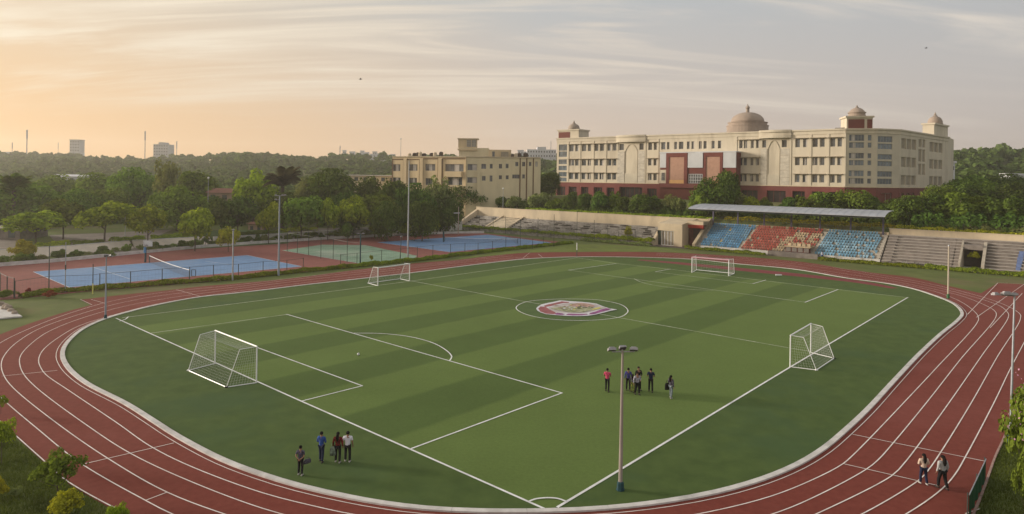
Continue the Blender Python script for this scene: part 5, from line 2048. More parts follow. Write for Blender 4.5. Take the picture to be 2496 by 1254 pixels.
garden_lamp(306, 139, 531, 'garden lamp with a white globe between small trees on the left')
garden_lamp(338, 142, 545, 'shorter globe lamp just right of the first garden lamp')
garden_lamp(507, 172, 434, 'globe lamp rising behind the big round tree on the left')
garden_lamp(1089, 190, 505, 'globe lamp among the dark trees before the stone bank')
garden_lamp(1226, 205, 460, 'globe lamp before the dark hedge near the cream block')

# ================================================================== tennis nets, hoops, court fences
M_netdark = mat('dark_net_cord', (0.10, 0.10, 0.11), 0.9, 0.1)
M_tape = mat('white_net_tape', (0.72, 0.72, 0.72), 0.7, 0.04)


def tennis_net(label, a, b_, h, extra=True):
    A, B = Vector((*a, 0)), Vector((*b_, 0))
    c = (A + B) / 2
    t = thing('tennis_net', c, label, 'net', 'nets on the blue courts')
    for p in (A, B):
        MB().bar(p, p + Vector((0, 0, h + 0.1)), 0.07, n=8).build('net_post', M_petrol, t)
    n_ = 60
    d = (B - A)
    tp = []
    mb = MB()
    for i in range(n_ + 1):
        s_ = i / n_
        tp.append(A + d * s_ + Vector((0, 0, h - 0.18 * math.sin(PI * s_))))
    for p, q in zip(tp, tp[1:]):
        mb.bar(p, q, 0.055, n=4, caps=False)
    mb.build('tape', M_tape, t)
    mb = MB()
    for i in range(n_ + 1):
        g = tp[i].copy()
        g.z = 0.04
        mb.bar(g, tp[i], 0.012, n=3, caps=False)
    for k in range(1, 9):
        f = k / 9
        for p, q in zip(tp, tp[1:]):
            mb.bar(Vector((p.x, p.y, 0.04 + (p.z - .04) * f)), Vector((q.x, q.y, 0.04 + (q.z - .04) * f)), 0.010, n=3, caps=False)
    mb.build('netting', M_netdark, t)
    return t


na, nb = G(364, 641), G(462, 679)
tn = tennis_net('long sagging tennis net across the near blue court', na, nb, 1.25)
mb = MB()
for (a, b_) in (((0.3, .35), (0.9, .35)), ((0.9, .35), (0.9, 1.3)), ((0.9, 1.3), (0.3, 1.3)), ((0.3, 1.3), (0.3, .35))):
    mb.bar((nb[0] + a[0], nb[1], a[1]), (nb[0] + b_[0], nb[1], b_[1]), 0.05, n=4)
mb.build('winder_frame', M_darkmetal, tn)
tennis_net('dark tennis net across the far blue court', G(1084, 589), G(1262, 594), 1.1)
pa_ = G(354, 640)
hp = thing('basketball_hoop', (pa_[0], pa_[1], 0), 'worn white basketball backboard on a dark post beside the near net', 'hoop')
MB().bar((pa_[0], pa_[1], 0), (pa_[0] + 0.05, pa_[1], 2.5), 0.17, 0.16, 8).build('post', M_petrol, hp)
MB().bar((pa_[0] - 0.02, pa_[1] - .12, 1.7), (pa_[0] - 0.02, pa_[1] - .12, 2.7), 0.24, 0.2, 8).build('blue_padding', mat('blue_padding', (0.07, 0.20, 0.36), 0.7, 0.1), hp)
MB().bar((pa_[0], pa_[1], 2.4), (pa_[0] + 0.55, pa_[1] - 0.2, 3.5), 0.08, n=6).build('arm', mat('tan_arm', (0.42, 0.30, 0.22), 0.7, 0.08), hp)
M_board = mat('stained_white_board', (0.62, 0.60, 0.57), 0.7, 0.05, 1, patch=((0.22, 0.20, 0.19), 1.3, 0.7))
mb = MB()
mb.box(pa_[0] - 0.25, pa_[0] + 1.35, pa_[1] - 0.30, pa_[1] - 0.22, 2.85, 3.9)
bd = mb.build('backboard', M_board, hp)
mb = MB()
for i in range(14):
    t0, t1 = 2 * PI * i / 14, 2 * PI * (i + 1) / 14
    mb.bar((pa_[0] + 0.55 + 0.23 * math.cos(t0), pa_[1] - 0.55 + 0.23 * math.sin(t0), 3.05), (pa_[0] + 0.55 + 0.23 * math.cos(t1), pa_[1] - 0.55 + 0.23 * math.sin(t1), 3.05), 0.02, n=4)
mb.build('hoop_ring', M_foot, bd)
pa_ = G(1084, 590)
hp = thing('net_post_box', (pa_[0], pa_[1], 0), 'dark green padded post at the left end of the far court net', 'post')
MB().bar((pa_[0] - .3, pa_[1] - .1, 0), (pa_[0] - .3, pa_[1] - .1, 2.4), 0.16, n=8).build('post', M_petrol, hp)
MB().bar((pa_[0] - .3, pa_[1] - .1, 1.2), (pa_[0] - .3, pa_[1] - .1, 2.5), 0.2, n=8).build('padding', M_petrol, hp)


def fence(label, pxs, hs, group, wires=3, r=0.056, top=True, m=M_darkmetal):
    pts = [G(*q) for q in pxs]
    if not hasattr(hs, '__len__'):
        hs = [hs] * len(pts)
    c = sum(pts) / len(pts)
    t = thing('court_fence', (c[0], c[1], 0), label, 'fence', group)
    for p, h in zip(pts, hs):
        MB().bar((p[0], p[1], 0), (p[0], p[1], h), r, n=6).build('fence_post', m, t)
    hm = min(hs)
    if top:
        mb = MB()
        for p, q in zip(pts, pts[1:]):
            mb.bar((p[0], p[1], hm - 0.06), (q[0], q[1], hm - 0.06), 0.03, n=4)
        mb.build('top_rail', m, t)
    mb = MB()
    for p, q in zip(pts, pts[1:]):
        for k in range(wires):
            z = 0.15 + (hm - 0.3) * k / wires
            mb.bar((p[0], p[1], z), (q[0], q[1], z), 0.007, n=3, caps=False)
        L_ = np.linalg.norm(q - p)
        k = int(L_ / 0.45)
        for i in range(1, k):
            s_ = p + (q - p) * i / k
            mb.bar((s_[0], s_[1], 0.1), (s_[0], s_[1], hm - 0.08), 0.005, n=3, caps=False)
    mb.build('wire_mesh', M_netdark, t)


fence('low post and wire fence along the near side of the blue court', [(36, 727), (119, 713), (226, 709), (243, 706), (318, 700), (395, 692), (462, 687), (520, 681), (581, 678), (641, 671), (699, 667), (739, 661)], 2.15, 'court fences', 3)
fence('dark fence posts at the far left corner by the grass', [(-40, 690), (0, 712), (17, 722), (34, 727)], 2.5, 'court fences', 4)
fence('high dark fence across the left side of the green court', [(700, 613), (725, 617), (752, 622), (782, 631), (812, 632), (846, 640), (878, 644)], [3.9, 4.1, 4.6, 3.9, 3.8, 4.8, 4.2], 'court fences', 4, 0.06)
fence('low fence with posts behind the far touch line goal', [(830, 653), (870, 649), (930, 641), (976, 637), (1017, 631), (1055, 626), (1098, 623), (1133, 620), (1165, 620), (1200, 615), (1233, 604), (1298, 607), (1324, 600), (1350, 598)], 2.3, 'court fences', 3)
fence('tall dark fence posts along the far side of the blue far court', [(1108, 566), (1168, 568), (1202, 566), (1232, 571), (1268, 606), (1311, 579), (1350, 602), (1406, 588), (1448, 590)], [5.5, 4.9, 4.5, 5.0, 6.5, 5.2, 7.5, 8.0, 5.5], 'court fences', 3, 0.05, False)
fence('thin fence posts in front of the stone bank behind the hedge', [(1480, 588), (1508, 592), (1530, 595), (1548, 595)], [4.2, 4.0, 3.6, 3.4], 'court fences', 2, 0.045, False)
# yellow topped pole plant-like signal at the green court
# ================================================================== garden wall and court kerb on the left
gw = thing('garden_wall', (float(LW[5][0]), float(LW[5][1]), 0), 'long low pale wall between the courts and the garden', 'wall')
wallp = LW
for i, (p, q) in enumerate(zip(wallp, wallp[1:])):
    w = Wall(p, q)
    h = 1.6 if i > 2 else 1.55
    mb = MB()
    if i < 5:                                           # sloping sandy bank, steep pale face
        mb.add([w.pt(0.01, -.1, 0), w.pt(w.len - .01, -.1, 0), w.pt(w.len - .01, h, -2.0), w.pt(.01, h, -2.0), w.pt(.01, h, -2.35), w.pt(w.len - .01, h, -2.35), w.pt(w.len - .01, -.1, -2.35), w.pt(.01, -.1, -2.35)],
               [(0, 1, 2, 3), (3, 2, 5, 4), (4, 5, 6, 7), (0, 3, 4, 7), (1, 6, 5, 2)])
    else:
        w.slab(mb, 0.01, w.len - 0.01, -0.1, h, -0.45, 0.0)
    mb.build('panel', mat('sandy_wall_render', (0.64, 0.56, 0.47), 0.9, 0.06, 0.5, patch=((0.48, 0.42, 0.35), 0.3, 0.5)) if i < 5 else mat('grey_white_wall_render', (0.66, 0.63, 0.59), 0.9, 0.06, 0.5, patch=((0.46, 0.43, 0.40), 0.4, 0.6)), gw)
    mb = MB()
    w.slab(mb, 0, w.len, h + 0.003, h + 0.1, -2.4 if i < 5 else -0.52, -1.97 if i < 5 else 0.07)
    mb.build('coping', M_kerb, gw)
gb = thing('white_gate_block', (*G(1083, 563), 0), 'short bright white wall block at the right end of the garden wall', 'wall')
w = Wall(G(1066, 566), G(1122, 561))
mb = MB()
w.slab(mb, 0, w.len, 0, 2.5, 0.3, 0.7)
mb.build('panel', M_whitewash, gb)
mb = MB()
w.slab(mb, -0.1, w.len + 0.1, 2.5, 2.62, 0.22, 0.78)
mb.build('coping', M_kerb, gb)
ck = thing('court_kerb', (*G(500, 603), 0), 'low pale concrete kerb along the far side of the red courts', 'kerb')
kp = [G(*q) for q in [(-260, 672), (0, 650), (130, 640), (330, 620), (500, 604), (640, 594), (800, 584), (950, 576), (1100, 570), (1180, 569)]]
for p, q in zip(kp, kp[1:]):
    w = Wall(p, q)
    k = max(1, int(w.len / 4))
    for i in range(k):
        mb = MB()
        w.slab(mb, w.len * i / k + 0.02, w.len * (i + 1) / k - 0.02, -0.05, 0.60, -0.35, 0.0)
        mb.build('kerb_stone', M_kerb, ck)
# ================================================================== foliage
LM = {}
LM['dark'] = leaf_mat('dark_green_leaves', (0.018, 0.038, 0.008), (0.135, 0.200, 0.036), 0.22)
LM['mid'] = leaf_mat('mid_green_leaves', (0.028, 0.056, 0.008), (0.215, 0.300, 0.044), 0.24)
LM['light'] = leaf_mat('yellow_green_leaves', (0.045, 0.085, 0.008), (0.400, 0.480, 0.036), 0.26)
LM['pale'] = leaf_mat('pale_olive_leaves', (0.070, 0.090, 0.030), (0.290, 0.320, 0.110), 0.25)
LM['yellow'] = leaf_mat('golden_leaves', (0.085, 0.100, 0.008), (0.500, 0.455, 0.036), 0.28)
LM['red'] = leaf_mat('red_leaves', (0.05, 0.02, 0.012), (0.42, 0.045, 0.032), 0.2)
LM['hedge'] = leaf_mat('hedge_leaves', (0.034, 0.066, 0.008), (0.300, 0.370, 0.030), 0.2, clump=0.8)
LM['dry'] = leaf_mat('dry_frond_leaves', (0.040, 0.036, 0.020), (0.120, 0.105, 0.055), 0.15)
LM['forest'] = leaf_mat('forest_leaves', (0.024, 0.042, 0.010), (0.150, 0.190, 0.048), 0.2, clump=0.05)
M_stem = M_bark
NR = np.random.default_rng(21)


def quads_mesh(name, V, m):
    """V: (4n, 3) corner points"""
    n_ = len(V) // 4
    me = bpy.data.meshes.new(name)
    me.vertices.add(4 * n_)
    me.vertices.foreach_set('co', np.ascontiguousarray(V, dtype=np.float32).ravel())
    me.loops.add(4 * n_)
    me.loops.foreach_set('vertex_index', np.arange(4 * n_, dtype=np.int32))
    me.polygons.add(n_)
    me.polygons.foreach_set('loop_start', np.arange(0, 4 * n_, 4, dtype=np.int32))
    me.materials.append(m)
    me.update(calc_edges=True)
    return me


def leaves(P, Nn, size, rng, aspect=1.35):
    """one small leaf-clump quad per point, facing roughly along Nn"""
    k = len(P)
    Nn = Nn + rng.normal(0, 0.38, (k, 3))
    Nn /= np.linalg.norm(Nn, axis=1, keepdims=True) + 1e-9
    R_ = rng.normal(0, 1, (k, 3))
    T = np.cross(Nn, R_)
    T /= np.linalg.norm(T, axis=1, keepdims=True) + 1e-9
    B = np.cross(Nn, T)
    s = (size * rng.uniform(0.6, 1.35, k))[:, None]
    a, b_ = T * s * aspect * 0.5, B * s * 0.5
    V = np.empty((k, 4, 3))
    V[:, 0] = P - a
    V[:, 1] = P - b_ * 0.9 + Nn * s * 0.08
    V[:, 2] = P + a
    V[:, 3] = P + b_ * 0.9 - Nn * s * 0.06
    return V.reshape(-1, 3)


def crown_points(rng, lobes, n_, rx, rz, cz, low_cut=-0.35, lobe=1.0):
    """points on a cluster of lobes that together fill an uneven ellipsoid (unit height tree)"""
    cs_, rs = [], []
    for i in range(lobes):
        v = rng.normal(0, 1, 3)
        v /= np.linalg.norm(v)
        if v[2] < low_cut:
            v[2] *= -0.5
        f = rng.uniform(0.45, 0.80)
        cs_.append([v[0] * rx * f, v[1] * rx * f, cz + v[2] * rz * f])
        rs.append(rng.uniform(0.24, 0.42) * lobe * min(rx, rz * 1.4))
    cs_.append([0, 0, cz])
    rs.append(0.62 * lobe * min(rx, rz))
    cs_, rs = np.array(cs_), np.array(rs)
    w = rs ** 2
    idx = rng.choice(len(rs), n_, p=w / w.sum())
    d = rng.normal(0, 1, (n_, 3))
    d /= np.linalg.norm(d, axis=1, keepdims=True)
    low = d[:, 2] < -0.4
    d[low, 2] *= np.where(rng.random(int(low.sum())) < 0.5, -0.6, 0.8)
    d /= np.linalg.norm(d, axis=1, keepdims=True)
    rad = rs[idx] * (1.08 - 0.5 * rng.random(n_) ** 2.2)
    P = cs_[idx] + d * rad[:, None] * np.array([1, 1, 0.85])
    return P, d


PROTO = {}


def make_proto(kind, var, rng):
    """unit tree: total height 1; returns crown mesh and trunk mesh (both in local units)"""
    spec = {
        # lobes, leaves, rx, rz, centre height, leaf size, trunk top, trunk radius
        'round': (20, 3600, 0.50, 0.50, 0.50, 0.056, 0.45, 0.022, -0.75, 1.0),
        'broad': (26, 4600, 0.78, 0.52, 0.48, 0.056, 0.45, 0.026, -0.75, 1.0),
        'small': (18, 3000, 0.52, 0.38, 0.61, 0.062, 0.55, 0.015, -0.6, 1.0),
        'bush': (14, 2400, 0.62, 0.48, 0.46, 0.080, 0.3, 0.02, -0.5, 1.0),
        'tall': (16, 3000, 0.36, 0.40, 0.58, 0.048, 0.6, 0.018, -0.4, 1.0),
        'loose': (14, 1300, 0.46, 0.38, 0.60, 0.050, 0.66, 0.016, -0.5, 0.8),
        'near': (26, 1900, 0.58, 0.40, 0.60, 0.050, 0.5, 0.013, -0.5, 0.62),
        'nearbush': (22, 3600, 0.60, 0.46, 0.47, 0.055, 0.3, 0.02, -0.5, 0.8),
    }[kind]
    lobes, n_, rx, rz, czz, ls, tt, tr, lc, lb = spec
    P, d = crown_points(rng, lobes, n_, rx, rz, czz, lc, lb)
    P[:, 2] = np.clip(P[:, 2], 0.015, 1.02)
    # stretch so that the top reaches 1
    top = np.percentile(P[:, 2], 99.7)
    P[:, 2] = np.where(P[:, 2] > czz, czz + (P[:, 2] - czz) * (1 - czz) / (top - czz), P[:, 2])
    dd_ = d.copy()
    dd_[:, 2] += 0.35
    V = leaves(P, dd_, ls, rng)
    mb = MB()
    j = lambda a: rng.uniform(-a, a)
    pts = [(0, 0, -0.04), (j(.01), j(.01), tt * 0.35), (j(.02), j(.02), tt * 0.75), (j(.03), j(.03), tt + 0.12)]
    mb.path(pts, [tr * 1.25, tr, tr * 0.8, tr * 0.35], 6)
    for k in range(5):
        a = k * 1.257 + j(0.5)
        z0 = tt * rng.uniform(0.55, 0.9)
        q = rx * rng.uniform(0.45, 0.75)
        mb.path([(0, 0, z0), (math.cos(a) * q * 0.5, math.sin(a) * q * 0.5, z0 + 0.10), (math.cos(a) * q, math.sin(a) * q, z0 + 0.10 + rz * rng.uniform(0.3, 0.7))], [tr * 0.6, tr * 0.42, tr * 0.15], 5)
    return V, mb, rx


def proto(kind, leaf, bark=None):
    key = (kind, leaf, bark)
    if key not in PROTO:
        out = []
        for v in range(3):
            V, mb, rx = make_proto(kind, v, NR)
            out.append((quads_mesh('crown', V, LM[leaf]), mb.mesh('trunk', bark or M_bark), rx))
        PROTO[key] = out
    return PROTO[key]


TN = [0]


def plant(kind, leaf, x, y, height, width, label, cat='tree', name='tree', group=None, z=None, bark=None, sink=0.0):
    pr = proto(kind, leaf, bark)
    cm_, tm_, rx = pr[TN[0] % 3]
    TN[0] += 1
    z0 = (gz(x, y) if z is None else z) - sink
    t = thing(name, (x, y, z0), label, cat, group, rz=(TN[0] * 2.399) % 6.283)
    t.scale = (width / (2 * rx), width / (2 * rx), height)
    link('crown', cm_, t)
    if kind not in ('bush', 'nearbush'):
        link('trunk', tm_, t)
    return t


def tree_px(kind, leaf, px_, d, top, w, label, cat='tree', name='tree', group=None, bark=None, dense_to=None):
    """tree whose crown is w photo pixels wide with its top at photo row `top`, standing d metres away"""
    p = D(px_, top, d)
    z0 = gz(p[0], p[1])
    return plant(kind, leaf, p[0], p[1], max(0.4, p[2] - z0), w * d / CF, label, cat, name, group, None, bark)


G1 = 'small trees of the garden'
G2 = 'big trees behind the garden'
G3 = 'trees between the courts and the cream block'
G4 = 'bushes and trees before the college building'
G5 = 'trees behind the concrete terraces'
T = tree_px
# front row of the garden
T('small', 'light', 88, 128, 517, 132, 'low spreading yellow green tree at the far left by the golden bush', name='garden_tree', group=G1)
T('small', 'mid', 155, 137, 486, 108, 'darker green garden tree right of the far left spreading tree', name='garden_tree', group=G1)
T('small', 'light', 256, 136, 493, 127, 'bright garden tree with two stems left of the globe lamp', name='garden_tree', group=G1)
T('small', 'light', 362, 137, 503, 99, 'bright garden tree just right of the two globe lamps', name='garden_tree', group=G1)
T('small', 'light', 476, 134, 510, 94, 'bright garden tree alone on a thin trunk over the lawn', name='garden_tree', group=G1)
T('small', 'light', 656, 150, 496, 61, 'small bright tree just left of the tall blue grey lamp post', name='garden_tree', group=G1)
T('small', 'mid', 735, 158, 480, 113, 'bushy garden tree just right of the tall blue grey lamp post', name='garden_tree', group=G1)
T('small', 'light', 800, 160, 486, 56, 'narrow bright tree with a red blossom spray at its left', name='garden_tree', group=G1)
T('small', 'light', 862, 164, 480, 82, 'bright low tree right of the narrow bright tree', name='garden_tree', group=G1)
T('small', 'mid', 915, 168, 474, 101, 'round green tree left of the tallest thin mast', name='garden_tree', group=G1)
T('small', 'dark', 540, 150, 486, 77, 'dark shrub like tree left of the dark garden pair', name='garden_tree', group=G1)
T('small', 'dark', 580, 152, 482, 106, 'broad dark tree behind the golden court bush', name='garden_tree', group=G1)
# big trees behind
T('broad', 'mid', 62, 158, 446, 190, 'wide dark tree mass at the far left edge behind the spreading tree', group=G2)
T('broad', 'mid', 205, 168, 462, 110, 'flat topped tree behind the darker garden tree', group=G2)
T('broad', 'mid', 258, 172, 460, 120, 'flat topped tree on a visible trunk above the bright two stem tree', group=G2)
T('broad', 'mid', 330, 185, 410, 150, 'large rounded hazy tree left of the forked sparse tree', group=G2)
T('broad', 'mid', 250, 205, 424, 170, 'hazy broad tree behind the flat topped pair', group=G2)
T('broad', 'mid', 150, 215, 428, 170, 'hazy broad tree beside the left palm', group=G2)
T('loose', 'pale', 408, 176, 392, 80, 'tall sparse tree with a forked pale trunk', group=G2, bark=M_palebark)
T('broad', 'mid', 433, 160, 456, 150, 'big round tree directly behind the lone thin trunk tree', group=G2)
T('round', 'mid', 470, 190, 420, 120, 'hazy round tree right of the forked sparse tree', group=G2)
T('round', 'light', 618, 180, 415, 112, 'tall light green tree left of the dead looking palm', group=G2)
T('round', 'pale', 740, 190, 436, 64, 'brownish green tree right of the dead looking palm', group=G2)
T('broad', 'dark', 800, 188, 413, 175, 'largest dark round tree in the middle of the tree belt', group=G2)
T('broad', 'dark', 905, 195, 432, 110, 'dark tree touching the left end of the cream block', group=G2)
T('broad', 'dark', 958, 180, 440, 100, 'dark tree before the left bays of the cream block', group=G3)
T('broad', 'dark', 1010, 176, 448, 104, 'dark tree right of the tallest thin mast', group=G3)
T('loose', 'pale', 1068, 186, 430, 70, 'sparse yellowish tree before the middle of the cream block', group=G3)
T('broad', 'dark', 1075, 188, 455, 110, 'dark tree under the sparse yellowish tree', group=G3)
T('broad', 'dark', 1140, 216, 446, 100, 'dark tree left of the long hedge before the cream block', group=G3)
T('broad', 'dark', 1165, 216, 462, 90, 'low dark tree at the left end of the long cream wall', group=G3)
T('broad', 'dark', 850, 172, 470, 110, 'dark tree behind the bright low tree', group=G3)
T('broad', 'dark', 700, 170, 470, 110, 'dark tree behind the bushy garden tree', group=G3)
T('broad', 'dark', 520, 178, 478, 110, 'dark tree before the red roofed house', group=G3)
T('broad', 'dark', 1030, 162, 490, 90, 'low dark tree behind the garden wall right of the mast', group=G3)
T('broad', 'dark', 945, 160, 492, 90, 'low dark tree behind the garden wall left of the mast', group=G3)
T('broad', 'dark', 1095, 186, 480, 80, 'low dark tree left of the stone bank', group=G3)
# rounded dark hedge of trees between cream block and college
for k, (x, d, t_, w, l) in enumerate([(1205, 226, 440, 75, 'rounded dark tree right of the cream block bays'), (1258, 228, 430, 80, 'second rounded dark tree in the belt before the cream block'), (1312, 230, 424, 80, 'third rounded dark tree in the belt, nearest the college'), (1345, 232, 420, 60, 'rounded dark tree touching the college stair tower'),
                                     (1180, 220, 455, 60, 'rounded dark tree at the left end of that belt'), (1236, 222, 446, 60, 'low rounded dark tree in front of the belt'), (1290, 222, 440, 60, 'low rounded dark tree before the belt middle')]):
    T('broad', 'dark', x, d, t_, w, l, group=G3)
# bushes and trees before the college
for (kd, lf, x, d, t_, w, l) in [
    ('bush', 'pale', 1254, 209, 478, 44, 'greyish shrub with pale flowers left of the college front'), ('bush', 'mid', 1222, 212, 480, 36, 'green shrub at the left end of the college shrubs'),
    ('bush', 'pale', 1310, 203, 470, 64, 'wide pale flowering shrub before the college stair tower'), ('bush', 'mid', 1352, 199, 484, 50, 'low shrub right of the pale flowering shrub'),
    ('round', 'dark', 1394, 195, 468, 44, 'round dark clipped tree first before the college front'), ('round', 'dark', 1426, 192, 472, 40, 'round dark clipped tree second before the college front'),
    ('round', 'dark', 1466, 188, 468, 56, 'round dark bush before the first blind arch'), ('bush', 'mid', 1496, 187, 468, 40, 'green shrub under the college portal'),
    ('round', 'dark', 1520, 183, 480, 40, 'dark bush right of the college portal'), ('round', 'dark', 1571, 179, 474, 78, 'large round dark bush in the middle of the shrubs'),
    ('loose', 'pale', 1628, 176, 474, 40, 'thin pale shrub with bare stems'), ('bush', 'pale', 1655, 174, 480, 44, 'pale shrub left of the big dark tree'), ('bush', 'mid', 1600, 180, 478, 40, 'green shrub behind the large round bush'),
    ('broad', 'dark', 1743, 170, 432, 118, 'big dark tree before the college entrance'), ('round', 'dark', 1776, 176, 418, 62, 'taller dark tree behind the big entrance tree'), ('bush', 'mid', 1712, 166, 470, 60, 'green bush at the foot of the big dark tree'),
    ('bush', 'light', 1830, 168, 480, 50, 'light green bush above the left end of the grandstand roof'), ('bush', 'pale', 1812, 172, 474, 50, 'pale flowering bush right of the big dark tree'),
    ('bush', 'mid', 1862, 168, 482, 48, 'mid green bush above the grandstand roof'), ('bush', 'dark', 1915, 162, 482, 76, 'dark low bush above the grandstand roof'),
    ('bush', 'mid', 1968, 160, 478, 76, 'green bush left of the large rounded hedge tree'), ('round', 'mid', 2006, 160, 470, 80, 'round green bush before the corner tower'),
    ('broad', 'mid', 2078, 158, 464, 130, 'largest rounded green bush under the corner tower'), ('round', 'mid', 2040, 166, 470, 50, 'round bush left of the largest rounded bush'), ('round', 'dark', 2128, 156, 480, 80, 'dark round bush right of the largest rounded bush'),
    ('round', 'dark', 2180, 150, 485, 84, 'dark bush above the right end of the grandstand roof'), ('round', 'dark', 2152, 155, 496, 46, 'low dark bush beside the right end column')]:
    T(kd, lf, x, d, t_, w, l, 'bush' if kd == 'bush' else 'tree', 'shrub' if kd == 'bush' else 'round_tree', G4)
for (kd, lf, x, d, t_, w, l) in [
    ('broad', 'dark', 2222, 143, 478, 110, 'dark tree mass right of the grandstand roof'), ('round', 'dark', 2270, 142, 474, 84, 'dark tree with a white speckle left of the pale trunk tree'),
    ('round', 'mid', 2328, 140, 470, 110, 'mid green tree with a tall thin pale trunk'), ('round', 'mid', 2390, 139, 480, 96, 'mid green tree right of the pale trunk tree'),
    ('round', 'dark', 2440, 136, 484, 96, 'dark tree second from the right edge above the terraces'), ('round', 'dark', 2486, 133, 482, 96, 'dark tree at the right edge above the terraces'), ('round', 'dark', 2545, 134, 486, 80, 'dark tree just past the right edge'),
    ('broad', 'mid', 2290, 172, 452, 90, 'leafy tree hiding the foot of the receding wing'), ('round', 'dark', 2340, 178, 448, 80, 'dark tree beyond the receding wing'), ('broad', 'mid', 2400, 180, 440, 120, 'broad tree at the foot of the right wooded slope'), ('broad', 'dark', 2470, 176, 446, 110, 'broad dark tree at the right edge below the wooded slope'), ('broad', 'mid', 2360, 200, 430, 110, 'broad tree behind the receding wing on the wooded slope'), ('broad', 'dark', 2450, 215, 425, 130, 'broad tree higher on the right wooded slope')]:
    T(kd, lf, x, d, t_, w, l, group=G5, bark=M_palebark if 'pale trunk' in l else None)
# golden and green shrubs round the courts
T('bush', 'yellow', 56, 118, 586, 62, 'round golden bush at the far left behind the court kerb', 'bush', 'golden_bush', 'golden bushes')
T('small', 'yellow', 557, 134, 555, 56, 'golden round topped bush beside the court lamp post', 'bush', 'golden_bush', 'golden bushes')
T('small', 'light', 922, 170, 540, 42, 'yellow green bush on a short stem left of the mast', 'bush', 'golden_bush', 'golden bushes')
T('bush', 'light', 1040, 178, 530, 62, 'yellow green bush right of the mast on the wall', 'bush', 'golden_bush', 'golden bushes')
T('bush', 'light', 990, 174, 545, 50, 'low yellow green bush behind the garden wall at the mast', 'bush', 'golden_bush', 'golden bushes')
T('bush', 'dark', 847, 158, 543, 34, 'dark bush growing out of the garden wall gap', 'bush', 'shrub', None)
T('bush', 'red', 121, 82.5, 708, 30, 'red flowering shrub in the hedge at the left', 'bush', 'red_shrub', 'red shrubs')
T('loose', 'red', 66, 84, 702, 20, 'small sparse red shrub left of the red flowering one', 'bush', 'red_shrub', 'red shrubs')
T('bush', 'mid', 10, 82, 708, 60, 'green shrub clump at the left fence corner', 'bush', 'shrub', None)
T('loose', 'red', 776, 161, 512, 8, 'thin red blossom spray between two garden trees', 'bush', 'red_shrub', 'red shrubs')
T('loose', 'yellow', 1531, 168, 551, 24, 'thin yellow bush growing on the stone bank', 'bush', 'golden_bush', 'golden bushes')
T('loose', 'light', 906, 119, 622, 12, 'small yellow green sapling at the hedge before the green court', 'bush', 'sapling', None)
# strip of low shrubs between kerb and garden wall
kk = 0
words = ['spiky', 'rounded', 'ragged', 'pale tipped', 'dense', 'sparse', 'low', 'drooping', 'upright', 'dusty', 'glossy', 'bright', 'dull', 'twiggy', 'fine leaved', 'broad leaved']
for i in range(len(kp) - 3):
    p, q = kp[i], kp[i + 1]
    L_ = np.linalg.norm(q - p)
    n_ = max(1, int(L_ / 1.75))
    for k in range(n_):
        f = (k + 0.5 + NR.uniform(-.3, .3)) / n_
        s_ = p + (q - p) * f + LN * NR.uniform(0.9, 2.0)
        plant('bush' if NR.random() < 0.75 else 'loose', ['dark', 'mid', 'mid', 'pale', 'dark'][int(NR.integers(5))], s_[0], s_[1], NR.uniform(1.0, 2.1), NR.uniform(1.8, 3.2),
              words[kk % 16] + ' shrub in the strip behind the court kerb, %d%s along from the left' % (kk + 1, {1: 'st', 2: 'nd', 3: 'rd'}.get((kk + 1) % 10 if (kk + 1) // 10 != 1 else 0, 'th')), 'bush', 'strip_shrub', 'shrubs behind the court kerb', z=0.0)
        kk += 1


# ------------------------------------------------------------------ hedges
def hedge(label, pts, h, wd, leaf, density=95, ls=0.2, top_gold=None, z=0.0, cat='hedge', group='clipped hedges', follow=False):
    p = spline(pts, 1.0)
    seg = np.linalg.norm(np.diff(np.array(p), axis=0), axis=1)
    tot = seg.sum()
    n_ = int(tot * density)
    cum = np.concatenate([[0], np.cumsum(seg)])
    d = NR.uniform(0, tot, n_)
    P = np.array(p)
    x, y = np.interp(d, cum, P[:, 0]), np.interp(d, cum, P[:, 1])
    i = np.clip(np.searchsorted(cum, d) - 1, 0, len(seg) - 1)
    tg = (P[i + 1] - P[i]) / (seg[i][:, None] + 1e-9)
    nrm = np.stack([-tg[:, 1], tg[:, 0]], 1)
    a = NR.uniform(0, PI, n_)
    bumps = 1 + 0.16 * np.sin(d * 0.9 + NR.uniform(0, 6)) + 0.10 * np.sin(d * 2.7) + NR.normal(0, 0.05, n_)
    off = np.cos(a) * wd / 2 * (1 + NR.normal(0, .08, n_)) * bumps
    zz_ = np.abs(np.sin(a)) ** 0.5 * h * bumps * NR.uniform(0.35, 1.0, n_) ** 0.4
    base = np.array([gz(a_, b2_) for a_, b2_ in zip(x, y)]) if follow else z
    pts3 = np.stack([x + nrm[:, 0] * off, y + nrm[:, 1] * off, base + zz_], 1)
    nn = np.stack([nrm[:, 0] * np.cos(a), nrm[:, 1] * np.cos(a), np.sin(a) + 0.3], 1)
    me = quads_mesh('leaves', leaves(pts3, nn, ls, NR), LM[leaf])
    c = P.mean(axis=0)
    z0 = gz(c[0], c[1]) if follow else z
    t = thing('hedge', (c[0], c[1], z0), label, cat, group)
    me.transform(Matrix.Translation((-c[0], -c[1], -z0)))
    link('leaves', me, t)
    return t


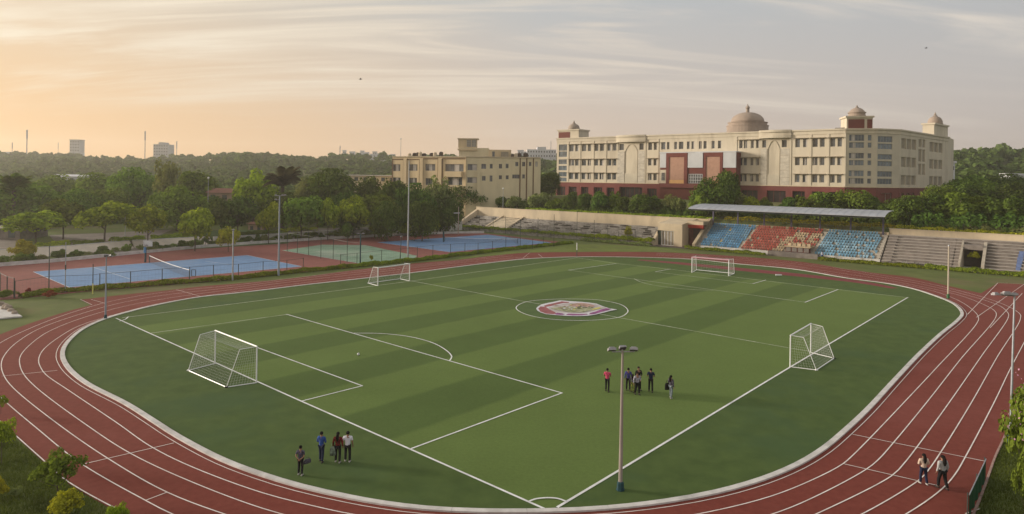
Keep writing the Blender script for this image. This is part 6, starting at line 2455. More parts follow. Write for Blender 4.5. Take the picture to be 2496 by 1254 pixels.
hedge('long clipped hedge between the left courts and the track', px((50, 727), (119, 716), (230, 707), (400, 694), (560, 682), (700, 667.5), (850, 653)), 0.6, 1.0, 'hedge', 300, 0.2)
hedge('clipped yellow green hedge behind the far touch line goal', px((850, 653), (1040, 634), (1110, 625), (1215, 613), (1300, 604), (1396, 594)), 0.65, 1.0, 'hedge', 300, 0.2)
hedge('clipped hedge at the foot of the stone bank left part', [S(-76, -1.1), S(-60, -1.1), S(-40, -1.1), S(-28, -1.2)], 0.75, 1.2, 'light', 220, 0.24, z=0.8)
hedge('bright clipped hedge at the foot of the stone bank right part', [S(-28, -1.2), S(-20, -1.3), S(-9.8, -1.3)], 0.95, 1.4, 'light', 260, 0.24, z=0.8)
hedge('low grassy hedge under the bright bank hedge', [S(-29, -3.0), S(-20, -3.2), S(-9.5, -3.0)], 0.7, 1.6, 'pale', 110, 0.26)
hedge('low hedge along the left front of the grandstand', [S(-1.5, -1.6), S(5, -2.0), S(16.9, -2.4)], 0.65, 1.1, 'hedge', 240, 0.2)
hedge('low hedge along the right front of the grandstand', [S(27.6, -2.6), S(33, -2.4), S(39, -2.2), S(46, -1.9)], 0.6, 1.1, 'hedge', 240, 0.2)
hedge('reddish green hedge along the foot of the concrete terraces', [S(46, -1.9), S(51, -1.9), S(57, -2.0), S(66, -2.2), S(80, -2.2)], 0.8, 1.4, 'hedge', 260, 0.2)
hedge('bright yellow hedge on the slope behind the long cream wall', [S(-60, 13.5), S(-40, 13.2), S(-20, 13), S(0, 12.8)], 0.7, 2.2, 'light', 70, 0.3, follow=True)
hedge('yellow hedge behind the grandstand back rail', [S(2, 14.0), S(14, 14.2), S(30, 14), S(39, 13.6)], 1.0, 2.4, 'yellow', 70, 0.3, follow=True)
hedge('yellow hedge behind the top wall of the concrete terraces', [S(39, 12.6), S(50, 12.4), S(62, 12.2), S(80, 12)], 0.9, 2.0, 'yellow', 70, 0.3, follow=True)
hedge('brown dry hedge behind the yellow terrace hedge', [S(44, 17), S(56, 17), S(72, 16.6)], 1.5, 2.2, 'pale', 60, 0.34, follow=True)
def HW(px_, tl):
    """ground point behind the garden wall, tl metres up from it"""
    return G(px_, float(np.interp(px_, [q[0] for q in LWPX], [q[1] for q in LWPX]))) + LN * tl


hedge('clipped yellow green garden hedge left of the backboard', [HW(285, 3.2), HW(330, 3.2), HW(366, 3.2)], 0.9, 1.6, 'light', 200, 0.24, follow=True)
hedge('clipped yellow green garden hedge right of the backboard', [HW(384, 3.4), HW(430, 3.4), HW(488, 3.4)], 0.9, 1.6, 'light', 200, 0.24, follow=True)
hedge('low green garden hedge right of the far left golden bush', [HW(100, 3.4), HW(140, 3.4), HW(180, 3.4)], 0.9, 1.6, 'light', 200, 0.24, follow=True)
hedge('low lawn coloured hedge in the middle of the left garden', [HW(186, 3.6), HW(220, 3.6), HW(262, 3.6)], 0.7, 1.8, 'mid', 200, 0.24, follow=True)
hedge('low shrub row behind the garden wall right of the golden court bush', [HW(590, 3.0), HW(640, 3.0), HW(690, 3.0)], 0.8, 1.6, 'mid', 160, 0.26, follow=True)
hedge('yellow green shrub row behind the garden wall at the mast', [HW(930, 3.0), HW(1000, 3.0), HW(1050, 3.0)], 1.0, 2.0, 'light', 160, 0.28, follow=True)
hedge('light garden hedge right of the tall lamp post', [HW(700, 4.0), HW(745, 4.5), HW(790, 4.0)], 1.0, 2.2, 'light', 110, 0.26, follow=True)

for k, (pp, h_, l_) in enumerate([(((-60, 560), (60, 556), (150, 552)), 3.0, 'dark undergrowth behind the far left spreading tree'), (((150, 552), (230, 548), (330, 545)), 3.0, 'dark undergrowth behind the two globe lamps'), (((330, 545), (400, 543), (505, 541)), 3.4, 'dark undergrowth behind the lone thin trunk tree'),
                         (((505, 541), (570, 540), (640, 539)), 3.6, 'dark undergrowth before the brick red hut'), (((690, 538), (780, 536), (860, 535)), 3.0, 'dark undergrowth behind the bright narrow tree'), (((860, 535), (960, 533), (1110, 530)), 3.4, 'dark undergrowth on both sides of the tall mast')]):
    hedge(l_, [G(a_, b2_, 2.4) for a_, b2_ in pp], h_, 4.0, 'dark', 150, 0.5, cat='undergrowth', group='undergrowth below the tree belt', follow=True)

for k, (pp, h_, l_) in enumerate([((S(41, 17.5), S(52, 18.5), S(64, 19)), 3.6, 'dark shrub bank left above the concrete terraces'), ((S(64, 19), S(76, 20), S(92, 20)), 4.0, 'dark shrub bank right above the concrete terraces'),
                                   ((S(-74, 18), S(-56, 18), S(-40, 17.5)), 2.6, 'dark shrub bank behind the left half of the long cream wall'), ((S(-40, 17.5), S(-24, 17.5), S(-8, 18)), 2.6, 'dark shrub bank behind the right half of the long cream wall'), ((S(-8, 20), S(12, 22), S(40, 21)), 3.0, 'dark shrub bank behind the grandstand')]):
    hedge(l_, pp, h_, 4.5, 'dark', 120, 0.46, cat='undergrowth', group='shrub banks on the slope', follow=True)
t_ = S(52.8, 5.4)
plant('bush', 'yellow', t_[0], t_[1], 1.5, 2.2, 'small yellow bush growing in the terrace doorway', 'bush', 'golden_bush', 'golden bushes', z=1.7)

# ------------------------------------------------------------------ palms
def palm(label, px_, d, top, w, fronds, droop, leaf, name='palm_tree', thick=0.22):
    p = D(px_, top, d)
    z0 = gz(p[0], p[1])
    h = p[2] - z0
    t = thing(name, (p[0], p[1], z0), label, 'palm', 'palms behind the garden')
    hc = h * 0.62
    MB().path([(p[0], p[1], z0 - .2), (p[0] + .15, p[1], z0 + hc * .5), (p[0], p[1], z0 + hc)], [thick * 1.3, thick, thick * 1.1], 8).build('trunk', M_bark, t)
    R_ = w * d / CF / 2
    for k in range(fronds):
        a = 2 * PI * k / fronds + NR.uniform(-.2, .2)
        lift = NR.uniform(0.35, 1.0)
        mb = MB()
        mid, prev = [], None
        for i in range(9):
            s_ = i / 8
            r_ = R_ * s_ * (0.55 + 0.45 * (1 - lift * 0.55))
            zc_ = z0 + hc + (h - hc) * (lift * 1.25 * s_ - (0.35 + droop) * s_ ** 2.4)
            mid.append(Vector((p[0] + math.cos(a) * r_, p[1] + math.sin(a) * r_, zc_)))
        mb.path(mid, [0.13 - 0.011 * i for i in range(9)], 4)
        side = Vector((-math.sin(a), math.cos(a), 0))
        for i in range(1, 9):
            for j in range(4):
                b0 = mid[i - 1].lerp(mid[i], j / 4)
                ln = 1.0 * math.sin(PI * (0.12 + 0.8 * (i + j / 3) / 9.2)) * R_ / 3.2
                for s2 in (-1, 1):
                    tip = b0 + side * (s2 * ln) + (mid[i] - mid[i - 1]).normalized() * ln * 0.7 - Vector((0, 0, ln * 0.45))
                    wv = (mid[i] - mid[i - 1]).normalized() * 0.20
                    mb.add([b0 - wv, b0 + wv, tip], [(0, 1, 2)])
        mb.build('frond', LM[leaf], t)


palm('tall brownish palm with a spiky crown in the middle of the tree belt', 690, 172, 388, 104, 28, 0.12, 'dry', thick=0.4)
palm('palm with raised fronds at the far left behind the trees', 34, 152, 408, 90, 26, 0.1, 'mid', thick=0.35)

# ------------------------------------------------------------------ near corner plants
def near_plant(kind, leaf, px_, py_, top, w, label, name, cat='bush', group=None):
    g = G(px_, py_)
    h = float(D(px_, top, g[1])[2])
    return plant(kind, leaf, g[0], g[1], h, w * g[1] / CF, label, cat, name, group, z=0.0)


near_plant('near', 'mid', 140, 1225, 1098, 128, 'young leafy tree overlapping the track lines at the lower left', 'young_tree', 'tree')
near_plant('nearbush', 'yellow', 165, 1262, 1195, 82, 'rounded yellow green bush at the lower left', 'golden_bush', group='golden bushes')
near_plant('nearbush', 'yellow', -5, 1222, 1160, 56, 'yellow green bush cut by the left edge', 'golden_bush', group='golden bushes')
near_plant('nearbush', 'pale', 34, 1214, 1188, 40, 'pale grey tuft beside the left edge bush', 'shrub')
near_plant('near', 'light', 4, 1130, 1020, 84, 'leafy branch tree leaning in from the left edge', 'young_tree', 'tree')
near_plant('near', 'light', 288, 1300, 1226, 62, 'small sapling tops at the bottom edge', 'sapling', 'bush')
near_plant('near', 'light', 2, 1010, 962, 36, 'little leaf tuft at the left edge by the track line', 'sapling', 'bush')
near_plant('near', 'mid', 2505, 1240, 945, 150, 'flowering tree cut by the right edge before the lamp post', 'flowering_tree', 'tree')
near_plant('near', 'mid', 2500, 1290, 1110, 70, 'lower leafy shrub under the flowering tree at the right edge', 'shrub')
# few pink blossom sprays of that tree
fg = G(2478, 1240)
pk = thing('blossom_spray', (fg[0], fg[1], 3.4), 'small pink blossom sprays hanging at the right edge tree', 'blossom')
P = NR.normal(0, 1, (70, 3)) * np.array([0.25, 0.3, 1.0]) + np.array([-0.15, -0.5, 1.3])
me = quads_mesh('petals', leaves(P, NR.normal(0, 1, (70, 3)), 0.07, NR), mat('pink_petals', (0.50, 0.26, 0.38), 0.8, 0.15))
link('petals', me, pk)

# grass blades in the near corners, one mass each
M_blade = leaf_mat('near_grass_blades', (0.040, 0.056, 0.012), (0.130, 0.160, 0.036), 0.3, clump=0.6)


def grass_patch(name, poly, n_, hgt=0.14):
    P = np.array([G(*q) for q in poly])
    lo_, hi_ = P.min(0), P.max(0)
    pts = NR.uniform(lo_, hi_, (n_ * 3, 2))
    inside = np.zeros(len(pts), bool)
    j = len(P) - 1
    for i in range(len(P)):
        c1 = (P[i, 1] > pts[:, 1]) != (P[j, 1] > pts[:, 1])
        xi = (P[j, 0] - P[i, 0]) * (pts[:, 1] - P[i, 1]) / (P[j, 1] - P[i, 1] + 1e-12) + P[i, 0]
        inside ^= c1 & (pts[:, 0] < xi)
        j = i
    pts = pts[inside][:n_]
    k = len(pts)
    a = NR.uniform(0, 6.28, k)
    w_ = 0.018
    hh = hgt * NR.uniform(.4, 1.2, k)
    dx, dy = np.cos(a) * w_, np.sin(a) * w_
    lean = NR.normal(0, 0.05, (k, 2))
    V = np.zeros((k, 4, 3))
    z0 = -0.035
    V[:, 0] = np.stack([pts[:, 0] - dx, pts[:, 1] - dy, np.full(k, z0)], 1)
    V[:, 1] = np.stack([pts[:, 0] + dx, pts[:, 1] + dy, np.full(k, z0)], 1)
    V[:, 2] = np.stack([pts[:, 0] + dx * .3 + lean[:, 0], pts[:, 1] + dy * .3 + lean[:, 1], z0 + hh], 1)
    V[:, 3] = np.stack([pts[:, 0] - dx * .3 + lean[:, 0], pts[:, 1] - dy * .3 + lean[:, 1], z0 + hh], 1)
    o = link(name, quads_mesh(name, V.reshape(-1, 3), M_blade))
    tag(o, kind='stuff')


grass_patch('grass', [(0, 1040), (100, 1125), (160, 1178), (262, 1240), (330, 1275), (300, 1340), (-60, 1340), (-60, 1010)], 26000)
grass_patch('grass', [(2447, 1070), (2427, 1114), (2400, 1190), (2375, 1254), (2350, 1310), (2560, 1310), (2560, 1050), (2490, 985)], 22000)
# ================================================================== far woods, far buildings, small things, people, haze
NF = np.random.default_rng(77)
# woods on the slopes: thousands of crowns that read as one mass
fproto = []
for k in range(8):
    Pq, dq = crown_points(NF, 7, 120, 0.5, 0.36, 0.55)
    dq[:, 2] += 0.35
    fproto.append(leaves(Pq, dq, 0.27, NF, 1.25))
blk = []


def blocked(x, y):
    d = np.array([x, y]) - O2
    u, s = d @ SE, d @ SN
    if -100 < u < 70 and 10 < s < 100 and not (u < -80 and s > 70):
        return True
    px_ = x / y
    if -0.20 < px_ < 0.06 and y < 250:
        return True
    return False


cnt = 0
tries = 0
while cnt < 3300 and tries < 60000:
    tries += 1
    az = NF.uniform(-0.98, 1.02)
    r = 205 + 560 * NF.random() ** 1.25
    if az > 0.62:
        r = 215 + 330 * NF.random() ** 1.2
    y = r
    x = az * y
    if 0.07 < az < 0.62 and y < 300:
        continue
    if blocked(x, y):
        continue
    if y < 215 and -0.8 < az < -0.15 and NF.random() < 0.35:
        continue
    h = NF.uniform(6.5, 10.5) * (1.25 if NF.random() < 0.06 else 1.0) * (0.85 if y < 260 else 1.0)
    w_ = NF.uniform(8, 13)
    a = NF.uniform(0, 6.28)
    V = fproto[int(NF.integers(8))] * np.array([w_, w_, h])
    c_, s_ = math.cos(a), math.sin(a)
    V2_ = np.empty_like(V)
    V2_[:, 0] = V[:, 0] * c_ - V[:, 1] * s_ + x
    V2_[:, 1] = V[:, 0] * s_ + V[:, 1] * c_ + y
    V2_[:, 2] = V[:, 2] + gz(x, y) - 0.8
    blk.append(V2_)
    cnt += 1
o = link('forest', quads_mesh('forest', np.concatenate(blk), LM['forest']))
tag(o, kind='stuff')

M_farwhite = mat('far_white_wall', (0.62, 0.62, 0.66), 0.9, 0.05, 0.1)
M_farblue = mat('far_grey_wall', (0.40, 0.40, 0.44), 0.9, 0.05, 0.1)


def far_block(px0, px1, top, d, label, name='far_building', m=M_farblue, roofx=0.0, group='buildings on the horizon'):
    a, b_ = D(px0, top, d), D(px1, top, d)
    c = (a + b_) / 2
    z0 = gz(c[0], c[1])
    t = thing(name, (c[0], c[1], z0), label, 'building', group)
    dep = (b_[0] - a[0]) * 0.8
    mb = MB()
    mb.box(a[0], b_[0], c[1], c[1] + dep, z0 - 2, a[2] - roofx)
    wall_ = mb.build('wall', m, t)
    mb = MB()
    if roofx:
        mb.prism([(a[0] + (b_[0] - a[0]) * .35, c[1] + .1), (b_[0] - (b_[0] - a[0]) * .35, c[1] + .1), (b_[0] - (b_[0] - a[0]) * .35, c[1] + dep - .1), (a[0] + (b_[0] - a[0]) * .35, c[1] + dep - .1)], a[2] - roofx, a[2])
    else:
        mb.box(a[0] - .4, b_[0] + .4, c[1] - .4, c[1] + dep + .4, a[2], a[2] + .8)
    mb.build('roof', m, t)
    k = max(2, int((px1 - px0) / 6))
    rows = max(1, int((a[2] - gz(c[0], c[1] - 5) - 8) / 4))
    mb = MB()
    for i in range(k):
        for j in range(min(rows, 8)):
            x = a[0] + (b_[0] - a[0]) * (i + 0.3) / k
            mb.box(x, x + (b_[0] - a[0]) / k * 0.4, c[1] - 0.12, c[1] - 0.01, a[2] - roofx - 2.6 - j * 3.6, a[2] - roofx - 1.2 - j * 3.6)
    o = mb.build('window', M_glass, t)
    o['kind'] = 'stuff'


far_block(170, 194, 342, 820, 'pale tower block on the horizon at the left', roofx=0.0)
far_block(374, 410, 347, 820, 'wide grey tower block on the horizon right of a mast', roofx=2.5)
far_block(1285, 1356, 358, 560, 'long low bluish building on the hill behind the college', roofx=2.2, m=M_farwhite)
far_block(2312, 2328, 398, 250, 'small white house beyond the receding wing', m=M_farwhite, group=None)
far_block(2462, 2500, 428, 262, 'white flat house on the right wooded slope', m=M_farwhite, group=None)
hx = 0
for (x, w_, t_, d) in [(852, 12, 371, 800), (868, 16, 374, 780), (886, 12, 373, 790), (902, 14, 377, 770), (918, 18, 376, 780), (938, 12, 379, 770), (952, 10, 378, 770), (835, 8, 368, 800), (540, 10, 376, 800), (556, 12, 379, 790), (530, 8, 377, 800), (878, 9, 369, 820), (908, 10, 371, 820), (930, 9, 373, 820),
                       (185, 14, 374, 790), (1262, 14, 368, 600), (1276, 10, 372, 590), (10, 16, 372, 800)]:
    hx += 1
    far_block(x, x + w_, t_, d, 'small pale house on the far ridge, %s' % ['below the short ridge mast', 'second right of the ridge mast', 'third right of the ridge mast', 'fourth in the pale row', 'wide one in the pale row', 'small one near the row end', 'last of the pale row', 'left of the ridge mast', 'on the middle ridge knoll', 'right one on the middle knoll', 'left one on the middle knoll', 'upper first behind the row', 'upper second behind the row', 'upper third behind the row', 'at the foot of the pale tower block', 'left of the long bluish building', 'touching the long bluish building', 'at the left edge of the ridge'][hx - 1], 'far_house', M_farwhite, 0.0, 'houses on the far ridge')


def far_mast(px_, top, d, label, r=0.5):
    p = D(px_, top, d)
    z0 = gz(p[0], p[1])
    t = thing('far_mast', (p[0], p[1], z0), label, 'mast', 'masts on the horizon')
    mb = MB()
    mb.bar((p[0], p[1], z0), (p[0], p[1], p[2]), r, r * 0.55, 6)
    mb.build('pole', M_farblue, t)
    mb = MB()
    mb.bar((p[0], p[1], p[2] - (p[2] - CH) * 0.22), (p[0], p[1], p[2]), r * 1.3, n=6)
    mb.build('antenna', M_farblue, t)


far_mast(66, 317, 800, 'tall thin mast on the horizon at the far left', 0.75)
far_mast(354, 320, 800, 'tall thin mast left of the wide tower block', 0.6)
far_mast(431, 345, 800, 'shorter mast right of the wide tower block', 0.45)
far_mast(829, 356, 800, 'short thick mast on the pale ridge', 0.5)
far_mast(1343, 344, 560, 'thin mast beside the long bluish building', 0.2)
far_mast(30, 348, 800, 'low mast at the left edge of the horizon', 0.4)
far_mast(142, 348, 800, 'thin aerial left of the pale tower block', 0.25)

# houses half hidden in the tree belt
M_redroof = mat('faded_red_roof', (0.24, 0.115, 0.085), 0.9, 0.12, 0.4)
M_ochwall = mat('pinkish_house_wall', (0.42, 0.30, 0.23), 0.9, 0.08, 0.4)


def house(px0, px1, top, base, d, label, m, rm, gable=1.2, name='house'):
    a, b_ = D(px0, top, d), D(px1, base, d)
    w_ = b_[0] - a[0]
    zt, zb = a[2], b_[2]
    t = thing(name, ((a[0] + b_[0]) / 2, d, gz((a[0] + b_[0]) / 2, d)), label, 'building')
    mb = MB()
    mb.box(a[0], b_[0], d, d + 8, min(zb, gz(a[0], d)) - 1, zt)
    mb.build('wall', m, t)
    mb = MB()
    mb.add([(a[0] - .4, d - .5, zt), (b_[0] + .4, d - .5, zt), (b_[0] + .4, d + 8.5, zt), (a[0] - .4, d + 8.5, zt), (a[0] - .4, d + 4, zt + gable), (b_[0] + .4, d + 4, zt + gable)], [(0, 1, 5, 4), (2, 3, 4, 5), (0, 4, 3), (1, 2, 5), (3, 2, 1, 0)])
    mb.build('roof', rm, t)
    n_ = max(2, int(w_ / 3))
    for i in range(n_):
        mb = MB()
        x = a[0] + w_ * (i + 0.3) / n_
        mb.box(x, x + w_ / n_ * 0.4, d - 0.1, d - 0.01, zt - 1.9, zt - 0.6)
        mb.build('window', M_glass, t)


house(505, 590, 470, 492, 186, 'low house with a faded red roof behind the light green tree', M_ochwall, M_redroof)
house(836, 966, 428, 470, 236, 'long pale yellowish outbuilding left of the cream block', M_creamwall, M_roofdeck, 0.3)
house(122, 206, 430, 440, 262, 'long pale roof among the hazy trees at the left', M_farwhite, M_farwhite, 0.8)
house(186, 232, 509, 520, 176, 'low pale roofed hut behind the garden trees', M_ochwall, M_farwhite, 0.6)
house(605, 640, 546, 560, 168, 'small brick red garden hut beside the dark trees', M_ochwall, M_redroof, 0.3)
house(-30, 48, 556, 612, 133, 'grey stepped garden building at the left edge', M_concrete, M_roofdeck, 0.2)
# white tent roof near the cream block
p = D(1262, 468, 226)
tt = thing('canopy', (p[0], p[1], gz(p[0], p[1])), 'small pale canopy roof before the dark belt of trees', 'canopy')
mb = MB()
z0 = gz(p[0], p[1])
mb.add([(p[0] - 2.2, p[1] - 1.5, p[2] - .7), (p[0] + 2.2, p[1] - 1.5, p[2] - .7), (p[0] + 2.2, p[1] + 1.5, p[2] - .7), (p[0] - 2.2, p[1] + 1.5, p[2] - .7), (p[0], p[1], p[2])], [(0, 1, 4), (1, 2, 4), (2, 3, 4), (3, 0, 4), (3, 2, 1, 0)])
mb.build('roof', M_farwhite, tt)
for dx, dy in ((-2.1, -1.4), (2.1, -1.4), (2.1, 1.4), (-2.1, 1.4)):
    MB().bar((p[0] + dx, p[1] + dy, z0), (p[0] + dx, p[1] + dy, p[2] - .7), 0.08).build('post', M_metal, tt)
# signpost cross at the left end of the bank
p = G(1117, 572)
sp_ = thing('signal_post', (p[0], p[1], 0), 'rusty white post with a cross arm left of the stone bank', 'post')
zt = float(D(1117, 505, p[1])[2])
MB().bar((p[0], p[1], 0), (p[0], p[1], zt), 0.13, 0.09, 6).build('post', mat('rusty_white_paint', (0.50, 0.40, 0.35), 0.8, 0.15, 1.5, patch=((0.25, 0.10, 0.06), 0.8, 0.6)), sp_)
MB().bar((p[0] - 1.3, p[1], zt - 1.7), (p[0] + .35, p[1], zt - 1.65), 0.10, n=6).build('cross_arm', M_postwhite, sp_)

# stones and slab on the grass at the left edge
M_rock = mat('pale_rock', (0.33, 0.27, 0.22), 0.95, 0.2, 1.5, bump=0.5)
sb = thing('stone_slab', (*G(10, 770), 0), 'grey concrete slab on the grass at the left edge', 'slab')
flat_ = [G(*q) for q in ((-60, 782), (-60, 745), (0, 742), (54, 774), (0, 779))]
mb = MB()
mb.prism(flat_, 0, 0.14)
mb.build('slab', M_kerb, sb)
for k, (x, y, s_) in enumerate([(3, 748, .5), (14, 752, .42), (20, 757, .5), (27, 762, .36), (35, 768, .34), (9, 757, .3)]):
    g = G(x, y)
    t = thing('rock', (g[0], g[1], 0.14), '%s pale rock on the grey slab, %s' % (['largest', 'second', 'third', 'flat', 'last', 'small inner'][k], ['at the left edge', 'right of the largest', 'in the middle of the row', 'before the slab tip', 'nearest the slab tip', 'inside the row']
                                                                            [k]), 'rock', 'rocks on the slab')
    mb = MB()
    mb.ball((g[0], g[1], 0.14 + s_ * .4), s_, s_ * .8, s_ * .6, 7, 5)
    mb.v = [(x_ + NF.normal(0, s_ * .1), y_ + NF.normal(0, s_ * .1), max(0.12, z_ + NF.normal(0, s_ * .08))) for x_, y_, z_ in mb.v]
    mb.build('stone', M_rock, t)

# green screen at the lower right and pale edging of the outer lane
M_greencloth = mat('dark_green_screen', (0.012, 0.060, 0.024), 0.8, 0.12, 0.8)
ga, gb_ = G(2403, 1168), G(2362, 1262)
gs = thing('green_screen', ((ga[0] + gb_[0]) / 2, (ga[1] + gb_[1]) / 2, 0), 'dark green cloth screen on posts at the lower right track edge', 'screen')
w = Wall(gb_, ga)
mb = MB()
nn = 24
vs, fs = [], []
for i in range(nn + 1):
    u = w.len * i / nn
    o_ = 0.05 * math.sin(i * 1.3)
    vs += [w.pt(u, 0.02, o_), w.pt(u, 1.05, o_ * .5)]
for i in range(nn):
    fs.append((2 * i, 2 * i + 2, 2 * i + 3, 2 * i + 1))
b0 = len(vs)
vs += [(x, y + 0.02, z) for x, y, z in vs]
fs += [tuple(b0 + q for q in f)[::-1] for f in fs]
mb.add(vs, fs)
mb.build('cloth', M_greencloth, gs)
for i in range(3):
    u = w.len * i / 2
    MB().bar(w.pt(u, 0, -0.06), w.pt(u, 1.15, -0.06), 0.03).build('post', M_darkmetal, gs)
MB().bar(w.pt(0, 1.07, 0), w.pt(w.len, 1.07, 0), 0.025).build('top_rail', M_metal, gs)
oe = thing('lane_edging', (*G(2420, 1150), 0), 'pinkish concrete edging along the outer lane at the lower right', 'kerb')
ep = spline([G(*q) for q in ((2530, 862), (2480, 982), (2449, 1068), (2427, 1116), (2400, 1192), (2374, 1256), (2340, 1330))], 1.0)
k = 0
for p, q in zip(ep, ep[1:]):
    w = Wall(p, q)
    mb = MB()
    w.slab(mb, 0.01, w.len - 0.01, -0.05, 0.09, -0.03, 0.07)
    mb.build('edging_stone', mat('pink_edging', (0.36, 0.24, 0.21), 0.9, 0.1, 1.5), oe)

# bicycles leaning at the foot of the terraces
M_tyre = mat('black_tyre', (0.02, 0.02, 0.022), 0.8, 0.1)
M_chrome = mat('pale_bike_metal', (0.55, 0.55, 0.56), 0.35, 0.05, 3, 0.5, 0.5)
for k, (u, s_, l) in enumerate([(40.6, -0.75, 'leftmost'), (42.5, -0.85, 'second'), (44.4, -0.7, 'third'), (46.2, -0.8, 'rightmost')]):
    p = S(u, s_, 0)
    bk_ = thing('bicycle', p, 'dark bicycle leaning at the foot of the concrete terraces, %s of four' % l, 'bicycle', 'bicycles at the terraces')
    e = Vector((SE[0], SE[1], 0))
    P0 = Vector(p)

    def bp_(a, z):
        return P0 + e * a + Vector((0, 0, z))
    for nm, c0 in (('wheel', -0.52), ('wheel', 0.52)):
        mb = MB()
        for i in range(14):
            t0, t1 = 2 * PI * i / 14, 2 * PI * (i + 1) / 14
            mb.bar(bp_(c0 + .33 * math.cos(t0), .34 + .33 * math.sin(t0)), bp_(c0 + .33 * math.cos(t1), .34 + .33 * math.sin(t1)), 0.03, n=4)
        for i in range(0, 14, 2):
            t0 = 2 * PI * i / 14
            mb.bar(bp_(c0, .34), bp_(c0 + .33 * math.cos(t0), .34 + .33 * math.sin(t0)), 0.006, n=3)
        mb.build(nm, M_tyre, bk_)
    mb = MB()
    for a, b_ in (((-.52, .34), (-.1, .32)), ((-.1, .32), (.36, .8)), ((.36, .8), (-.22, .82)), ((-.22, .82), (-.1, .32)), ((-.22, .82), (-.52, .34)), ((.36, .8), (.52, .34)), ((.36, .8), (.33, 1.0))):
        mb.bar(bp_(*a), bp_(*b_), 0.022, n=5)
    mb.build('bike_frame', M_chrome if k % 2 else M_tyre, bk_)
    MB().ball(bp_(-.25, .9), 0.13, 0.08, 0.05, 8, 5).build('saddle', M_tyre, bk_)
    mb = MB()
    q = Vector((SN[0], SN[1], 0)) * 0.25
    mb.bar(bp_(.33, 1.0) - q, bp_(.33, 1.0) + q, 0.02, n=5)
    mb.build('handlebar', M_chrome, bk_)

# two birds
M_bird = mat('dark_feathers', (0.03, 0.028, 0.03), 0.8, 0.1)
for (x, y, d, l) in ((879, 194, 110, 'tiny dark bird flying left of the middle of the sky'), (2257, 118, 130, 'tiny dark bird flying high at the right')):
    p = D(x, y, d)
    t = thing('bird', p, l, 'bird')
    mb = MB()
    mb.ball(p, 0.20, 0.06, 0.06, 8, 5)
    mb.ball((p[0] - .22, p[1], p[2] + .03), 0.06, n=6, m=4)
    mb.add([(p[0] + .15, p[1] - .05, p[2]), (p[0] + .15, p[1] + .05, p[2]), (p[0] + .34, p[1] + .08, p[2]), (p[0] + .34, p[1] - .08, p[2])], [(0, 1, 2, 3)])
    mb.build('body', M_bird, t)
    for s_ in (-1, 1):
        mb = MB()
        mb.add([(p[0] - .1, p[1] + .04 * s_, p[2] + .03), (p[0] + .12, p[1] + .04 * s_, p[2] + .03), (p[0] + .1, p[1] + .32 * s_, p[2] + .16), (p[0] - .04, p[1] + .32 * s_, p[2] + .17), (p[0] + .12, p[1] + .52 * s_, p[2] + .1)], [(0, 1, 2, 3), (3, 2, 4)])
        mb.build('wing', M_bird, t)
# ================================================================== people
def skin_mesh(name, verts, edges, radii, m, root=0, sub=1):
    me = bpy.data.meshes.new('tmp')
    me.from_pydata([tuple(v) for v in verts], edges, [])
    o = bpy.data.objects.new('tmp', me)
    COL.objects.link(o)
    o.modifiers.new('s', 'SKIN')
    sd = me.skin_vertices[0].data
    for i, r in enumerate(radii):
        sd[i].radius = r if hasattr(r, '__len__') else (r, r)
        sd[i].use_root = (i == root)
    if sub:
        ss = o.modifiers.new('u', 'SUBSURF')
        ss.levels = ss.render_levels = sub
    dg = bpy.context.evaluated_depsgraph_get()
    dg.update()
    out = bpy.data.meshes.new_from_object(o.evaluated_get(dg))
    bpy.data.objects.remove(o)
    bpy.data.meshes.remove(me)
    out.name = name
    out.materials.clear()
    out.materials.append(m)
    out.polygons.foreach_set('use_smooth', [True] * len(out.polygons))
    return out


def cloth(name, c, c2=None, sc=8.0, stretch=(1, 1, 1)):
    return mat('cloth_' + name, c, 0.9, 0.15, sc, 0.15, col2=c2, stretch=stretch)


M_skin = mat('brown_skin', (0.27, 0.145, 0.095), 0.6, 0.05, 3, 0.3)
M_hair = mat('black_hair', (0.012, 0.010, 0.010), 0.8, 0.1, 20, 0.08)
M_eye = mat('dark_eye', (0.02, 0.015, 0.012), 0.3, 0.05)
M_lip = mat('lip', (0.20, 0.08, 0.07), 0.5, 0.05)
M_shoew = mat('white_shoe', (0.36, 0.35, 0.34), 0.6, 0.05)
M_shoed = mat('dark_shoe', (0.03, 0.028, 0.028), 0.6, 0.1)


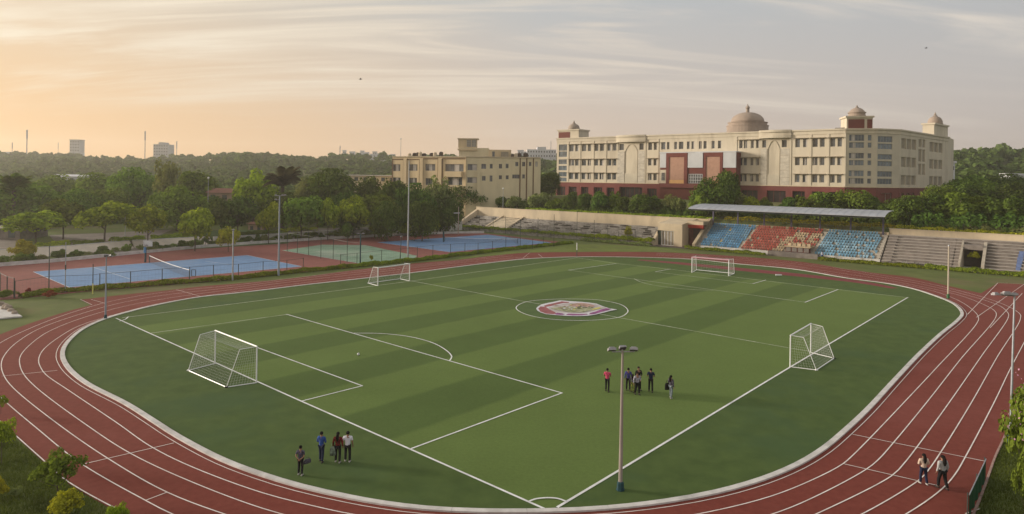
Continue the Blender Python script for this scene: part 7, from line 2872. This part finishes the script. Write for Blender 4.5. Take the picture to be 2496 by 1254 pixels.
def person(px_, py_, top, yaw, label, shirt, legs, shoe=None, hair='short', arms='down', stride=0.16, group=None, sleeve='short', wide=1.0, xy=None, hgt=None):
    """standing figure facing local -Y (yaw 0 looks at the camera)"""
    g = np.array(xy) if xy else G(px_, py_, 0.04)
    h = hgt or float(D(px_, top, g[1])[2]) - 0.04
    k = h / 1.72
    t = thing('person', (g[0], g[1], 0.04), label, 'person', group, rz=yaw)
    t.scale = (k * wide, k * wide, k)
    st = stride
    # joints of the left (+1) and right (-1) side
    hip, knee, ank, toe, sho, elb, wri = {}, {}, {}, {}, {}, {}, {}
    for s in (1, -1):
        f = -st * 0.5 * s
        hip[s] = (0.09 * s, 0, 0.90)
        knee[s] = (0.11 * s, f * 0.45 - 0.03, 0.49)
        ank[s] = (0.12 * s, f + 0.02, 0.08)
        toe[s] = (0.135 * s, f - 0.13, 0.035)
        sho[s] = (0.185 * s, 0.0, 1.395)
        if arms == 'down':
            elb[s], wri[s] = (0.245 * s, 0.03, 1.12), (0.255 * s, -0.05, 0.88)
        elif arms == 'front':
            elb[s], wri[s] = (0.26 * s, 0.0, 1.13), (0.07 * s, -0.22, 1.10)
        elif arms == 'back':
            elb[s], wri[s] = (0.25 * s, 0.09, 1.13), (0.05 * s, 0.17, 0.98)
        else:                                   # one bent, one down
            elb[s], wri[s] = ((0.25 * s, 0.02, 1.12), (0.14 * s, -0.22, 1.14)) if s > 0 else ((0.25 * s, 0.04, 1.12), (0.27 * s, -0.02, 0.88))
    V, E, R_ = [], [], []

    def add(p, r, par=None):
        V.append(p)
        R_.append(r)
        if par is not None:
            E.append((par, len(V) - 1))
        return len(V) - 1
    pel = add((0, 0, 0.93), (0.125, 0.095))
    sp1 = add((0, 0.005, 1.12), (0.115, 0.085), pel)
    ch = add((0, 0.0, 1.31), (0.145, 0.095), sp1)
    nk = add((0, 0.01, 1.465), (0.052, 0.052), ch)
    hd0 = add((0, -0.005, 1.555), (0.068, 0.075), nk)
    hd1 = add((0, 0.0, 1.63), (0.078, 0.092), hd0)
    add((0, 0.005, 1.695), (0.045, 0.055), hd1)
    add((0, -0.105, 1.585), (0.012, 0.012), hd0)          # nose
    hands = []
    for s in (1, -1):
        a = add(hip[s], (0.085, 0.085), pel)
        a = add(knee[s], (0.056, 0.058), a)
        a = add(tuple(Vector(knee[s]).lerp(Vector(ank[s]), 0.42)), (0.050, 0.052), a)
        a = add(ank[s], (0.036, 0.038), a)
        add(toe[s], (0.034, 0.028), a)
        a = add(sho[s], (0.055, 0.055), ch)
        a = add(elb[s], (0.040, 0.040), a)
        a = add(wri[s], (0.026, 0.026), a)
        d = (Vector(wri[s]) - Vector(elb[s])).normalized()
        pal = Vector(wri[s]) + d * 0.055
        a = add(tuple(pal), (0.036, 0.017), a)
        hands.append((s, pal, d, a))
    body = skin_mesh('body', V, E, R_, M_skin)
    bo = link('body', body, t)
    # fingers and thumbs: short tapered chains rooted inside each palm
    for s, pal, d, a in hands:
        side = d.cross(Vector((0, 1, 0)))
        side = side.normalized() if side.length > 0.1 else Vector((1, 0, 0))
        curl = Vector((0, -1, 0)) if abs(d.y) < 0.8 else Vector((0, 0, -1))
        mb = MB()
        for i, ln in enumerate((0.066, 0.076, 0.072, 0.056)):
            b0 = pal + side * (0.021 * (i - 1.5)) * 0.9 + d * 0.012
            b1 = b0 + d * ln * 0.55 + curl * 0.008
            b2 = b1 + d * ln * 0.40 + curl * 0.028
            mb.path([b0, b1, b2], [0.0095, 0.009, 0.0065], 5)
        b0 = pal + side * (-0.028 * s) - d * 0.02
        mb.path([b0, b0 + side * (-0.024 * s) + d * 0.026, b0 + side * (-0.028 * s) + d * 0.056 + curl * 0.012], [0.011, 0.010, 0.007], 5)
        mb.build('fingers', M_skin, bo, world=False, smooth_faces=True)['kind'] = 'stuff'
    # face
    mb = MB()
    for s in (1, -1):
        mb.ball((0.032 * s, -0.079, 1.612), 0.011, 0.008, 0.007, 6, 4)
    mb.build('eyes', M_eye, bo, world=False)['kind'] = 'stuff'
    MB().ball((0, -0.082, 1.545), 0.024, 0.008, 0.008, 8, 4).build('mouth', M_lip, bo, world=False)
    for s in (1, -1):
        MB().ball((0.082 * s, 0.012, 1.60), 0.012, 0.022, 0.033, 6, 5).build('ear', M_skin, bo, world=False)
    # hair
    mb = MB()
    n_, m_ = 14, 7
    vs, fs = [], []
    lowz = {'short': -0.35, 'long': -0.3, 'bun': -0.35, 'scarf': -0.5}[hair]
    for i in range(m_ + 1):
        el = lowz + (PI / 2 - lowz) * i / m_
        for q in range(n_):
            az = 2 * PI * q / n_
            front = max(0, -math.sin(az))
            el2 = max(el, 0.35 * front + lowz * (1 - front)) if i == 0 else max(el, 0.32 * front - 0.4 * (1 - front))
            vs.append((0.094 * math.cos(az) * math.cos(el2), 0.012 + 0.112 * math.sin(az) * math.cos(el2), 1.615 + 0.115 * math.sin(el2)))
    for i in range(m_):
        for q in range(n_):
            fs.append((i * n_ + q, i * n_ + (q + 1) % n_, (i + 1) * n_ + (q + 1) % n_, (i + 1) * n_ + q))
    mb.add(vs, fs)
    if hair in ('long', 'scarf'):
        mb.path([(0, 0.07, 1.66), (0, 0.105, 1.52), (0, 0.125, 1.36), (0, 0.115, 1.22)], [0.05, 0.085, 0.08, 0.035], 8)
    if hair == 'bun':
        mb.ball((0, 0.09, 1.70), 0.055)
    mb.build('hair', M_hair, t, world=False, smooth_faces=True)
    # shirt
    V, E, R_ = [], [], []
    b = add((0, 0, 0.90), (0.165, 0.125))
    c0 = add((0, 0.0, 0.98), (0.155, 0.118), b)
    c1 = add((0, 0.005, 1.13), (0.145, 0.108), c0)
    c2 = add((0, 0.0, 1.31), (0.17, 0.115), c1)
    add((0, 0.008, 1.435), (0.075, 0.07), c2)
    for s in (1, -1):
        a = add(sho[s], (0.074, 0.074), c2)
        e1 = Vector(sho[s]).lerp(Vector(elb[s]), 0.75 if sleeve == 'short' else 1.0)
        a = add(tuple(e1), (0.062, 0.062) if sleeve == 'short' else (0.055, 0.055), a)
        if sleeve == 'long':
            add(tuple(Vector(elb[s]).lerp(Vector(wri[s]), 0.95)), (0.040, 0.040), a)
    link('shirt', skin_mesh('shirt', V, E, R_, shirt), t)
    # trousers
    V, E, R_ = [], [], []
    b = add((0, 0, 0.95), (0.140, 0.108))
    for s in (1, -1):
        a = add(hip[s], (0.098, 0.1), b)
        a = add(knee[s], (0.072, 0.074), a)
        a = add(tuple(Vector(knee[s]).lerp(Vector(ank[s]), 0.42)), (0.072, 0.074), a)
        add((ank[s][0], ank[s][1] + 0.005, 0.09), (0.062, 0.066), a)
    link('trousers', skin_mesh('trousers', V, E, R_, legs), t)
    for s in (1, -1):
        mb = MB()
        mb.path([(ank[s][0], ank[s][1] + 0.07, 0.045), (ank[s][0], ank[s][1], 0.055), (toe[s][0], toe[s][1] + .03, 0.042), (toe[s][0], toe[s][1] - 0.03, 0.032)], [0.035, 0.048, 0.044, 0.026], 8)
        mb.build('shoe', shoe or M_shoed, t, world=False, smooth_faces=True)
    return t


def bag(px_, py_, z, yaw, label, m, w=0.3, h=0.4, d=0.16, dy=0.0, strap=True):
    g = G(px_, py_, 0.04)
    t = thing('bag', (g[0], g[1] + dy, z), label, 'bag', None, rz=yaw)
    mb = MB()
    pr = [(0.55, 0), (0.95, 0.03), (1.0, 0.3), (0.96, 0.7), (0.75, 0.95), (0.3, 1.0)]
    vs, fs = [], []
    n_ = 10
    for r, zq in pr:
        for q in range(n_):
            a = 2 * PI * q / n_
            vs.append((w / 2 * r * math.copysign(abs(math.cos(a)) ** 0.6, math.cos(a)), d / 2 * r * math.copysign(abs(math.sin(a)) ** 0.6, math.sin(a)), zq * h))
    for i in range(len(pr) - 1):
        for q in range(n_):
            fs.append((i * n_ + q, i * n_ + (q + 1) % n_, (i + 1) * n_ + (q + 1) % n_, (i + 1) * n_ + q))
    fs += [tuple(range(n_))[::-1], tuple(range(len(vs) - n_, len(vs)))]
    mb.add(vs, fs)
    mb.build('pouch', m, t, world=False, smooth_faces=True)
    if strap:
        mb = MB()
        mb.path([(-w * .3, 0, h * .9), (-w * .15, 0, h * 1.35), (w * .15, 0, h * 1.35), (w * .3, 0, h * .9)], [0.014] * 4, 5)
        mb.build('strap', m, t, world=False)
    return t


C_black = cloth('black', (0.010, 0.010, 0.012), (0.022, 0.021, 0.024))
C_navy = cloth('navy', (0.012, 0.018, 0.045), (0.025, 0.032, 0.07))
C_blue = cloth('blue', (0.022, 0.055, 0.22), (0.045, 0.10, 0.33))
C_white = cloth('white', (0.58, 0.57, 0.66), (0.74, 0.73, 0.80))
C_pink = cloth('pink', (0.38, 0.035, 0.10), (0.60, 0.09, 0.17))
C_purple = cloth('purple', (0.028, 0.03, 0.13), (0.09, 0.08, 0.30))
C_darkpat = cloth('dark_pattern', (0.014, 0.014, 0.022), (0.12, 0.11, 0.17), 14)
C_redpat = cloth('red_black_pattern', (0.012, 0.008, 0.008), (0.24, 0.02, 0.02), 9)
C_lav = cloth('lavender_pattern', (0.11, 0.10, 0.15), (0.62, 0.60, 0.72), 12)
C_green = cloth('yellow_green_pattern', (0.03, 0.045, 0.012), (0.24, 0.26, 0.05), 12)
C_jean = cloth('light_jeans', (0.12, 0.15, 0.18), (0.24, 0.28, 0.31), 8)
C_grey = cloth('light_grey', (0.33, 0.33, 0.34), (0.47, 0.47, 0.48), 5)
C_beige = cloth('beige', (0.46, 0.33, 0.25), (0.66, 0.55, 0.47), 5)
C_dgrey = cloth('dark_grey', (0.03, 0.03, 0.04), (0.11, 0.10, 0.13), 12)

GA = 'group of four on the near turf'
person(732, 1159, 1086, 3.0, 'person in a dark patterned shirt, hands behind the back, left of the near group', C_darkpat, C_black, M_shoew, 'bun', 'back', 0.10, GA)
person(783, 1127, 1052, 2.9, 'person in a blue shirt and navy trousers in the near group', C_blue, C_navy, M_shoed, 'short', 'front', 0.22, GA, 'long')
person(823, 1128, 1053, 3.1, 'person with long hair in black and red carrying a bag in the near group', C_redpat, C_black, M_shoew, 'long', 'down', 0.12, GA, 'long', 1.05)
person(847, 1126, 1051, 3.2, 'person in a white T-shirt and black trousers in the near group', C_white, C_black, M_shoew, 'short', 'down', 0.12, GA, 'short', 1.08)
bag(811, 1128, 0.42, 0.2, 'dark bag with a pale green side held by the black and red person', cloth('bag_green', (0.02, 0.02, 0.02), (0.30, 0.38, 0.30), 5), 0.34, 0.5, 0.14)
bag(745, 1159, 0.55, 0.8, 'dark racket bag behind the person in the dark patterned shirt', C_dgrey, 0.44, 0.24, 0.12, 0.25)
GB = 'group standing in the middle of the pitch'
person(1480, 955, 898, 2.8, 'person in a pink and red shirt left of the lamp post', C_pink, C_black, M_shoed, 'short', 'front', 0.26, GB)
person(1531, 953, 897, 3.0, 'person in a purple blue shirt just right of the lamp post', C_purple, C_black, M_shoed, 'short', 'down', 0.16, GB, 'long')
person(1542, 957, 912, 2.6, 'shorter person in dark top and yellow green patterned trousers in the middle group', C_dgrey, C_green, M_shoed, 'long', 'down', 0.12, GB, 'long')
person(1556, 952, 894, 0.3, 'person in black standing behind the lavender jacket', C_black, C_black, M_shoed, 'short', 'front', 0.14, GB, 'long')
person(1553, 962, 908, 0.2, 'person in a white and lavender jacket facing the camera', C_lav, C_black, M_shoed, 'long', 'mixed', 0.18, GB, 'long', 1.1)
person(1586, 956, 898, 2.9, 'person in a dark navy shirt and black trousers, legs apart', C_navy, C_black, M_shoed, 'short', 'front', 0.28, GB)
person(1635, 971, 915, 2.2, 'person in a dark grey jacket and light jeans carrying a bag', C_dgrey, C_jean, M_shoew, 'long', 'mixed', 0.22, GB, 'long')
bag(1626, 968, 0.55, 0.3, 'black shoulder bag of the person in light jeans', C_black, 0.36, 0.5, 0.2)
GC = 'pair walking on the track'
person(2251, 1181, 1106, 3.1, 'person with long black hair in a cream and peach top on the track', C_beige, C_navy, M_shoew, 'long', 'front', 0.18, GC, 'long', 1.08)
person(2297, 1192, 1110, 3.3, 'person in a light grey jacket and black trousers on the track', C_grey, C_black, M_shoed, 'long', 'down', 0.28, GC, 'long', 1.12)
# someone in white and blue at the foot of the stand, and one in the garden
q = S(28.0, -1.3)
person(0, 0, 0, 0.4, 'person in white and blue at the foot of the faded blue seats', C_white, C_blue, M_shoew, 'short', 'front', 0.2, None, 'long', 1.0, (q[0], q[1]), 1.65)

# ================================================================== air
hz = MB()
hz.box(-1420, 1420, -420, 1620, -62.0, 92.0)
haze = hz.build('haze', [])
tag(haze, kind='stuff')
hm = bpy.data.materials.new('warm_haze')
hm.use_nodes = True
N, L = hm.node_tree.nodes, hm.node_tree.links
N.clear()
pv = N.new('ShaderNodeVolumePrincipled')
pv.inputs['Color'].default_value = (0.97, 0.92, 0.85, 1)
pv.inputs['Density'].default_value = 0.00031
pv.inputs['Anisotropy'].default_value = 0.5
o_ = N.new('ShaderNodeOutputMaterial')
L.new(pv.outputs[0], o_.inputs['Volume'])
haze.data.materials.append(hm)
